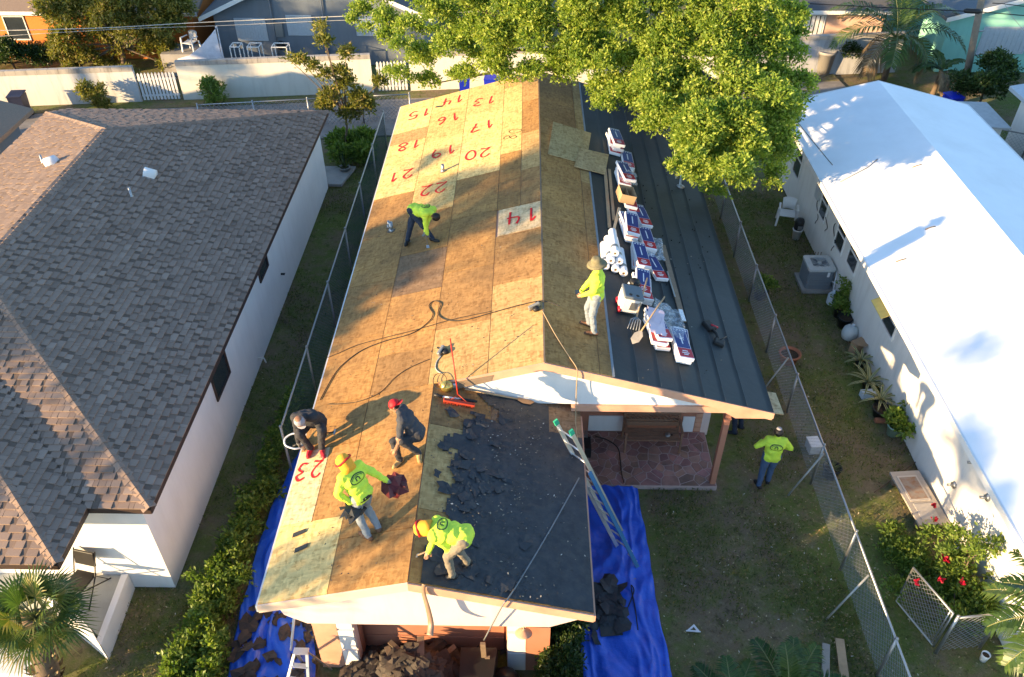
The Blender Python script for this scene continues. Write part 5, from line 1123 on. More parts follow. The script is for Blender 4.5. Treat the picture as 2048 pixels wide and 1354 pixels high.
cable('black service drop from the far right to the corner of the white roof', [onp(1563, 205, (0, 1, 0), 26.9), onp(1640, 300, (0, 1, 0), 22.5), onp(1665, 330, (0, 1, 0), 21.3)], .014)
t = thing('low_lean_to', 'flat grey lean-to roof past the far corner of the white house', 'shed', (16.6, 28.3, 0)); m = MB(); m.prism([(15.3, 28.1, 1.5), (17.4, 27.8, 1.5), (17.3, 29.8, 1.62), (15.2, 29.9, 1.62)], (0, 0, .06)); m.build('roof', mk('grey_sheet', (.38, .38, .37), .6), t); m = MB(); m.prism([(15.4, 28.3, 0), (17.2, 28.0, 0), (17.2, 29.6, 0), (15.4, 29.7, 0)], (0, 0, 1.48)); m.build('walls', STUC_W, t)
t = thing('grey_planter', 'round grey planter with dark shrub by the rose house', 'planter', M=at(13.4, 36.6), local=True); m = MB(); m.lathe([(.3, 0), (.4, 1.0), (.44, 1.0), (.44, 1.1), (.36, 1.1), (.3, .9)], 18); m.build('body', CONC, t); put('foliage', crown_mesh('foliage', [(.9, .2, 1.2, .4), (.6, .2, 1.1, .3), (1.2, .1, 1.0, .35)], 160, 6, .18, .4, LEAF_DARK), t)
# ================================================================ things on the roof
NAVYP = mk('navy_print', (.02, .04, .17), .4, .2, 12); REDP = mk('red_print', (.42, .015, .03), .4, .15, 12); WRAP = mk('white_wrap', (.72, .72, .74), .35, .08, 10, bump=.2, bscale=25); PINKP = mk('pink_wrap', (.62, .50, .56), .4, .08, 10)
def bundle_proto():
    t = thing('shingle_bundle', 'x', 'bundle', M=Matrix.Identity(4), local=True)
    m = MB(); m.box((0, 0, .045), (.335, .98, .086)); m.build('wrapper', WRAP, t, bevel=.014)
    m = MB(); m.box((0, .14, .0905), (.30, .62, .003)); m.box((.169, .14, .05), (.003, .60, .055)); b_ = m.build('blue_print', NAVYP, t)
    m = MB(); m.box((0, -.32, .0907), (.31, .27, .003)); r_ = m.build('red_print', REDP, t)
    for k, (y, w_) in enumerate(((-.27, .12), (-.33, .16), (-.38, .10))): m = MB(); m.box((0, y, .0925), (w_, .025, .002)); m.build('lettering', WRAP, r_)
    for k in range(4): m = MB(); m.box((-.105 + .07 * k, .40, .0925), (.035, .035, .002)); m.build('emblem', WRAP, b_)
    m = MB(); m.box((0, .12, .0925), (.025, .34, .002)); m.build('stripe', WRAP, b_); return t
BP = bundle_proto(); FIRST = [True]
ORD = ['bottom', 'second from the bottom', 'third up', 'fourth up', 'fifth up']
def stack(desc, x, y, n_, rot=0.0, jit=.045):
    for k in range(n_):
        lab = ('topmost' if k == n_ - 1 else ORD[k]) + ' shingle bundle ' + desc if n_ > 1 else 'lone shingle bundle ' + desc
        px, py = x + random.uniform(-jit, jit), y + random.uniform(-jit, jit) * 2; p = Vector((px, py, zR(px, .026 + k * .094)))
        M = slopeM(p, 'R', rot + random.uniform(-.13, .13))
        if FIRST[0]: FIRST[0] = False; BP.matrix_basis = M; BP['label'] = lab; BP['group'] = 'wrapped shingle bundles on the felt'
        else: dup(BP, M, lab, 'wrapped shingle bundles on the felt')
stack('in the farthest stack, by the loose plywood', 2.62, 22.25, 4, .06); stack('lying low in front of the farthest stack', 2.98, 21.6, 1, .1)
stack('in the stack just beyond the cardboard box', 2.7, 20.15, 4, .1); stack('in the low stack under the cardboard box', 2.72, 19.05, 2, .1); stack('in the stack right of the one under the cardboard box', 3.02, 18.55, 1, .05)
stack('in the stack next to the white rolls, far end', 2.62, 17.55, 4, .0); stack('in the low stack beside the far end of the rolls', 3.0, 17.3, 2, .05)
stack('in the stack along the white rolls', 2.72, 16.35, 3, .05); stack('in the stack behind the cooler', 2.7, 15.2, 3, -.03); stack('turned askew right of the rolls', 3.08, 16.2, 1, .15)
stack('in the near stack under the shovels', 2.78, 13.62, 4, .08, .05); stack('in the nearest stack, right of the shovels', 3.3, 13.3, 3, .02)
# white underlayment rolls
RP = thing('underlayment_roll', 'x', 'roll', M=Matrix.Identity(4), local=True)
m = MB(); m.lathe([(.092, -.48), (.095, -.47), (.095, .47), (.092, .48), (.03, .48), (.03, -.48)], 18, Matrix.Rotation(rad(90), 4, 'X')); m.build('sheet_roll', WRAP, RP)
m = MB(); m.lathe([(.031, -.482), (.031, .482), (.022, .482), (.022, -.482)], 12, Matrix.Rotation(rad(90), 4, 'X')); m.build('core', mk('cardboard_core', (.3, .21, .13), .8), RP)
m = MB(); m.lathe([(.096, .2), (.096, .3)], 18, Matrix.Rotation(rad(90), 4, 'X'), cap=False); m.build('band', GALV, RP)
RL = [(1.90, 16.15, 0, 'leftmost of the bottom row'), (2.10, 16.12, 0, 'second from left in the bottom row'), (2.30, 16.05, 0, 'rightmost of the bottom row'), (2.0, 16.2, 1, 'left one of the upper row'), (2.18, 16.25, 1, 'right one of the upper row'), (2.1, 16.3, 2, 'single one on top of the heap')]
for i, (x, y, k, d) in enumerate(RL):
    p = Vector((x, y, zR(x, .115 + k * .16))); M = slopeM(p, 'R', random.uniform(-.06, .06)); lab = 'white underlayment roll beside the bundles, ' + d
    if i == 0: RP.matrix_basis = M; RP['label'] = lab; RP['group'] = 'white rolls on the roof'
    else: dup(RP, M, lab, 'white rolls on the roof')
# loose plywood
def loose(label, pts, h, col):
    m = MB(); m.prism([(x, y, zR(x, h)) for x, y in pts], (0, 0, .014)); o = tag(m.build('loose_plywood', OSB, None), label, 'plywood', 'loose plywood on the right pitch'); o.color = col
loose('larger loose plywood sheet lying askew across the ridge side of the felt', [(0.83, 22.9), (1.97, 22.81), (1.7, 20.72), (0.64, 20.73)], .02, (.46, .35, .18, .12)); loose('smaller loose plywood piece lying on the corner of the larger one', [(1.58, 21.56), (2.41, 21.62), (2.21, 20.33), (1.35, 20.33)], .05, (.50, .37, .20, .15))
m = MB(); m.prism([(5.02, 12.1, 2.62), (5.36, 12.12, 2.56), (5.34, 12.75, 2.56), (5.0, 12.75, 2.62)], (0, 0, .02)); o = tag(m.build('plywood_scrap', OSB, None), 'small plywood scrap sticking out at the right eave corner', 'plywood'); o.color = (.5, .38, .22, .1)
def lumber(name, label, a, b, w_, h, mat, group=None): m = MB(); m.bar(a, b, w_, h, up=(SL, 0, 1)); return tag(m.build(name, mat, None, bevel=.004), label, 'board', group)
rp = lambda x, y, h=.03: Vector((x, y, zR(x, h)))
lumber('board', 'left of two long boards lying beside the far bundles', rp(2.24, 20.7, .035), rp(2.13, 17.6, .035), .08, .045, WOOD, 'boards beside the bundles'); lumber('board', 'right of two long boards lying beside the far bundles', rp(2.36, 20.75, .035), rp(2.27, 18.0, .035), .08, .045, WOOD, 'boards beside the bundles')
lumber('board', 'pale slanting board from the cardboard box to the white rolls', rp(2.46, 18.6, .1), rp(2.12, 17.0, .035), .07, .03, mk('pale_lumber', (.55, .42, .27), .8, .15, 14), 'boards beside the bundles')
lumber('board', 'long dark weathered board on the felt right of the bundles', rp(3.47, 17.4, .035), rp(3.55, 14.35, .035), .13, .03, WOOD_OLD); lumber('board', 'short white batten lying at the near end of the dark board', rp(3.53, 14.75, .06), rp(3.56, 14.35, .06), .10, .02, PLASTIC_W); lumber('board', 'grey batten lying along the middle of the dark board', rp(3.42, 16.2, .06), rp(3.47, 15.2, .06), .04, .02, GALV)
# cooler
CO = thing('cooler', 'grey and white wheeled cooler with red wheel beside the standing man', 'cooler', M=slopeM(Vector((2.24, 14.35, zR(2.24, .015))), 'R', .05), local=True)
m = MB(); m.box((0, 0, .23), (.40, .42, .38), taper=1.08); m.build('tub', mk('cooler_white', (.62, .60, .58), .4, .08, 5), CO, bevel=.03); m = MB(); m.box((0, 0, .455), (.45, .47, .075)); ld = m.build('lid', mk('cooler_grey', (.13, .15, .17), .4, .1, 5), CO, bevel=.025)
for sx in (-.08, .08): m = MB(); m.lathe([(.04, .493), (.04, .497), (.03, .5)], 14, Matrix.Translation((sx, -.14, 0))); m.build('cup_holder', BLACK, ld)
for sy in (-.16, .16): m = MB(); m.lathe([(.075, -.025), (.075, .025)], 16, Matrix.Translation((-.2, sy, .075)) @ Matrix.Rotation(rad(90), 4, 'Y')); m.build('wheel', REDP, CO)
m = MB(); m.box((.06, -.218, .25), (.16, .015, .2)); m.build('front_panel', GALV, CO); m = MB(); m.tube([(-.16, .24, .4), (-.16, .27, .46), (.16, .27, .46), (.16, .24, .4)], .014); m.build('handle', BLACK, CO)
t = thing('water_jug', 'white water jug with black top just behind the cooler', 'jug', M=slopeM(Vector((2.36, 14.85, zR(2.36, .02))), 'R'), local=True); m = MB(); m.lathe([(.14, 0), (.15, .03), (.14, .3), (.12, .36)], 16); m.build('body', PLASTIC_W, t); m = MB(); m.lathe([(.125, .36), (.125, .42), (.1, .45), (.001, .46)], 16); m.build('lid', BLACK, t)
# open cardboard box with a divider
CB = thing('open_box', 'open brown cardboard box with divider standing on the bundles', 'box', M=slopeM(Vector((2.62, 18.95, zR(2.62, .225))), 'R', .1), local=True); CARD = mk('box_card', (.42, .27, .14), .85, .12, 9)
for nm, c, d in (('side', (-.2, 0, .12), (.012, .5, .24)), ('side', (.2, 0, .12), (.012, .5, .24)), ('end', (0, -.25, .12), (.388, .012, .24)), ('end', (0, .25, .12), (.388, .012, .24)), ('base', (0, 0, .006), (.388, .488, .012)), ('divider', (.02, 0, .1), (.01, .486, .18))):
    m = MB(); m.box(c, d); m.build(nm, CARD, CB)
# tools leaning on the near stack
def shovel(label, a, b, blade, name='shovel', fork=False):
    a, b = Vector(a), Vector(b); d = (b - a).normalized(); t = thing(name, label, name, b); m = MB(); m.tube([a, a.lerp(b, .5), b], [.017, .018, .016], 8); m.build('handle', WOOD, t); sd = d.cross(Vector((0, 0, 1))).normalized(); up = sd.cross(d)
    if fork:
        for k in range(5): o = (k - 2) * .05; m = MB(); m.tube([b, b + d * .08 + sd * o, b + d * .36 + sd * o * 1.2], [.012, .012, .006], 6); m.build('tine', GALV, t)
    else:
        m = MB(); q = [b - sd * .03, b + sd * .03, b + sd * .1 + d * .1, b + sd * .1 + d * .26, b + d * .36, b - sd * .1 + d * .26, b - sd * .1 + d * .1]; m.add([x + up * (.012 if i in (2, 3, 5, 6) else 0) for i, x in enumerate(q)], [tuple(range(7))]); o = m.build('blade', blade, t); s_ = o.modifiers.new('s', 'SOLIDIFY'); s_.thickness = .006
SH = mk('worn_blade', (.42, .37, .30), .55, .2, 12, metal=.4)
shovel('wooden shovel leaning across the near bundle stack', rp(3.0, 14.1, .75), rp(2.46, 13.35, .26), SH, 'shovel'); shovel('wooden fork crossing the shovel on the near bundle stack', rp(2.72, 14.85, .62), rp(2.4, 13.75, .3), SH, 'garden_fork', True)
# crumpled clear plastic over the last stacks
PL = NT('clear_plastic'); PL.fin((.75, .8, .85), .12, 0, .5); tr = PL.n('ShaderNodeBsdfTransparent'); mx = PL.n('ShaderNodeMixShader'); PL.l(PL.ramp(PL.noise(7, 5, .6, dist=1), [(.35, .12), (.7, .55)]), mx.inputs[0]); PL.l(tr.outputs[0], mx.inputs[1]); PL.l(PL.b.outputs[0], mx.inputs[2]); PL.l(mx.outputs[0], PL.o.inputs[0]); PL.bump(PL.noise(12, 4, dist=2), .8, .03)
def crumple(name, label, cat, pts, zf, h, mat, amp, nu=22, nv=22, seed=0, kind=None, parent=None):
    """cloth-like sheet over four corner points (x,y) on surface zf with folds"""
    a, b, c, d = [Vector((p[0], p[1], 0)) for p in pts]; V = []; F = []
    for j in range(nv):
        for i in range(nu):
            s, t = i / (nu - 1), j / (nv - 1); p = (a * (1 - s) + b * s) * (1 - t) + (d * (1 - s) + c * s) * t
            q = Vector((p.x * 2.2, p.y * 2.2, seed)); f = abs(noise.noise(q)) * 1.4 + abs(noise.noise(q * 2.3)) * .6 + abs(noise.noise(q * 5)) * .25; e = noise.noise(Vector((s * 4 + seed, t * 4, 1)))
            p.x += e * .06; p.y += noise.noise(Vector((s * 4, t * 4 + seed, 7))) * .06; V.append((p.x, p.y, zf(p.x, p.y) + h + f * amp))
    for j in range(nv - 1):
        for i in range(nu - 1): k = j * nu + i; F.append((k, k + 1, k + 1 + nu, k + nu))
    me = bpy.data.meshes.new(name); me.from_pydata(V, [], F); me.materials.append(mat)
    for p in me.polygons: p.use_smooth = True
    o = put(name, me, parent)
    if label: tag(o, label, cat)
    return o
crumple('plastic_wrap', 'crumpled clear plastic wrap spilling between the two nearest stacks', 'wrap', [(2.75, 13.6), (3.35, 13.2), (3.5, 14.2), (2.9, 14.6)], lambda x, y: zR(x), .30, PL.m, .12, seed=3)
crumple('plastic_wrap', 'pinkish torn bundle wrapping on top of the near stack', 'wrap', [(2.62, 13.2), (2.95, 13.15), (3.0, 14.0), (2.65, 14.1)], lambda x, y: zR(x), .405, PINKP, .04, seed=9)
crumple('plastic_wrap', 'torn clear plastic draped over the stack beyond the cardboard box', 'wrap', [(2.55, 19.6), (3.0, 19.5), (3.05, 20.2), (2.6, 20.3)], lambda x, y: zR(x), .36, PL.m, .08, seed=5)
crumple('plastic_wrap', 'torn clear plastic beside the far end of the white rolls', 'wrap', [(2.95, 16.6), (3.4, 16.5), (3.45, 17.5), (3.0, 17.6)], lambda x, y: zR(x), .05, PL.m, .16, seed=15)
# tool pouch, small cylinder, mast, nail guns
t = thing('tool_belt', 'black tool belt with red cordless tool on the near felt', 'tool belt', R(1430, 665)); p = R(1418, 652, .06); m = MB(); m.box((0, 0, 0), (.22, .3, .12), M=slopeM(p, 'R', .5)); m.build('pouch', RUBBER, t, bevel=.03); p2 = R(1438, 685, .05); m = MB(); m.box((0, 0, 0), (.24, .2, .1), M=slopeM(p2, 'R', -.3)); m.build('pouch', RUBBER, t, bevel=.03)
m = MB(); m.tube([p, p.lerp(p2, .5) + Vector((.05, 0, .02)), p2], .035, 7); m.build('strap', RUBBER, t); m = MB(); m.tube([R(1422, 650, .12), R(1436, 655, .1)], [.03, .02], 8); m.build('red_grip', REDP, t); m = MB(); m.tube([R(1440, 680, .1), R(1453, 673, .1)], .015, 6); m.build('tool_handle', BLACK, t)
m = MB(); p = R(1264, 338, .05); m.lathe([(.05, -.16), (.05, .14), (.02, .15)], 12, slopeM(p, 'R') @ Matrix.Rotation(rad(90), 4, 'X')); tag(m.build('caulk_tube', PLASTIC_W, None), 'short white caulk tube lying in front of the farthest stack', 'tube')
p = Vector((4.42, 20.9, zR(4.42))); t = thing('service_mast', 'grey service mast with pale weatherhead on the dark felt', 'mast', p); m = MB(); m.lathe([(.14, .0), (.05, .06), (.035, .07), (.035, .62)], 12, Matrix.Translation(p)); m.build('mast_pipe', GALV, t); m = MB(); m.ball(p + Vector((.02, .03, .68)), (.085, .11, .08), 12); m.build('weatherhead', mk('pale_cap', (.55, .53, .46), .5), t); m = MB(); m.tube(smooth_path([tuple(p + Vector(q)) for q in ((-.06, -.06, .62), (-.16, -.1, .45), (-.17, -.08, .3), (-.1, -.04, .38))]), .012, 5); m.build('drip_loop', PALEW, t); m = MB(); m.tube([p + Vector((.02, .08, .66)), p + Vector((.1, 1.0, 1.0)), p + Vector((.2, 2.6, 1.6))], .009, 5); m.build('service_wire', BLACK, t)
def nail_gun(label, p, side, ang):
    t = thing('nail_gun', label, 'nail gun', M=slopeM(p, side, ang), local=True, group='nail guns'); G_ = mk('gun_grey', (.30, .29, .26), .4, .2, 20, metal=.4) if 'gun_grey' not in bpy.data.materials else bpy.data.materials['gun_grey']
    m = MB(); m.box((0, 0, .07), (.26, .07, .09)); m.build('body', G_, t, bevel=.015); m = MB(); m.box((-.11, 0, .04), (.05, .05, .12)); m.build('nose', GALV, t, bevel=.008); m = MB(); m.tube([(.06, 0, .06), (.1, .14, .05)], [.025, .02], 8); m.build('grip', BLACK, t); m = MB(); m.lathe([(.07, -.03), (.07, .03)], 14, Matrix.Translation((.0, -.09, .05))); m.build('magazine', BLACK, t)
nail_gun('nail gun lying on the plywood just left of the ridge', L(1070, 617), 'L', .4); nail_gun('nail gun lying on the plywood above the red broom', L(884, 706), 'L', 1.2)
HOSE = mk('air_hose', (.035, .028, .022), .5, .2, 10)
def hose(label, pts, f, mat=HOSE, r=.010, name='air_hose', cat='hose', h=.02):
    m = MB(); m.tube(smooth_path([tuple(f(u, v, h)) for u, v in pts], 7), r, 6); return tag(m.build(name, mat, None), label, cat)
hose('long dark air hose snaking over the plywood with a loop', [(1120, 612), (1085, 602), (1040, 610), (985, 625), (930, 640), (895, 640), (876, 628), (882, 607), (868, 602), (858, 612), (866, 630), (850, 650), (820, 668), (770, 682), (725, 700), (690, 725), (668, 750), (640, 800)], L)
hose('thin second air hose lying just below the looped one', [(985, 622), (900, 640), (830, 660), (770, 675), (715, 690), (680, 705), (655, 715)], L, r=.007); hose('air hose curving down left from the broom nail gun', [(860, 718), (820, 735), (790, 755), (760, 785), (720, 802), (680, 808), (655, 808)], L, r=.007); hose('short looping whip hose under the broom nail gun', [(882, 712), (874, 722), (871, 735), (876, 743), (884, 747)], L, PALEW, .012)
m = MB(); pts = [R(1085, 622, .02), R(1110, 668, .02), R(1135, 708, .02), R(1153, 735, .02)] + [Vector((1.06, 11.9, 3.8)), Vector((1.07, 11.88, 3.3)), Vector((1.08, 11.7, zF(1.08, .05))), Vector((1.1, 11.2, zF(1.1, .04)))]; m.tube(smooth_path([tuple(p) for p in pts]), .011, 6); tag(m.build('safety_rope', mk('tan_rope', (.34, .25, .15), .9), None), 'tan rope running from the ridge over the gable fascia', 'rope')
m = MB(); pts = [FR(1158, 956, .03), FR(1100, 1060, .03), FR(1040, 1160, .03), FR(1014, 1200, .04), Vector((-.27, 7.34, 3.0)), PY(968, 1280, 7.5)]; m.tube(smooth_path([tuple(p) for p in pts]), .013, 6); tag(m.build('hose_line', mk('grey_hose', (.16, .17, .18), .4), None), 'grey hose lying down the torn black roof and over its edge', 'hose')
# broom, shovel, pry bar, foil bag at the inner corner
def broom():
    a, b = FR(917, 798, .05), Vector(FR(917, 798, .05)) + Vector((-.16, .62, 1.02)); t = thing('broom', 'red push broom standing on the torn roof with tilted handle', 'broom', a); RM = mk('red_plastic', (.42, .05, .025), .5, .15, 10)
    m = MB(); m.tube([a, b], .014, 8); m.build('handle', mk('red_handle', (.5, .04, .02), .4), t); c = FR(918, 806, .07); M = slopeM(c, 'R', .04); m = MB(); m.box((0, 0, .02), (.62, .08, .045), M=M); m.build('head', RM, t, bevel=.008); m = MB()
    for k in range(60): x = -.3 + .6 * k / 59; m.box((x, random.uniform(-.03, .03), -.03), (.008, .008, .07), M=M)
    m.build('bristles', RM, t, kind='stuff')
    for s in (-1, 1): m = MB(); m.tube([a + Vector((0, 0, .12)), M @ Vector((s * .18, 0, .03))], .008, 6); m.build('brace', RM, t)
broom()
shovel('wood-handled roofing shovel lying below the white gable', FR(930, 778, .08), FR(1035, 798, .05), mk('copper_blade', (.42, .22, .10), .5, .2, 10), 'roofing_shovel')
t = thing('pry_bar', 'black and white pry bar lying left of the broom head', 'pry bar', FR(900, 795)); m = MB(); m.tube([FR(868, 789, .08), FR(885, 793, .08)], .035, 8); m.build('grip', BLACK, t); m = MB(); m.tube([FR(885, 793, .08), FR(922, 798, .07)], .016, 8); m.build('shaft', PLASTIC_W, t); m = MB(); m.tube([FR(922, 799, .08), FR(945, 802, .08), FR(955, 803, .1)], [.04, .035, .02], 8); m.build('claw', BLACK, t)
FOIL = mk('gold_foil', (.55, .42, .12), .3, .5, 18, metal=.8, bump=.8, bscale=18); t = thing('foil_bag', 'crumpled gold and silver bag beside the broom handle', 'bag', FR(898, 772)); m = MB(); p = FR(893, 772, .1); m.ball(p, (.14, .12, .11), 14); o = m.build('gold_body', FOIL, t); p = FR(906, 768, .1); m = MB(); m.box((0, 0, 0), (.2, .16, .12), M=slopeM(p, 'R', .5)); m.build('silver_flap', mk('silver_foil', (.62, .66, .7), .25, .2, 15, metal=.7, bump=.6, bscale=20), t, bevel=.03)
t = thing('wire_coil', 'thin dark wire coil lying beside the foil bag', 'wire', FR(878, 765)); m = MB(); m.tube([tuple(L(880 + 14 * math.cos(k * .5), 762 + 16 * math.sin(k * .5), .03 + .003 * k)) for k in range(22)], .006, 5); m.build('coil', BLACK, t)
t = thing('white_glove', 'pale work glove lying below the gable near the rope', 'glove', FR(1105, 795)); m = MB(); p = FR(1104, 798, .05); m.box((0, 0, 0), (.08, .12, .05), M=slopeM(p, 'R', .3), taper=.9); m.build('palm', PALEW, t, bevel=.02)
for k in range(4): m = MB(); q = slopeM(p, 'R', .3); m.tube([q @ Vector((-.03 + .02 * k, .05, 0)), q @ Vector((-.035 + .024 * k, .13, .01))], .012, 6); m.build('finger', PALEW, t)
for i, (u, v, a) in enumerate(((598, 1066, .35), (602, 1096, .4), (878, 213, -.2))):
    p = L(u, v, .02); m = MB(); m.prism([tuple(slopeM(p, 'L', a) @ Vector(q)) for q in ((-.13, -.04, 0), (.1, -.05, 0), (.14, .03, 0), (-.1, .05, 0))], (0, 0, .008)); tag(m.build('felt_offcut', FELT, None), ('upper of two dark offcuts on the bright corner sheet', 'lower of two dark offcuts on the bright corner sheet', 'dark strip lying under the far red numbers')[i], 'offcut')
t = thing('metal_strip', 'bent pale metal flashing strip hanging from the wing gable apex', 'flashing', (-1.6, 7.4, 3.3)); m = MB(); pts = [L(848, 1168, .04), Vector((-1.5, 7.37, 3.28)), PY(856, 1215, 7.3), PY(862, 1245, 7.25), PY(860, 1270, 7.1)]; vs_ = []; fs = []
sp2 = smooth_path([tuple(p) for p in pts], 5)
for i, p in enumerate(sp2): w_ = .03 + .025 * i / len(sp2); vs_ += [(p[0] - w_, p[1], p[2]), (p[0] + w_, p[1] - .02, p[2])]
for i in range(len(sp2) - 1): fs.append((2 * i, 2 * i + 1, 2 * i + 3, 2 * i + 2))
m.add(vs_, fs, sm=True); o = m.build('strip', mk('rust_metal', (.30, .20, .14), .5, .2, 10, metal=.3), t); s_ = o.modifiers.new('s', 'SOLIDIFY'); s_.thickness = .004
# ---------------------------------------------------------------- torn felt on the wing
TORN = mk('torn_black_felt', (.03, .034, .04), .6, .5, 3, bump=.6, bscale=22, dirt=(.07, .065, .06), dscale=7, damt=.5)
g = .055; nx = int((FEX + 1.55) / g); ny = int((YG + .05 - YF) / g); V = []; F = []; idx = {}
def keep(x, y):
    edge = -1.12 + .5 * noise.noise(Vector((x * .4, y * 1.1, 4))) + .28 * noise.noise(Vector((x * 3, y * 3, 8))) + .12 * noise.noise(Vector((x * 9, y * 9, 2)))
    if y < 8.6: edge -= .75 * min(1, (8.6 - y) / .5)
    if y > 10.6: edge += .55 * min(1, (y - 10.6) / .8)
    if y > 11.3 and x > .55: return False
    return x > edge
for j in range(ny):
    for i in range(nx):
        x, y = -1.55 + i * g, YF + .01 + j * g
        if not keep(x + g / 2, y + g / 2): continue
        q = []
        for a, b in ((0, 0), (1, 0), (1, 1), (0, 1)):
            k = (i + a, j + b)
            if k not in idx:
                xx, yy = -1.55 + k[0] * g, YF + .01 + k[1] * g; cz = .5 + .5 * noise.noise(Vector((xx * 1.5, yy * 1.5, 3)))
                rough_ = max(0, 1 - max(0, xx - .1) / .7); h = .016 + rough_ * .022 * abs(noise.noise(Vector((xx * 7, yy * 7, 0)))) + .012 * abs(noise.noise(Vector((xx * 2.2, yy * 2.2, 9)))); idx[k] = len(V); V.append((min(xx, FEX - .005), yy + random.uniform(-.012, .012), zF(min(xx, FEX - .005), h)))
            q.append(idx[k])
        F.append(tuple(q))
me = bpy.data.meshes.new('torn_felt'); me.from_pydata(V, [], F); me.materials.append(TORN); put('torn_felt', me, ROOF)
def flake(r, n_=6, bend=.12):
    a0 = random.uniform(0, 6.28); p = []
    for k in range(n_): a = a0 + 2 * math.pi * k / n_ + random.uniform(-.3, .3); rr = r * random.uniform(.5, 1.2); p.append((rr * math.cos(a) * 1.35, rr * math.sin(a), random.uniform(-bend, bend) * r * 1.6))
    return p
flmesh = []
for k in range(10):
    m = MB(); p = flake(.12, random.randint(7, 10), .10); m.add(p + [(0, 0, .008)], [(i, (i + 1) % len(p), len(p)) for i in range(len(p))], sm=False); flmesh.append(m.mesh('felt_scrap', TORN))
for k in range(55):
    y = random.uniform(7.6, 11.4); x = random.gauss(-.9, .35); 
    if not (-1.5 < x < 1.0): continue
    o = bpy.data.objects.new('felt_scrap', random.choice(flmesh)); COL.objects.link(o); s = random.uniform(.5, 1.35); o.matrix_basis = slopeM(Vector((x, y, zF(x, .035 + random.uniform(0, .02)))), 'R', random.uniform(0, 6)) @ Matrix.Rotation(random.uniform(-.12, .12), 4, 'X') @ Matrix.Scale(s, 4)
    tag(o, 'loose torn scrap of black felt on the front wing roof', 'felt scrap', 'torn felt scraps on the wing roof')
# tiny crumbs: chips, nails and splinters
CRUMB = m_leaf('crumbs', [(0, (.03, .03, .03)), (.4, (.08, .07, .06)), (.7, (.3, .24, .17)), (1, (.6, .58, .52))], 0, .8)
P = []; Z = []
for k in range(1500): y = random.uniform(7.5, 11.8); x = random.gauss(-.2, .6); x = max(-1.6, min(1.15, x)); P.append((x, y, zF(x, .045)))
for k in range(260): y = random.uniform(12.1, 20); x = random.uniform(1.9, 4.9); P.append((x, y, zR(x, .03)))
for k in range(300): y = random.uniform(7.6, 20); x = random.uniform(-4.1, .3); P.append((x, y, zL(x, .012) if x < FX or y > 12 else zF(x, .05)))
P = np.array([p for p in P if noise.noise(Vector((p[0] * 1.6, p[1] * 1.6, 3))) + random.uniform(-.35, .35) > 0]); V, F = leaf_quads(P, np.stack([RNG.normal(size=len(P)), RNG.normal(size=len(P)), RNG.normal(size=len(P)) * .15], 1), .045, .5, .1, up=(0, 0, 1)); o = put('roof_crumbs', npmesh('roof_crumbs', V, F, CRUMB, RNG.beta(1.1, 2.3, len(P)))); tag(o, 'chips, nails and splinters strewn over the roof', 'debris', kind='stuff')
m = MB()
for k in range(24): x, y = random.uniform(3.2, 4.9), random.uniform(15.5, 21.5); m.box((x, y, zR(x, .03)), (.03, .03, .02))
tag(m.build('cap_nails', RUBBER, None), 'small dark cap nails dotted over the far felt', 'nails', kind='stuff')
# ---------------------------------------------------------------- ladder at the wing eave
T_, B_ = G(1128, 855, 3.55), G(1262, 1118, 0); d = (T_ - B_).normalized(); sd = Vector((.62, -.78, .0)); sd = (sd - d * sd.dot(d)).normalized() * .25
LD = thing('extension_ladder', 'aluminium and blue extension ladder leaning on the wing eave', 'ladder', B_); BLUEF = mk('blue_fibreglass', (.05, .16, .30), .4, .1, 8)
nrm = d.cross(sd).normalized()
for s in (-1, 1):
    m = MB(); m.bar(B_.lerp(T_, .28) + sd * s, T_ + sd * s, .03, .075, up=nrm); m.build('rail', ALU, LD)
    m = MB(); m.bar(B_ + sd * s * 1.12 - nrm * .05, B_.lerp(T_, .74) + sd * s * 1.12 - nrm * .05, .03, .08, up=nrm); m.build('lower_rail', BLUEF if s > 0 else ALU, LD)
    m = MB(); m.bar(T_ + sd * s - d * .05, T_ + sd * s + d * .06, .045, .09, up=nrm); m.build('end_cap', mk('green_cap', (.03, .36, .2), .5) if 'green_cap' not in bpy.data.materials else bpy.data.materials['green_cap'], LD)
    m = MB(); m.bar(B_ + sd * s * 1.12 - nrm * .05, B_ + sd * s * 1.12 - nrm * .05 - d * .06, .06, .1, up=nrm); m.build('foot', RUBBER, LD)
for k in range(12): q = B_.lerp(T_, .03 + .92 * k / 11); m = MB(); m.tube([q - sd, q + sd], .017, 8); m.build('rung', ALU, LD)
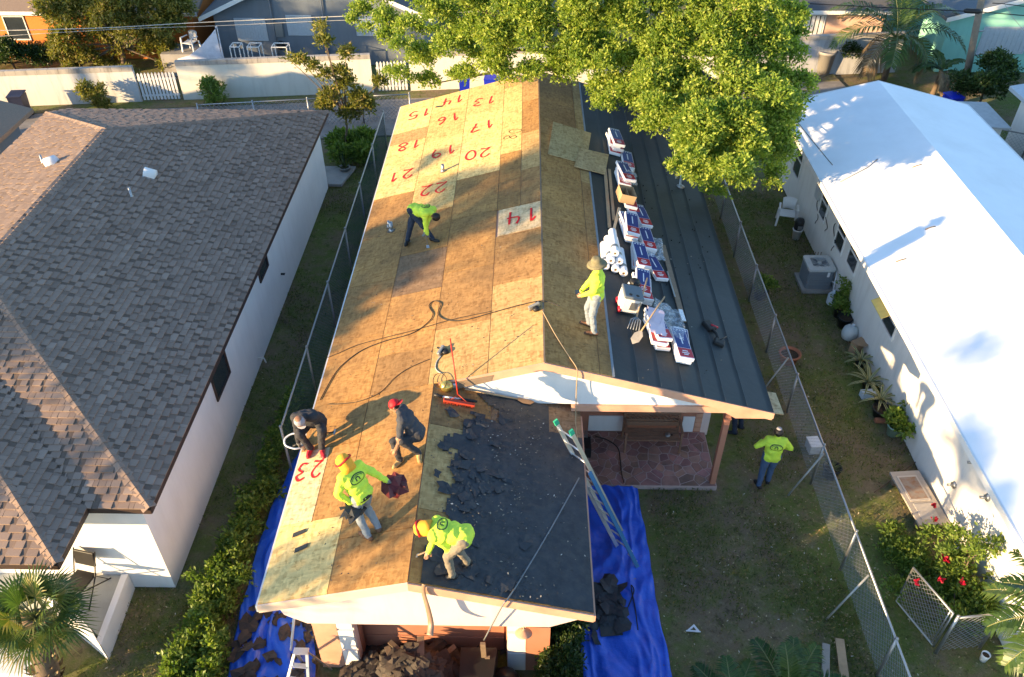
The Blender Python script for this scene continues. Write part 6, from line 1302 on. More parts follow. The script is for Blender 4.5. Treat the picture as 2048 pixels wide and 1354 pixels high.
# ---------------------------------------------------------------- tarps and what lies on them
def tarp(name, label, path, widths, amp, seed, nu=30):
    """long tarp: path of (x,y) centre points with half widths"""
    P = smooth_path(path, 18); Wd = smooth_path([(w_, 0) for w_ in widths], 18); V = []; F = []
    for j, p in enumerate(P):
        for i in range(nu):
            s = i / (nu - 1) * 2 - 1; x = p[0] + s * Wd[j][0] + .05 * noise.noise(Vector((p[1] * 1.5, s * 3, seed))); y = p[1] + .05 * noise.noise(Vector((x * 2, p[1] * 2, seed + 4)))
            q = Vector((x * 1.3, y * .9, seed)); wv = noise.noise(q * .7 + Vector((7, 2, 0))); q = q + Vector((wv, -wv, 0)) * .8; f = .8 * abs(noise.noise(q)) + .6 * (1 - abs(noise.noise(Vector((q.x * 3.2, q.y * .8, seed + 2))))) ** 4 * .7 + .35 * abs(noise.noise(q * 2.9)) + .2 * abs(noise.noise(q * 7)); ed = .5 + .5 * (1 - s * s); V.append((x, y, .012 + amp * f * ed))
    for j in range(len(P) - 1):
        for i in range(nu - 1): k = j * nu + i; F.append((k, k + 1, k + 1 + nu, k + nu))
    me = bpy.data.meshes.new(name); me.from_pydata(V, [], F); me.materials.append(TARP)
    for p in me.polygons: p.use_smooth = True
    return tag(put(name, me), label, 'tarp')
tarp('blue_tarp', 'wrinkled bright blue tarp on the grass under the ladder', [(2.0, 12.28), (2.0, 11.2), (1.98, 10.2), (1.95, 9.0), (2.0, 7.8), (2.0, 6.6)], [.62, .68, .72, .78, .82, .85], .17, 2, 64)
tarp('blue_tarp', 'rumpled blue tarp strewn with torn shingles left of the garage', [(-4.85, 13.5), (-4.95, 12.0), (-4.95, 10.5), (-4.8, 9.0), (-4.6, 8.0), (-4.45, 6.4)], [.35, .5, .58, .68, .8, .85], .24, 6, 46)
tarp('blue_tarp', 'narrow blue tarp along the foot of the far left eave', [(-4.72, 25.5), (-4.7, 23), (-4.72, 20.5), (-4.7, 18), (-4.72, 15.5)], [.22, .34, .3, .34, .25], .3, 11, 16)
SCR = mk('shingle_scrap', (.045, .037, .032), .85, .5, 6, bump=.5, bscale=50, dirt=(.12, .085, .06), damt=.5); scm = []
for k in range(10):
    m = MB(); p = flake(.15, random.randint(6, 9), .22); m.add(p + [(0, 0, .02)], [(i, (i + 1) % len(p), len(p)) for i in range(len(p))]); scm.append(m.mesh('shingle_scrap', SCR))
def scatter(n_, fx, label, group, meshes=scm, smin=.45, smax=1.15, tilt=.3, name='shingle_scrap', cat='scrap'):
    for k in range(n_):
        x, y, z = fx(); o = bpy.data.objects.new(name, random.choice(meshes)); COL.objects.link(o)
        o.matrix_basis = Matrix.Translation((x, y, z)) @ Matrix.Rotation(random.uniform(0, 6.3), 4, 'Z') @ Matrix.Rotation(random.uniform(-tilt, tilt), 4, 'X') @ Matrix.Scale(random.uniform(smin, smax), 4); tag(o, label, cat, group)
scatter(70, lambda: (random.uniform(-5.3, -3.75), random.uniform(6.9, 9.2), random.uniform(.12, .26)), 'torn brown shingle scrap on the rumpled blue tarp by the garage', 'shingle scraps on the left tarp')
scatter(9, lambda: (1.68 + random.gauss(0, .12), 9.2 + random.gauss(0, .2), random.uniform(.1, .3)), 'black felt scrap in the small heap on the blue tarp', 'felt scraps on the right tarp', flmesh, 1.2, 2.4, .5, 'felt_scrap', 'felt scrap')
t = thing('felt_heap', 'small heap of torn black felt on the bright blue tarp', 'heap', (1.7, 9.2, 0)); m = MB()
for k in range(60): M = Matrix.Translation((1.7 + random.gauss(0, .15), 9.15 + random.gauss(0, .24), random.uniform(.06, .24))) @ Matrix.Rotation(random.uniform(0, 6), 4, 'Z') @ Matrix.Rotation(random.uniform(-.7, .7), 4, 'X'); p = flake(.14); m.add(p + [(0, 0, .03)], [(i, (i + 1) % len(p), len(p)) for i in range(len(p))], M=M)
m.build('torn_pieces', TORN, t, kind='stuff'); m = MB(); m.box((1.75, 8.72, .13), (.42, .34, .02), rz=.1); m.build('felt_square', FELT, t)
t = thing('black_strap', 'thin black strap trailing across the blue tarp', 'strap', G(1270, 1200)); m = MB(); m.tube(smooth_path([tuple(G(u, v, .12)) for u, v in ((1252, 1222), (1262, 1200), (1268, 1180), (1262, 1172), (1270, 1215), (1276, 1260))]), .012, 5); m.build('webbing', RUBBER, t)
# debris heap in front of the garage
t = thing('debris_heap', 'tall heap of torn shingles and rotten boards before the garage door', 'heap', (-1.8, 7.2, 0)); V = []; F = []; nn_ = 40
hz = lambda x, y: max(0, .98 * math.exp(-((x + 1.9) / 1.05) ** 2 - ((y - 7.2) / .85) ** 2) * (1 + .35 * noise.noise(Vector((x * 2, y * 2, 3)))) + .09 * noise.noise(Vector((x * 6, y * 6, 1))))
for j in range(nn_):
    for i in range(nn_): x, y = -3.3 + 2.9 * i / (nn_ - 1), 5.8 + 2.75 * j / (nn_ - 1); V.append((x, y, hz(x, y) + .02 * random.random()))
for j in range(nn_ - 1):
    for i in range(nn_ - 1): k = j * nn_ + i; F.append((k, k + 1, k + 1 + nn_, k + nn_))
me = bpy.data.meshes.new('mound'); me.from_pydata(V, [], F); me.materials.append(SCR); put('mound', me, t)
m = MB()
for k in range(420): x, y = random.gauss(-1.9, .7), random.gauss(7.3, .45); M = Matrix.Translation((x, min(y, 8.5), hz(x, min(y, 8.5)) + .03)) @ Matrix.Rotation(random.uniform(0, 6), 4, 'Z') @ Matrix.Rotation(random.uniform(-.7, .7), 4, 'X'); p = flake(random.uniform(.05, .13)); m.add(p + [(0, 0, .02)], [(i, (i + 1) % len(p), len(p)) for i in range(len(p))], a=random.random(), M=M)
m.build('crumbled_shingle', mk('crumbled', (.075, .062, .05), .9, .6, 5), t, kind='stuff')
def heap_pt():
    x, y = random.gauss(-1.85, .65), random.uniform(6.9, 8.2); return x, y, hz(x, y) + .07
scatter(45, heap_pt, 'large torn shingle piece on the debris heap before the garage', 'shingle pieces on the debris heap', scm, .5, 1.25, .6)
bdm = []
for k in range(3): m = MB(); m.box((0, 0, 0), (.09 + .03 * k, .5 + .12 * k, .02)); bdm.append(m.mesh('broken_board', WOOD_OLD))
scatter(7, heap_pt, 'broken weathered board sticking out of the debris heap', 'broken boards in the debris heap', bdm, .6, 1.1, .7, 'broken_board', 'board')
t = thing('dump_cart', 'black tub cart with wooden uprights right of the debris heap', 'cart', (-.75, 7.45, 0)); m = MB(); m.prism([(-1.05, 6.9, .15), (-.5, 6.9, .15), (-.4, 7.9, .15), (-1.05, 7.9, .15)], (0, 0, .62)); m.build('tub', BLACK, t)
for x, z in ((-.62, 1.25), (-.55, .8)): m = MB(); m.bar((x, 7.75, .3), (x - .02, 7.7, z), .09, .05); m.build('upright', WOOD_OLD, t)
m = MB(); m.ball((-.25, 7.5, .25), (.3, .3, .28), 12); m.build('bag', mk('black_bag', (.015, .015, .016), .35, .3, 5, bump=.6, bscale=12), t)
# step ladder in the bottom left, standing on the tarp
t = thing('step_ladder', 'small aluminium step ladder on the shingle-strewn tarp', 'ladder', (-3.9, 7.3, .2)); top = Vector((-3.78, 7.5, 1.25))
for s, (dx, dy) in enumerate(((-.45, -.5), (.12, -.62), (.32, .28), (-.25, .42))): m = MB(); m.bar(top + Vector((.1 if dx > 0 else -.1, 0, 0)), Vector((top.x + dx, top.y + dy, .15)), .05, .03); m.build('rail', ALU, t)
m = MB(); m.box(top, (.26, .12, .03)); m.build('cap', ALU, t)
for z in (.45, .75, 1.0): f = (1.25 - z) / 1.1; m = MB(); m.bar((top.x - .1 - .35 * f, top.y - .5 * f, z), (top.x + .1 + .02 * f, top.y - .62 * f, z), .08, .02); m.build('step', ALU, t)
m = MB(); m.tube([Vector((-4.25, 8.15, 2.45)), PY(590, 1215, 8.0), G(582, 1300, .35)], .025, 7); tag(m.build('hanging_hose', PLASTIC_W, None), 'white pipe hanging from the wing eave onto the blue tarp', 'pipe')
# porch bench with lattice back
BN = thing('bench', 'wooden slatted bench with lattice back on the flagstone porch', 'bench', M=at(3.06, 13.72, .095), local=True); BW = mk('bench_wood', (.24, .135, .085), .7, .25, 9, bump=.2)
for k in range(5): m = MB(); m.box((0, -.40 + .085 * k, .42), (1.24, .072, .025)); m.build('seat_slat', BW, BN)
for z, h in ((.82, .06), (.60, .05)): m = MB(); m.box((0, .08, z), (1.24, .03, h)); m.build('back_rail', BW, BN)
m = MB(); m.box((0, .06, .5), (1.24, .025, .13)); m.build('back_panel', BW, BN)
for k in range(12):
    for s in (-1, 1): x = -.56 + 1.12 * k / 11; m = MB(); m.bar((x - .09 * s, .08 + .005 * s, .62), (x + .09 * s, .08 + .005 * s, .80), .012, .02); m.build('lattice_slat', BW, BN)
for sx in (-1, 1):
    m = MB(); m.bar((sx * .64, .1, 0), (sx * .64, .1, .86), .05, .05); m.build('leg', BW, BN); m = MB(); m.bar((sx * .64, -.42, 0), (sx * .64, -.4, .64), .045, .045); m.build('leg', BW, BN); m = MB(); m.bar((sx * .64, -.46, .66), (sx * .64, .1, .66), .06, .03); m.build('armrest', BW, BN)
t = thing('tape_measure', 'small grey disc of tape lying on the porch bench seat', 'tape', M=at(3.4, 13.45, .53), local=True); m = MB(); m.lathe([(.06, 0), (.065, .01), (.065, .04), (.05, .05), (.001, .05)], 16); m.build('case', GALV, t); m = MB(); m.box((.09, 0, .02), (.06, .03, .02)); m.build('hook', BLACK, t)
t = thing('black_case', 'black hard case standing on the porch by the wing wall', 'case', (1.35, 13.3, .1)); m = MB(); m.bb((1.12, 13.1, .1), (1.62, 13.5, .42)); m.build('shell', BLACK, t, bevel=.02); m = MB(); m.bb((1.2, 13.45, .425), (1.55, 13.62, .5)); m.build('top_tool', GALV, t)
m = MB(); m.tube(smooth_path([tuple(G(u, v, .115)) for u, v in ((1190, 872), (1215, 880), (1235, 895), (1240, 915), (1243, 945), (1248, 965))]), .013, 6); tag(m.build('extension_lead', RUBBER, None), 'black power cord snaking over the flagstones', 'cord')
# ---------------------------------------------------------------- ground litter and grass
reg = [(5.1, 9.2, 7, 27, 3800), (1.3, 6.6, 5.6, 12.2, 2600), (-8, -5.4, 6, 10, 900), (-6.9, -4.3, 10, 27, 300)]
P = np.concatenate([np.stack([RNG.uniform(a, b, n_), RNG.uniform(c, d_, n_), np.full(n_, .02)], 1) for a, b, c, d_, n_ in reg]); LIT = m_leaf('litter', [(0, (.09, .06, .03)), (.5, (.24, .17, .08)), (.85, (.40, .33, .18)), (1, (.6, .57, .5))], 0, .9)
V, F = leaf_quads(P, np.stack([RNG.normal(size=len(P)), RNG.normal(size=len(P)), RNG.normal(size=len(P)) * .2], 1), .055, .45, .3, up=(0, 0, 1)); o = put('leaf_litter', npmesh('leaf_litter', V, F, LIT, RNG.beta(1.3, 1.8, len(P)))); tag(o, 'pale dry leaves scattered over the grass', 'leaves', kind='stuff')
GR = m_leaf('grass_blade', [(0, (.035, .055, .01)), (.5, (.10, .125, .025)), (.8, (.18, .18, .045)), (1, (.28, .22, .09))], .3, .7)
reg = [(5.1, 9.2, 7, 27, 34000), (1.2, 6.6, 5.6, 12.3, 20000), (-8.2, -5.4, 6, 10, 9000), (-6.95, -5.0, 10, 28, 17000)]
P = np.concatenate([np.stack([RNG.uniform(a, b, n_), RNG.uniform(c, d_, n_), np.full(n_, -.01)], 1) for a, b, c, d_, n_ in reg])
kp = np.array([noise.noise(Vector((p[0] * .7, p[1] * .55, 2))) + .5 * noise.noise(Vector((p[0] * 2.4, p[1] * 2.4, 5))) + .45 * (1 - min(1, abs(p[0] - 7.6) / .8) if False else 0) + random.uniform(-.3, .3) > -.08 and not (2.9 > p[0] > 1.1 and p[1] < 12.4) for p in P]); P = P[kp]
V, F = leaf_quads(P, np.stack([RNG.normal(size=len(P)) * .8, RNG.normal(size=len(P)) * .8, np.ones(len(P))], 1), .085, .2, .1); o = put('grass', npmesh('grass', V, F, GR, np.clip(RNG.normal(.45, .25, len(P)), 0, 1))); tag(o, 'short patchy grass growing between the houses', 'grass', kind='stuff')

# unseen trailer added below the picture edge so that it shades the front lawn
DT = thing('added_shade_trailer', 'tall dark trailer added out of view before the garage to shade the front lawn', 'trailer', (-.7, 4.2, 0)); TM = mk('trailer_paint', (.03, .035, .04), .5, .2, 4, dirt=(.12, .08, .05))
for nm, lo, hi in (('side', (-3.4, 3.0, .7), (2.1, 3.06, 2.45)), ('side', (-3.4, 5.4, .7), (2.1, 5.46, 2.45)), ('end', (-3.4, 3.06, .7), (-3.34, 5.4, 2.45)), ('end', (2.04, 3.06, .7), (2.1, 5.4, 2.45)), ('bed', (-3.34, 3.06, .7), (2.04, 5.4, .78))):
    m = MB(); m.bb(lo, hi); m.build(nm, TM, DT)
for x in (-1.4, -.4):
    for y in (3.2, 5.2): m = MB(); m.lathe([(.36, -.12), (.36, .12)], 20, Matrix.Translation((x, y, .36)) @ Matrix.Rotation(rad(90), 4, 'X')); m.build('wheel', RUBBER, DT)
# ================================================================ people
from mathutils.bvhtree import BVHTree
LIME = mk('hi_vis_lime', (.60, .78, .06), .75, .1, 9, bump=.5, bscale=14, dirt=(.30, .42, .08), dscale=4, damt=.35); CHAR = mk('charcoal_cloth', (.035, .035, .04), .85, .3, 8, bump=.3, bscale=18); GREYS = mk('dark_grey_shirt', (.05, .052, .062), .85, .2, 8, bump=.3, bscale=18); JEANS = mk('blue_jeans', (.06, .10, .18), .85, .35, 7, bump=.3, bscale=20); JEANS_D = mk('dark_jeans', (.022, .032, .055), .85, .3, 7, bump=.3, bscale=20); JEANS_G = mk('faded_jeans', (.20, .23, .26), .85, .3, 6, bump=.3, bscale=20); KHAKI = mk('khaki_trousers', (.19, .16, .12), .85, .3, 7, bump=.3, bscale=20)
SKIN = mk('tan_skin', (.36, .19, .115), .55, .08, 12); SKIN2 = mk('brown_skin', (.22, .11, .065), .55, .08, 12); HAIR = mk('black_hair', (.012, .010, .009), .5, .3, 40, bump=.4, bscale=90); BOOT = mk('brown_boot', (.13, .065, .035), .6, .3, 9); TAN = mk('tan_boot', (.40, .25, .10), .6, .2, 9); BLKSHOE = mk('black_shoe', (.015, .015, .016), .5, .2, 9); REDSHOE = mk('red_shoe', (.45, .02, .03), .45, .2, 12); GLOVE = mk('grey_glove', (.16, .16, .15), .8, .2, 15); PRINTM = mk('dark_print', (.02, .05, .03), .7); ORG = mk('orange_hood', (.80, .36, .03), .75, .2, 8, bump=.3, bscale=20); STRAW = mk('straw_hat', (.17, .15, .085), .85, .45, 16, bump=.4, bscale=40); REDC = mk('red_cap', (.50, .015, .02), .6, .1, 8); GREYC = mk('grey_cap', (.28, .27, .30), .75, .1, 8); EYEM = mk('eye_dark', (.02, .015, .012), .3)
def capsule(mb_, a, b, ra, rb, n_=12):
    a, b = Vector(a), Vector(b); d = b - a; l = d.length; d = d / l if l > 1e-6 else Vector((0, 0, 1)); x = d.orthogonal().normalized(); y = d.cross(x); vs_ = []; fs = []; rings = []
    for k in range(5): t = math.pi / 2 * k / 4; rings.append((a - d * ra * math.cos(t), ra * math.sin(t)))
    for k in range(5): t = math.pi / 2 * k / 4; rings.append((b + d * rb * math.sin(t), rb * math.cos(t)))
    for c, r in rings:
        r = max(r, .0008)
        for j in range(n_): th = 2 * math.pi * j / n_; vs_.append(c + (x * math.cos(th) + y * math.sin(th)) * r)
    for i in range(len(rings) - 1):
        for j in range(n_): j2 = (j + 1) % n_; fs.append((i * n_ + j, i * n_ + j2, (i + 1) * n_ + j2, (i + 1) * n_ + j))
    fs.append(tuple(reversed(range(n_)))); fs.append(tuple((len(rings) - 1) * n_ + j for j in range(n_))); mb_.add(vs_, fs)
def ik(a, b, l1, l2, hint):
    a, b = Vector(a), Vector(b); d = b - a; l = d.length
    if l > (l1 + l2) * .995: b = a + d * ((l1 + l2) * .995 / l); d = b - a; l = d.length
    dn = d / l; x = (l1 * l1 - l2 * l2 + l * l) / (2 * l); h = math.sqrt(max(0, l1 * l1 - x * x)); hv = Vector(hint); hv = hv - dn * hv.dot(dn); hv = hv.normalized() if hv.length > 1e-5 else dn.orthogonal().normalized()
    return a + dn * x + hv * h, b
PEOPLE = []
def person(label, pelvis, torso, front, feet, hands, headdir, mats, toes=None, kneehint=None, elbow=None, s=1.03, group=None, look=None):
    """feet/hands: (left, right) world targets. mats: shirt, trousers, shoe, hand, skin, hair"""
    pelvis = Vector(pelvis); torso = Vector(torso).normalized(); front = Vector(front); front = (front - torso * front.dot(torso)).normalized(); side = front.cross(torso).normalized()   # side = the person's right
    hd = Vector(headdir).normalized(); E = []
    def cap(a, b, ra, rb, mat): k_ = (1.14 if mat == 0 else 1.12 if mat == 1 else 1.1 if mat == 2 else 1.0) * s; E.append((Vector(a), Vector(b), ra * k_, rb * k_, mat))
    neck = pelvis + torso * .50 * s; chest = pelvis + torso * .34 * s
    cap(pelvis - side * .075 * s, pelvis + side * .075 * s, .118, .118, 1); cap(pelvis + torso * .06, pelvis + torso * .14 * s, .125, .125, 0)
    cap(pelvis + torso * .0 - side * .05 * s, pelvis + torso * .0 + side * .05 * s, .128, .128, 0)
    cap(chest - side * .075 * s, chest + side * .075 * s, .128, .128, 0); cap(pelvis + torso * .18 * s - side * .05 * s, pelvis + torso * .18 * s + side * .05 * s, .124, .124, 0)
    sh = [neck - torso * .05 * s - side * .165 * s, neck - torso * .05 * s + side * .165 * s]; cap(sh[0], sh[1], .078, .078, 0); cap(neck - torso * .06, neck + hd * .04, .075, .058, 0)
    hc = neck + hd * .155 * s; lk = Vector(look) if look else front; lk = (lk - hd * lk.dot(hd)).normalized(); hs = lk.cross(hd).normalized(); cap(neck, neck + hd * .1 * s, .055, .052, 4)
    cap(hc + hd * .03 * s - lk * .02, hc + hd * .03 * s, .092, .09, 5); cap(hc - hd * .06 * s + lk * .03 * s, hc + hd * .01 * s + lk * .028 * s, .058, .074, 4); cap(hc - hd * .005 + lk * .085 * s, hc - hd * .03 + lk * .105 * s, .012, .016, 4)
    for q in (-1, 1): cap(hc + hs * q * .085 * s - hd * .02, hc + hs * q * .09 * s + hd * .015, .014, .018, 4)
    toes = toes or (front, front)
    for i, sg in enumerate((-1, 1)):
        hip = pelvis + side * sg * .09 * s - torso * .02; an = Vector(feet[i]) + Vector((0, 0, .085 * s)); kn, an = ik(hip, an, .43 * s, .41 * s, (kneehint[i] if kneehint else front))
        cap(hip, kn, .098, .066, 1); cap(kn, an, .066, .05, 1); tv = Vector(toes[i]).normalized(); cap(an - Vector((0, 0, .035)) - tv * .045, an + tv * .15 * s - Vector((0, 0, .045)), .046, .038, 2); cap(an + tv * .05 - Vector((0, 0, .05)), an + tv * .17 * s - Vector((0, 0, .052)), .04, .034, 2)
        eh = (elbow[i] if elbow else (-front + side * sg * .4 - torso * .3)); el, wr = ik(sh[i], hands[i], .285 * s, .26 * s, eh); cap(sh[i], el, .066, .052, 0); cap(el, wr, .052, .04, 0 if len(mats) < 7 else (0 if mats[6] == 'long' else 4))
        d = (wr - el).normalized(); pn = side * sg - d * (side * sg).dot(d); pn = pn.normalized() if pn.length > 1e-4 else d.orthogonal(); fw = d.cross(pn).normalized(); cap(wr, wr + d * .065 * s, .032, .036, 3)
        for f in range(4):
            b_ = wr + d * .075 * s + fw * (f - 1.5) * .021; ln = (.062, .072, .068, .052)[f] * s; m1 = b_ + d * ln * .6 + pn * -.008; cap(b_, m1, .0115, .011, 3); cap(m1, m1 + d * ln * .35 - pn * .025, .011, .0095, 3)
        th = wr + d * .02 + fw * .034; cap(th, th + fw * .03 + d * .03, .014, .012, 3); cap(th + fw * .03 + d * .03, th + fw * .034 + d * .065, .012, .010, 3)
    m = MB()
    for a, b, ra, rb, _ in E: capsule(m, a, b, ra, rb)
    o = bpy.data.objects.new('tmp', m.mesh('tmp', [SKIN])); COL.objects.link(o); rm = o.modifiers.new('r', 'REMESH'); rm.mode = 'VOXEL'; rm.voxel_size = .013; rm.use_smooth_shade = True; sm = o.modifiers.new('s', 'SMOOTH'); sm.iterations = 2; sm.factor = .4
    base = Vector((pelvis.x, pelvis.y, min(feet[0][2], feet[1][2]))); t = thing('person', label, 'person', base, group)
    rec = dict(tmp=o, E=E, mats=mats, t=t, hc=hc, hd=hd, lk=lk, hs=hs, chest=chest, torso=torso, front=front, side=side, s=s, neck=neck, pelvis=pelvis, extras=[]); PEOPLE.append(rec); return rec
Lp = lambda u, v, h=0: L(u, v, h)
# A bent-over roofer, upper left
fa, fb = L(815, 487), L(866, 483); mid = (fa + fb) / 2; tool = L(852, 489)
PA = person('roofer in lime shirt and black pants bent double prying at the upper roof', (fa.x + .22, mid.y + .2, mid.z + .84), (.80, -.42, .12), (.2, -.3, -1), (fa, fb), (tool + Vector((-.04, .02, .28)), tool + Vector((.06, .0, .2))), (.62, -.62, -.35), [LIME, JEANS_D, BLKSHOE, GLOVE, SKIN2, HAIR, 'long'], toes=((-.2, -1, 0), (.9, -.5, .1)), kneehint=((-.3, -1, 0), (.5, -1, 0)))
# B black shirt, grey cap, squatting at the eave
fa, fb = L(622, 903), L(645, 903); mid = (fa + fb) / 2
PB = person('crouching man in black shirt with grey cap and red shoes at the left eave', (mid.x - .06, mid.y + .42, mid.z + .42), (-.12, -.55, .72), (0, -1, -.4), (fb, fa), (L(648, 868, .28), L(598, 892, .15)), (-.1, -.85, .25), [CHAR, CHAR, REDSHOE, GLOVE, SKIN2, SKIN2, 'long'], toes=((.35, -1, 0), (-.1, -1, 0)), kneehint=((.35, -1, .8), (-.35, -1, .8)), s=1.1)
# C red cap, grey shirt, kneeling
fa, fb = L(800, 925), L(838, 912); mid = (fa + fb) / 2
PC = person('kneeling man in dark grey shirt and red cap, back turned, on lit plywood', (fb.x - .03, mid.y + .28, mid.z + .42), (-.5, .1, .78), (-.9, -.1, -.3), (fa, fb), (L(790, 908, .3), L(812, 905, .25)), (-.55, .2, .8), [GREYS, CHAR, TAN, SKIN, SKIN, HAIR, 'short'], toes=((-.5, -.8, 0), (.2, -1, 0)), kneehint=((-1, -.3, .8), (-.6, -.6, .4)))
# D lime shirt, orange hood, carrying scraps
fa, fb = L(737, 1078), L(757, 1060); mid = (fa + fb) / 2
PD = person('walking roofer in lime shirt and orange hood carrying dark scraps in both hands', (mid.x - .12, mid.y + .12, mid.z + .90), (-.28, .16, .92), (-.65, .55, -.2), (fa, fb), (mid + Vector((-.28, -.02, .86)), mid + Vector((.26, .38, .92))), (-.45, .2, .85), [LIME, JEANS_G, BOOT, GLOVE, SKIN, HAIR, 'long'], toes=((-.7, .4, 0), (-.4, .8, 0)), elbow=((-1, -.5, 0), (1, -.1, -.2)))
# E lime shirt bending over the torn felt
fa, fb = FR(905, 1157), FR(935, 1130); mid = (fa + fb) / 2
PE_ = person('roofer in lime shirt and khaki pants bent over the torn black felt', (mid.x + .1, mid.y + .05, mid.z + .87), (-.92, .12, .16), (-.3, -.1, -1), (fa, fb), (fa + Vector((-.02, .12, .46)), fa + Vector((-.38, .22, .36))), (-.9, .1, -.25), [LIME, KHAKI, BLKSHOE, SKIN, SKIN, HAIR, 'long'], toes=((-1, -.15, -.2), (-.9, -.2, -.2)), kneehint=((-1, 0, 0), (-1, 0, 0)))
# F standing man with hat
fa, fb = R(1188, 670), R(1178, 652); mid = (fa + fb) / 2
PF_ = person('standing man in lime shirt, faded jeans and brimmed hat right of the ridge', (mid.x + .05, mid.y, mid.z + .95), (-.03, .0, 1), (-1, .1, 0), (fa, fb), (mid + Vector((-.24, -.1, .98)), mid + Vector((-.26, .12, .92))), (-.15, 0, 1), [LIME, JEANS_G, BOOT, SKIN, SKIN, HAIR, 'long'], toes=((-1, -.1, .2), (-1, .15, .2)))
# G man on the grass, back to camera
fa, fb = G(1516, 976), G(1534, 966); mid = (fa + fb) / 2
PG = person('man in lime shirt and jeans standing on the grass, seen from behind', (mid.x + .02, mid.y + .02, .985), (.02, .02, 1), (.1, 1, 0), (fa, fb), (mid + Vector((-.2, .24, 1.2)), mid + Vector((.26, .2, 1.08))), (0, .1, 1), [LIME, JEANS, BLKSHOE, SKIN2, SKIN2, HAIR, 'long'], toes=((-.3, 1, 0), (.2, 1, 0)), elbow=((-1, -.4, -.5), (1, -.4, -.5)))
# H man under the eave: only a leg shows
fa = G(1468, 868); fb = fa + Vector((.2, .18, 0)); mid = (fa + fb) / 2
PH = person('man under the right eave, only one denim leg and boot visible', (mid.x + .03, mid.y + .1, .93), (.02, .05, 1), (-.5, .8, 0), (fa, fb), (mid + Vector((-.2, .3, .95)), mid + Vector((.2, .3, .95))), (0, .1, 1), [CHAR, JEANS_D, BLKSHOE, SKIN, SKIN, HAIR, 'long'], toes=((-1, .1, 0), (-.8, .5, 0)))
dg = bpy.context.evaluated_depsgraph_get()
for r in PEOPLE:
    ev = r['tmp'].evaluated_get(dg); me = bpy.data.meshes.new_from_object(ev); n_ = len(me.polygons)
    nvv = len(me.vertices); co = np.empty(nvv * 3, np.float32); me.vertices.foreach_get('co', co); co = co.reshape(-1, 3)
    fc = np.empty(n_ * 3, np.float32); me.polygons.foreach_get('center', fc); fc = fc.reshape(-1, 3)
    best = np.full(n_, 1e9); mi = np.zeros(n_, np.int32)
    for a, b, ra, rb, mt in r['E']:
        a_, b_ = np.array(a), np.array(b); d = b_ - a_; l2 = max(d @ d, 1e-9); t_ = np.clip(((fc - a_) @ d) / l2, 0, 1); ds = np.linalg.norm(fc - a_ - t_[:, None] * d, axis=1) - (ra + (rb - ra) * t_)
        if mt == 0: ds = ds - .006
        w_ = ds < best; best[w_] = ds[w_]; mi[w_] = mt
    # cloth folds: gentle noise along the normal away from skin
    nr = np.empty(nvv * 3, np.float32); me.vertices.foreach_get('normal', nr); nr = nr.reshape(-1, 3)
    amp = np.array([.014 * (noise.noise(Vector(c) * 9) + .6 * noise.noise(Vector(c) * 21)) for c in co]); hcv = np.array(r['hc']); amp *= np.clip((np.linalg.norm(co - hcv, axis=1) - .16) / .1, 0, 1)
    co2 = co + nr * amp[:, None]; me.vertices.foreach_set('co', co2.ravel()); me.materials.clear()
    for m_ in r['mats'][:6]: me.materials.append(m_)
    me.polygons.foreach_set('material_index', mi); me.polygons.foreach_set('use_smooth', np.ones(n_, bool)); me.name = 'body'; me.update()
    r['body'] = put('body', me, r['t']); r['bvh'] = BVHTree.FromPolygons([tuple(c) for c in co2], [tuple(p.vertices) for p in me.polygons])
for r in PEOPLE:
    bpy.data.objects.remove(r['tmp'])
    for q in (-1, 1):
        m = MB(); m.ball(r['hc'] + r['lk'] * .098 * r['s'] + r['hs'] * q * .034 + r['hd'] * .008, .011, 8); m.build('eye', EYEM, r['t'])
def back_print(r, w_=.13, h_=.075, off=.02):
    """oval emblem printed across the shoulder blades, laid onto the shirt"""
    back = -r['front']; c0 = r['chest'] + r['torso'] * off; V = []; F = []; hit = lambda x, y: r['bvh'].ray_cast(c0 + r['side'] * x + r['torso'] * y + back * .6, -back)
    def strip(pts, wd):
        o = len(V); ok = []
        for i, (x, y) in enumerate(pts):
            a, b = pts[max(i - 1, 0)], pts[min(i + 1, len(pts) - 1)]; dx, dy = b[0] - a[0], b[1] - a[1]; l = math.hypot(dx, dy) or 1
            for s_ in (-1, 1):
                q = hit(x - dy / l * wd * s_, y + dx / l * wd * s_); V.append(tuple((q[0] + q[1] * .006) if q[0] is not None else (c0 + r['side'] * x + r['torso'] * y + back * .14)))
        for i in range(len(pts) - 1): F.append((o + 2 * i, o + 2 * i + 1, o + 2 * i + 3, o + 2 * i + 2))
    strip([(w_ * math.cos(k * math.pi / 16), h_ * math.sin(k * math.pi / 16)) for k in range(33)], .008); strip([(w_ * .8 * math.cos(k * math.pi / 12 + .3), h_ * .72 * math.sin(k * math.pi / 12 + .3)) for k in range(11)], .004)
    strip([(-.03, -.03), (-.03, .02), (-.01, .032), (.02, .03), (.03, .01), (.03, -.03)], .009)
    me = bpy.data.meshes.new('back_print'); me.from_pydata(V, [], F); me.materials.append(PRINTM); put('back_print', me, r['t'])
for r in (PA, PD, PE_, PG): back_print(r)
def headM(r, dz=0, dl=0): m = Matrix((r['hs'], r['lk'], r['hd'])).transposed().to_4x4(); m.translation = r['hc'] + r['hd'] * dz + r['lk'] * dl; return m
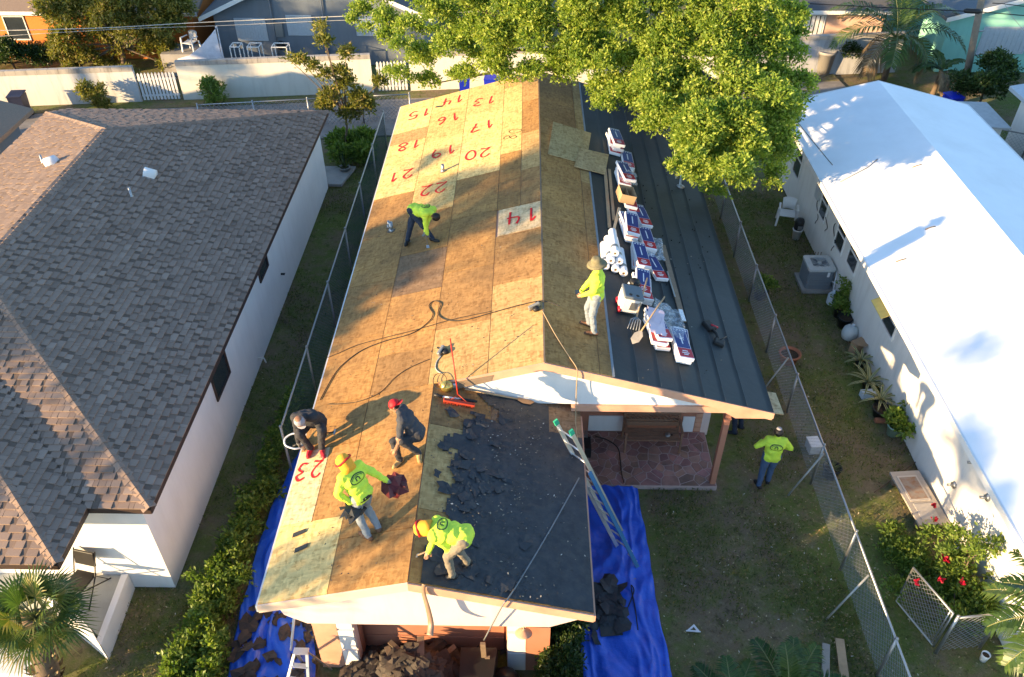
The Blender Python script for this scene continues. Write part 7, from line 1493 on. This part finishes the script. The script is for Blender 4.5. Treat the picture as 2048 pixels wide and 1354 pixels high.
def cap(r, mat, brim=1, name='cap', back=False):
    m = MB(); M = headM(r, .025, -.01); prof = [(.108, 0)] + [(.108 * math.cos(t * math.pi / 2 / 6), .108 * math.sin(t * math.pi / 2 / 6)) for t in range(1, 6)] + [(.004, .11)]; m.lathe(prof, 20, M)
    if brim: vs_ = []; s_ = -1 if back else 1; M2 = M; vs_ = [M2 @ Vector((.095 * math.sin(a), s_ * (.09 + .0 * a) * math.cos(a), .0)) for a in [(-1.1 + .2 * k) for k in range(12)]] + [M2 @ Vector((.1 * math.sin(a), s_ * (.175) * math.cos(a * .7), -.012)) for a in [(-1.1 + .2 * k) for k in range(12)]]; m.add(vs_, [(k, k + 1, 13 + k, 12 + k) for k in range(11)], sm=True)
    m.build(name, mat, r['t'])
cap(PB, GREYC); cap(PC, REDC, back=True); cap(PG, BLKSHOE, 0, 'beanie'); cap(PA, HAIR, 0, 'cap')
m = MB(); m.lathe([(.06, .09), (.05, .115), (.001, .118)], 14, headM(PG, .025)); m.build('beanie_crown', GREYC, PG['t'])
m = MB(); m.lathe([(.205, -.005), (.17, .03), (.115, .04), (.11, .1), (.09, .145), (.04, .155), (.001, .15)], 26, headM(PF_, .035)); o = m.build('brimmed_hat', STRAW, PF_['t'])
for r in (PD, PE_):     # cloth hood with neck drape
    m = MB(); M = headM(r, 0, -.012); m.lathe([(.125, -.16), (.12, -.08), (.122, 0), (.118, .05), (.09, .105), (.05, .128), (.001, .134)], 18, M); o = m.build('hood', ORG, r['t'])
    for v in o.data.vertices: v.co += Vector((noise.noise(v.co * 14), noise.noise(v.co * 14 + Vector((5, 0, 0))), 0)) * .018
    m = MB(); m.tube(smooth_path([tuple(M @ Vector(q)) for q in ((-.12, -.05, .03), (0, -.125, .06), (.12, -.05, .03), (.125, .05, .02), (0, .1, .04), (-.125, .05, .02), (-.12, -.05, .03))]), .016, 6); m.build('head_band', REDC, r['t'])
def belt(r, mat=BLACK): m = MB(); M = Matrix((r['side'], r['front'], r['torso'])).transposed().to_4x4(); M.translation = r['pelvis'] + r['torso'] * -.03; m.lathe([(.19, -.03), (.195, .0), (.19, .03)], 20, M @ Matrix.Scale(.8, 4, (0, 1, 0)), cap=False); m.build('belt', mat, r['t'])
belt(PD)
# things they hold
hp = lambda r, i: [e for e in r['E'] if e[4] == 3][0 if i == 0 else 7][0] if False else None
def scrap_bundle(label, c, n_, mat, r_=.2):
    t = thing('shingle_scraps', label, 'scraps', c); c = Vector(c)
    for k in range(n_):
        m = MB(); p = flake(r_ * .85, 9, .3); M = Matrix.Translation(c + Vector((random.gauss(0, .05), random.gauss(0, .05), -.03 * k))) @ Matrix.Rotation(random.uniform(0, 6), 4, 'Z') @ Matrix.Rotation(random.uniform(-.9, .9), 4, 'X'); m.add(p + [(0, 0, .05)], [(i, (i + 1) % len(p), len(p)) for i in range(len(p))], M=M); m.build('torn_shingle', mat, t)
DRED = mk('dark_red_scrap', (.10, .015, .015), .5, .4, 8); q = PD['t'].matrix_basis.translation; mid = (L(737, 1078) + L(757, 1060)) / 2
scrap_bundle('dark scraps dangling from the left hand of the hooded walking roofer', mid + Vector((-.26, -.06, .72)), 5, TORN, .17); scrap_bundle('dark red scraps in the right hand of the hooded walking roofer', mid + Vector((.36, .42, .84)), 6, DRED, .2)
def bar_tool(name, label, a, b, cat): t = thing(name, label, cat, b); a, b = Vector(a), Vector(b); m = MB(); m.tube([a, a.lerp(b, .85)], .014, 8); m.build('handle', WOOD_OLD, t); d = (b - a).normalized(); m = MB(); m.bar(a.lerp(b, .85), b, .07, .012); m.build('blade', GALV, t)
tool = L(852, 489); bar_tool('scraper', 'short pry tool in the hands of the bent roofer on the upper roof', tool + Vector((0, .05, .45)), L(856, 496, .01), 'scraper')
fa = FR(905, 1157); bar_tool('scraper', 'short scraper in the hand of the roofer bent over torn felt', fa + Vector((-.36, .24, .4)), fa + Vector((-.6, .3, .16)), 'scraper')
t = thing('hammer', 'dark hammer in the hand of the crouching man in black', 'hammer', L(648, 862)); a = L(648, 868, .28); m = MB(); m.tube([a + Vector((-.05, 0, 0)), a + Vector((.2, .04, .02))], .014, 8); m.build('handle', BLACK, t); m = MB(); m.bar(a + Vector((.2, -.03, .02)), a + Vector((.2, .1, .02)), .03, .03); m.build('head', GALV, t)
nail_gun('nail gun in the hand of the crouching man at the left eave', L(604, 893, .02), 'L', 2.2)
m = MB(); c = L(590, 888, .15); m.tube(smooth_path([tuple(c + Vector(q)) for q in ((.12, -.05, -.05), (.0, -.1, -.02), (-.17, -.05, .02), (-.2, .1, .05), (-.05, .2, .08), (.12, .12, .04), (.2, .1, 0))]), .017, 6); tag(m.build('hose_loop', PLASTIC_W, None), 'white hose loop hanging beside the crouching man at the eave', 'hose')
t = pot('bucket', 'dark bucket on the ground below the crouching man at the eave', -4.75, 11.9, .2, .5, BLACK, 'bucket')
t = thing('phone', 'small dark phone held by the standing man with brimmed hat', 'phone', (PF_['pelvis'].x - .3, PF_['pelvis'].y, PF_['pelvis'].z)); q = (R(1188, 670) + R(1178, 652)) / 2 + Vector((-.34, .0, .98)); m = MB(); m.box(q, (.09, .15, .012)); m.build('shell', BLACK, t, bevel=.004); m = MB(); m.box(q + Vector((0, 0, .0075)), (.08, .14, .002)); m.build('screen', GLASS, t)
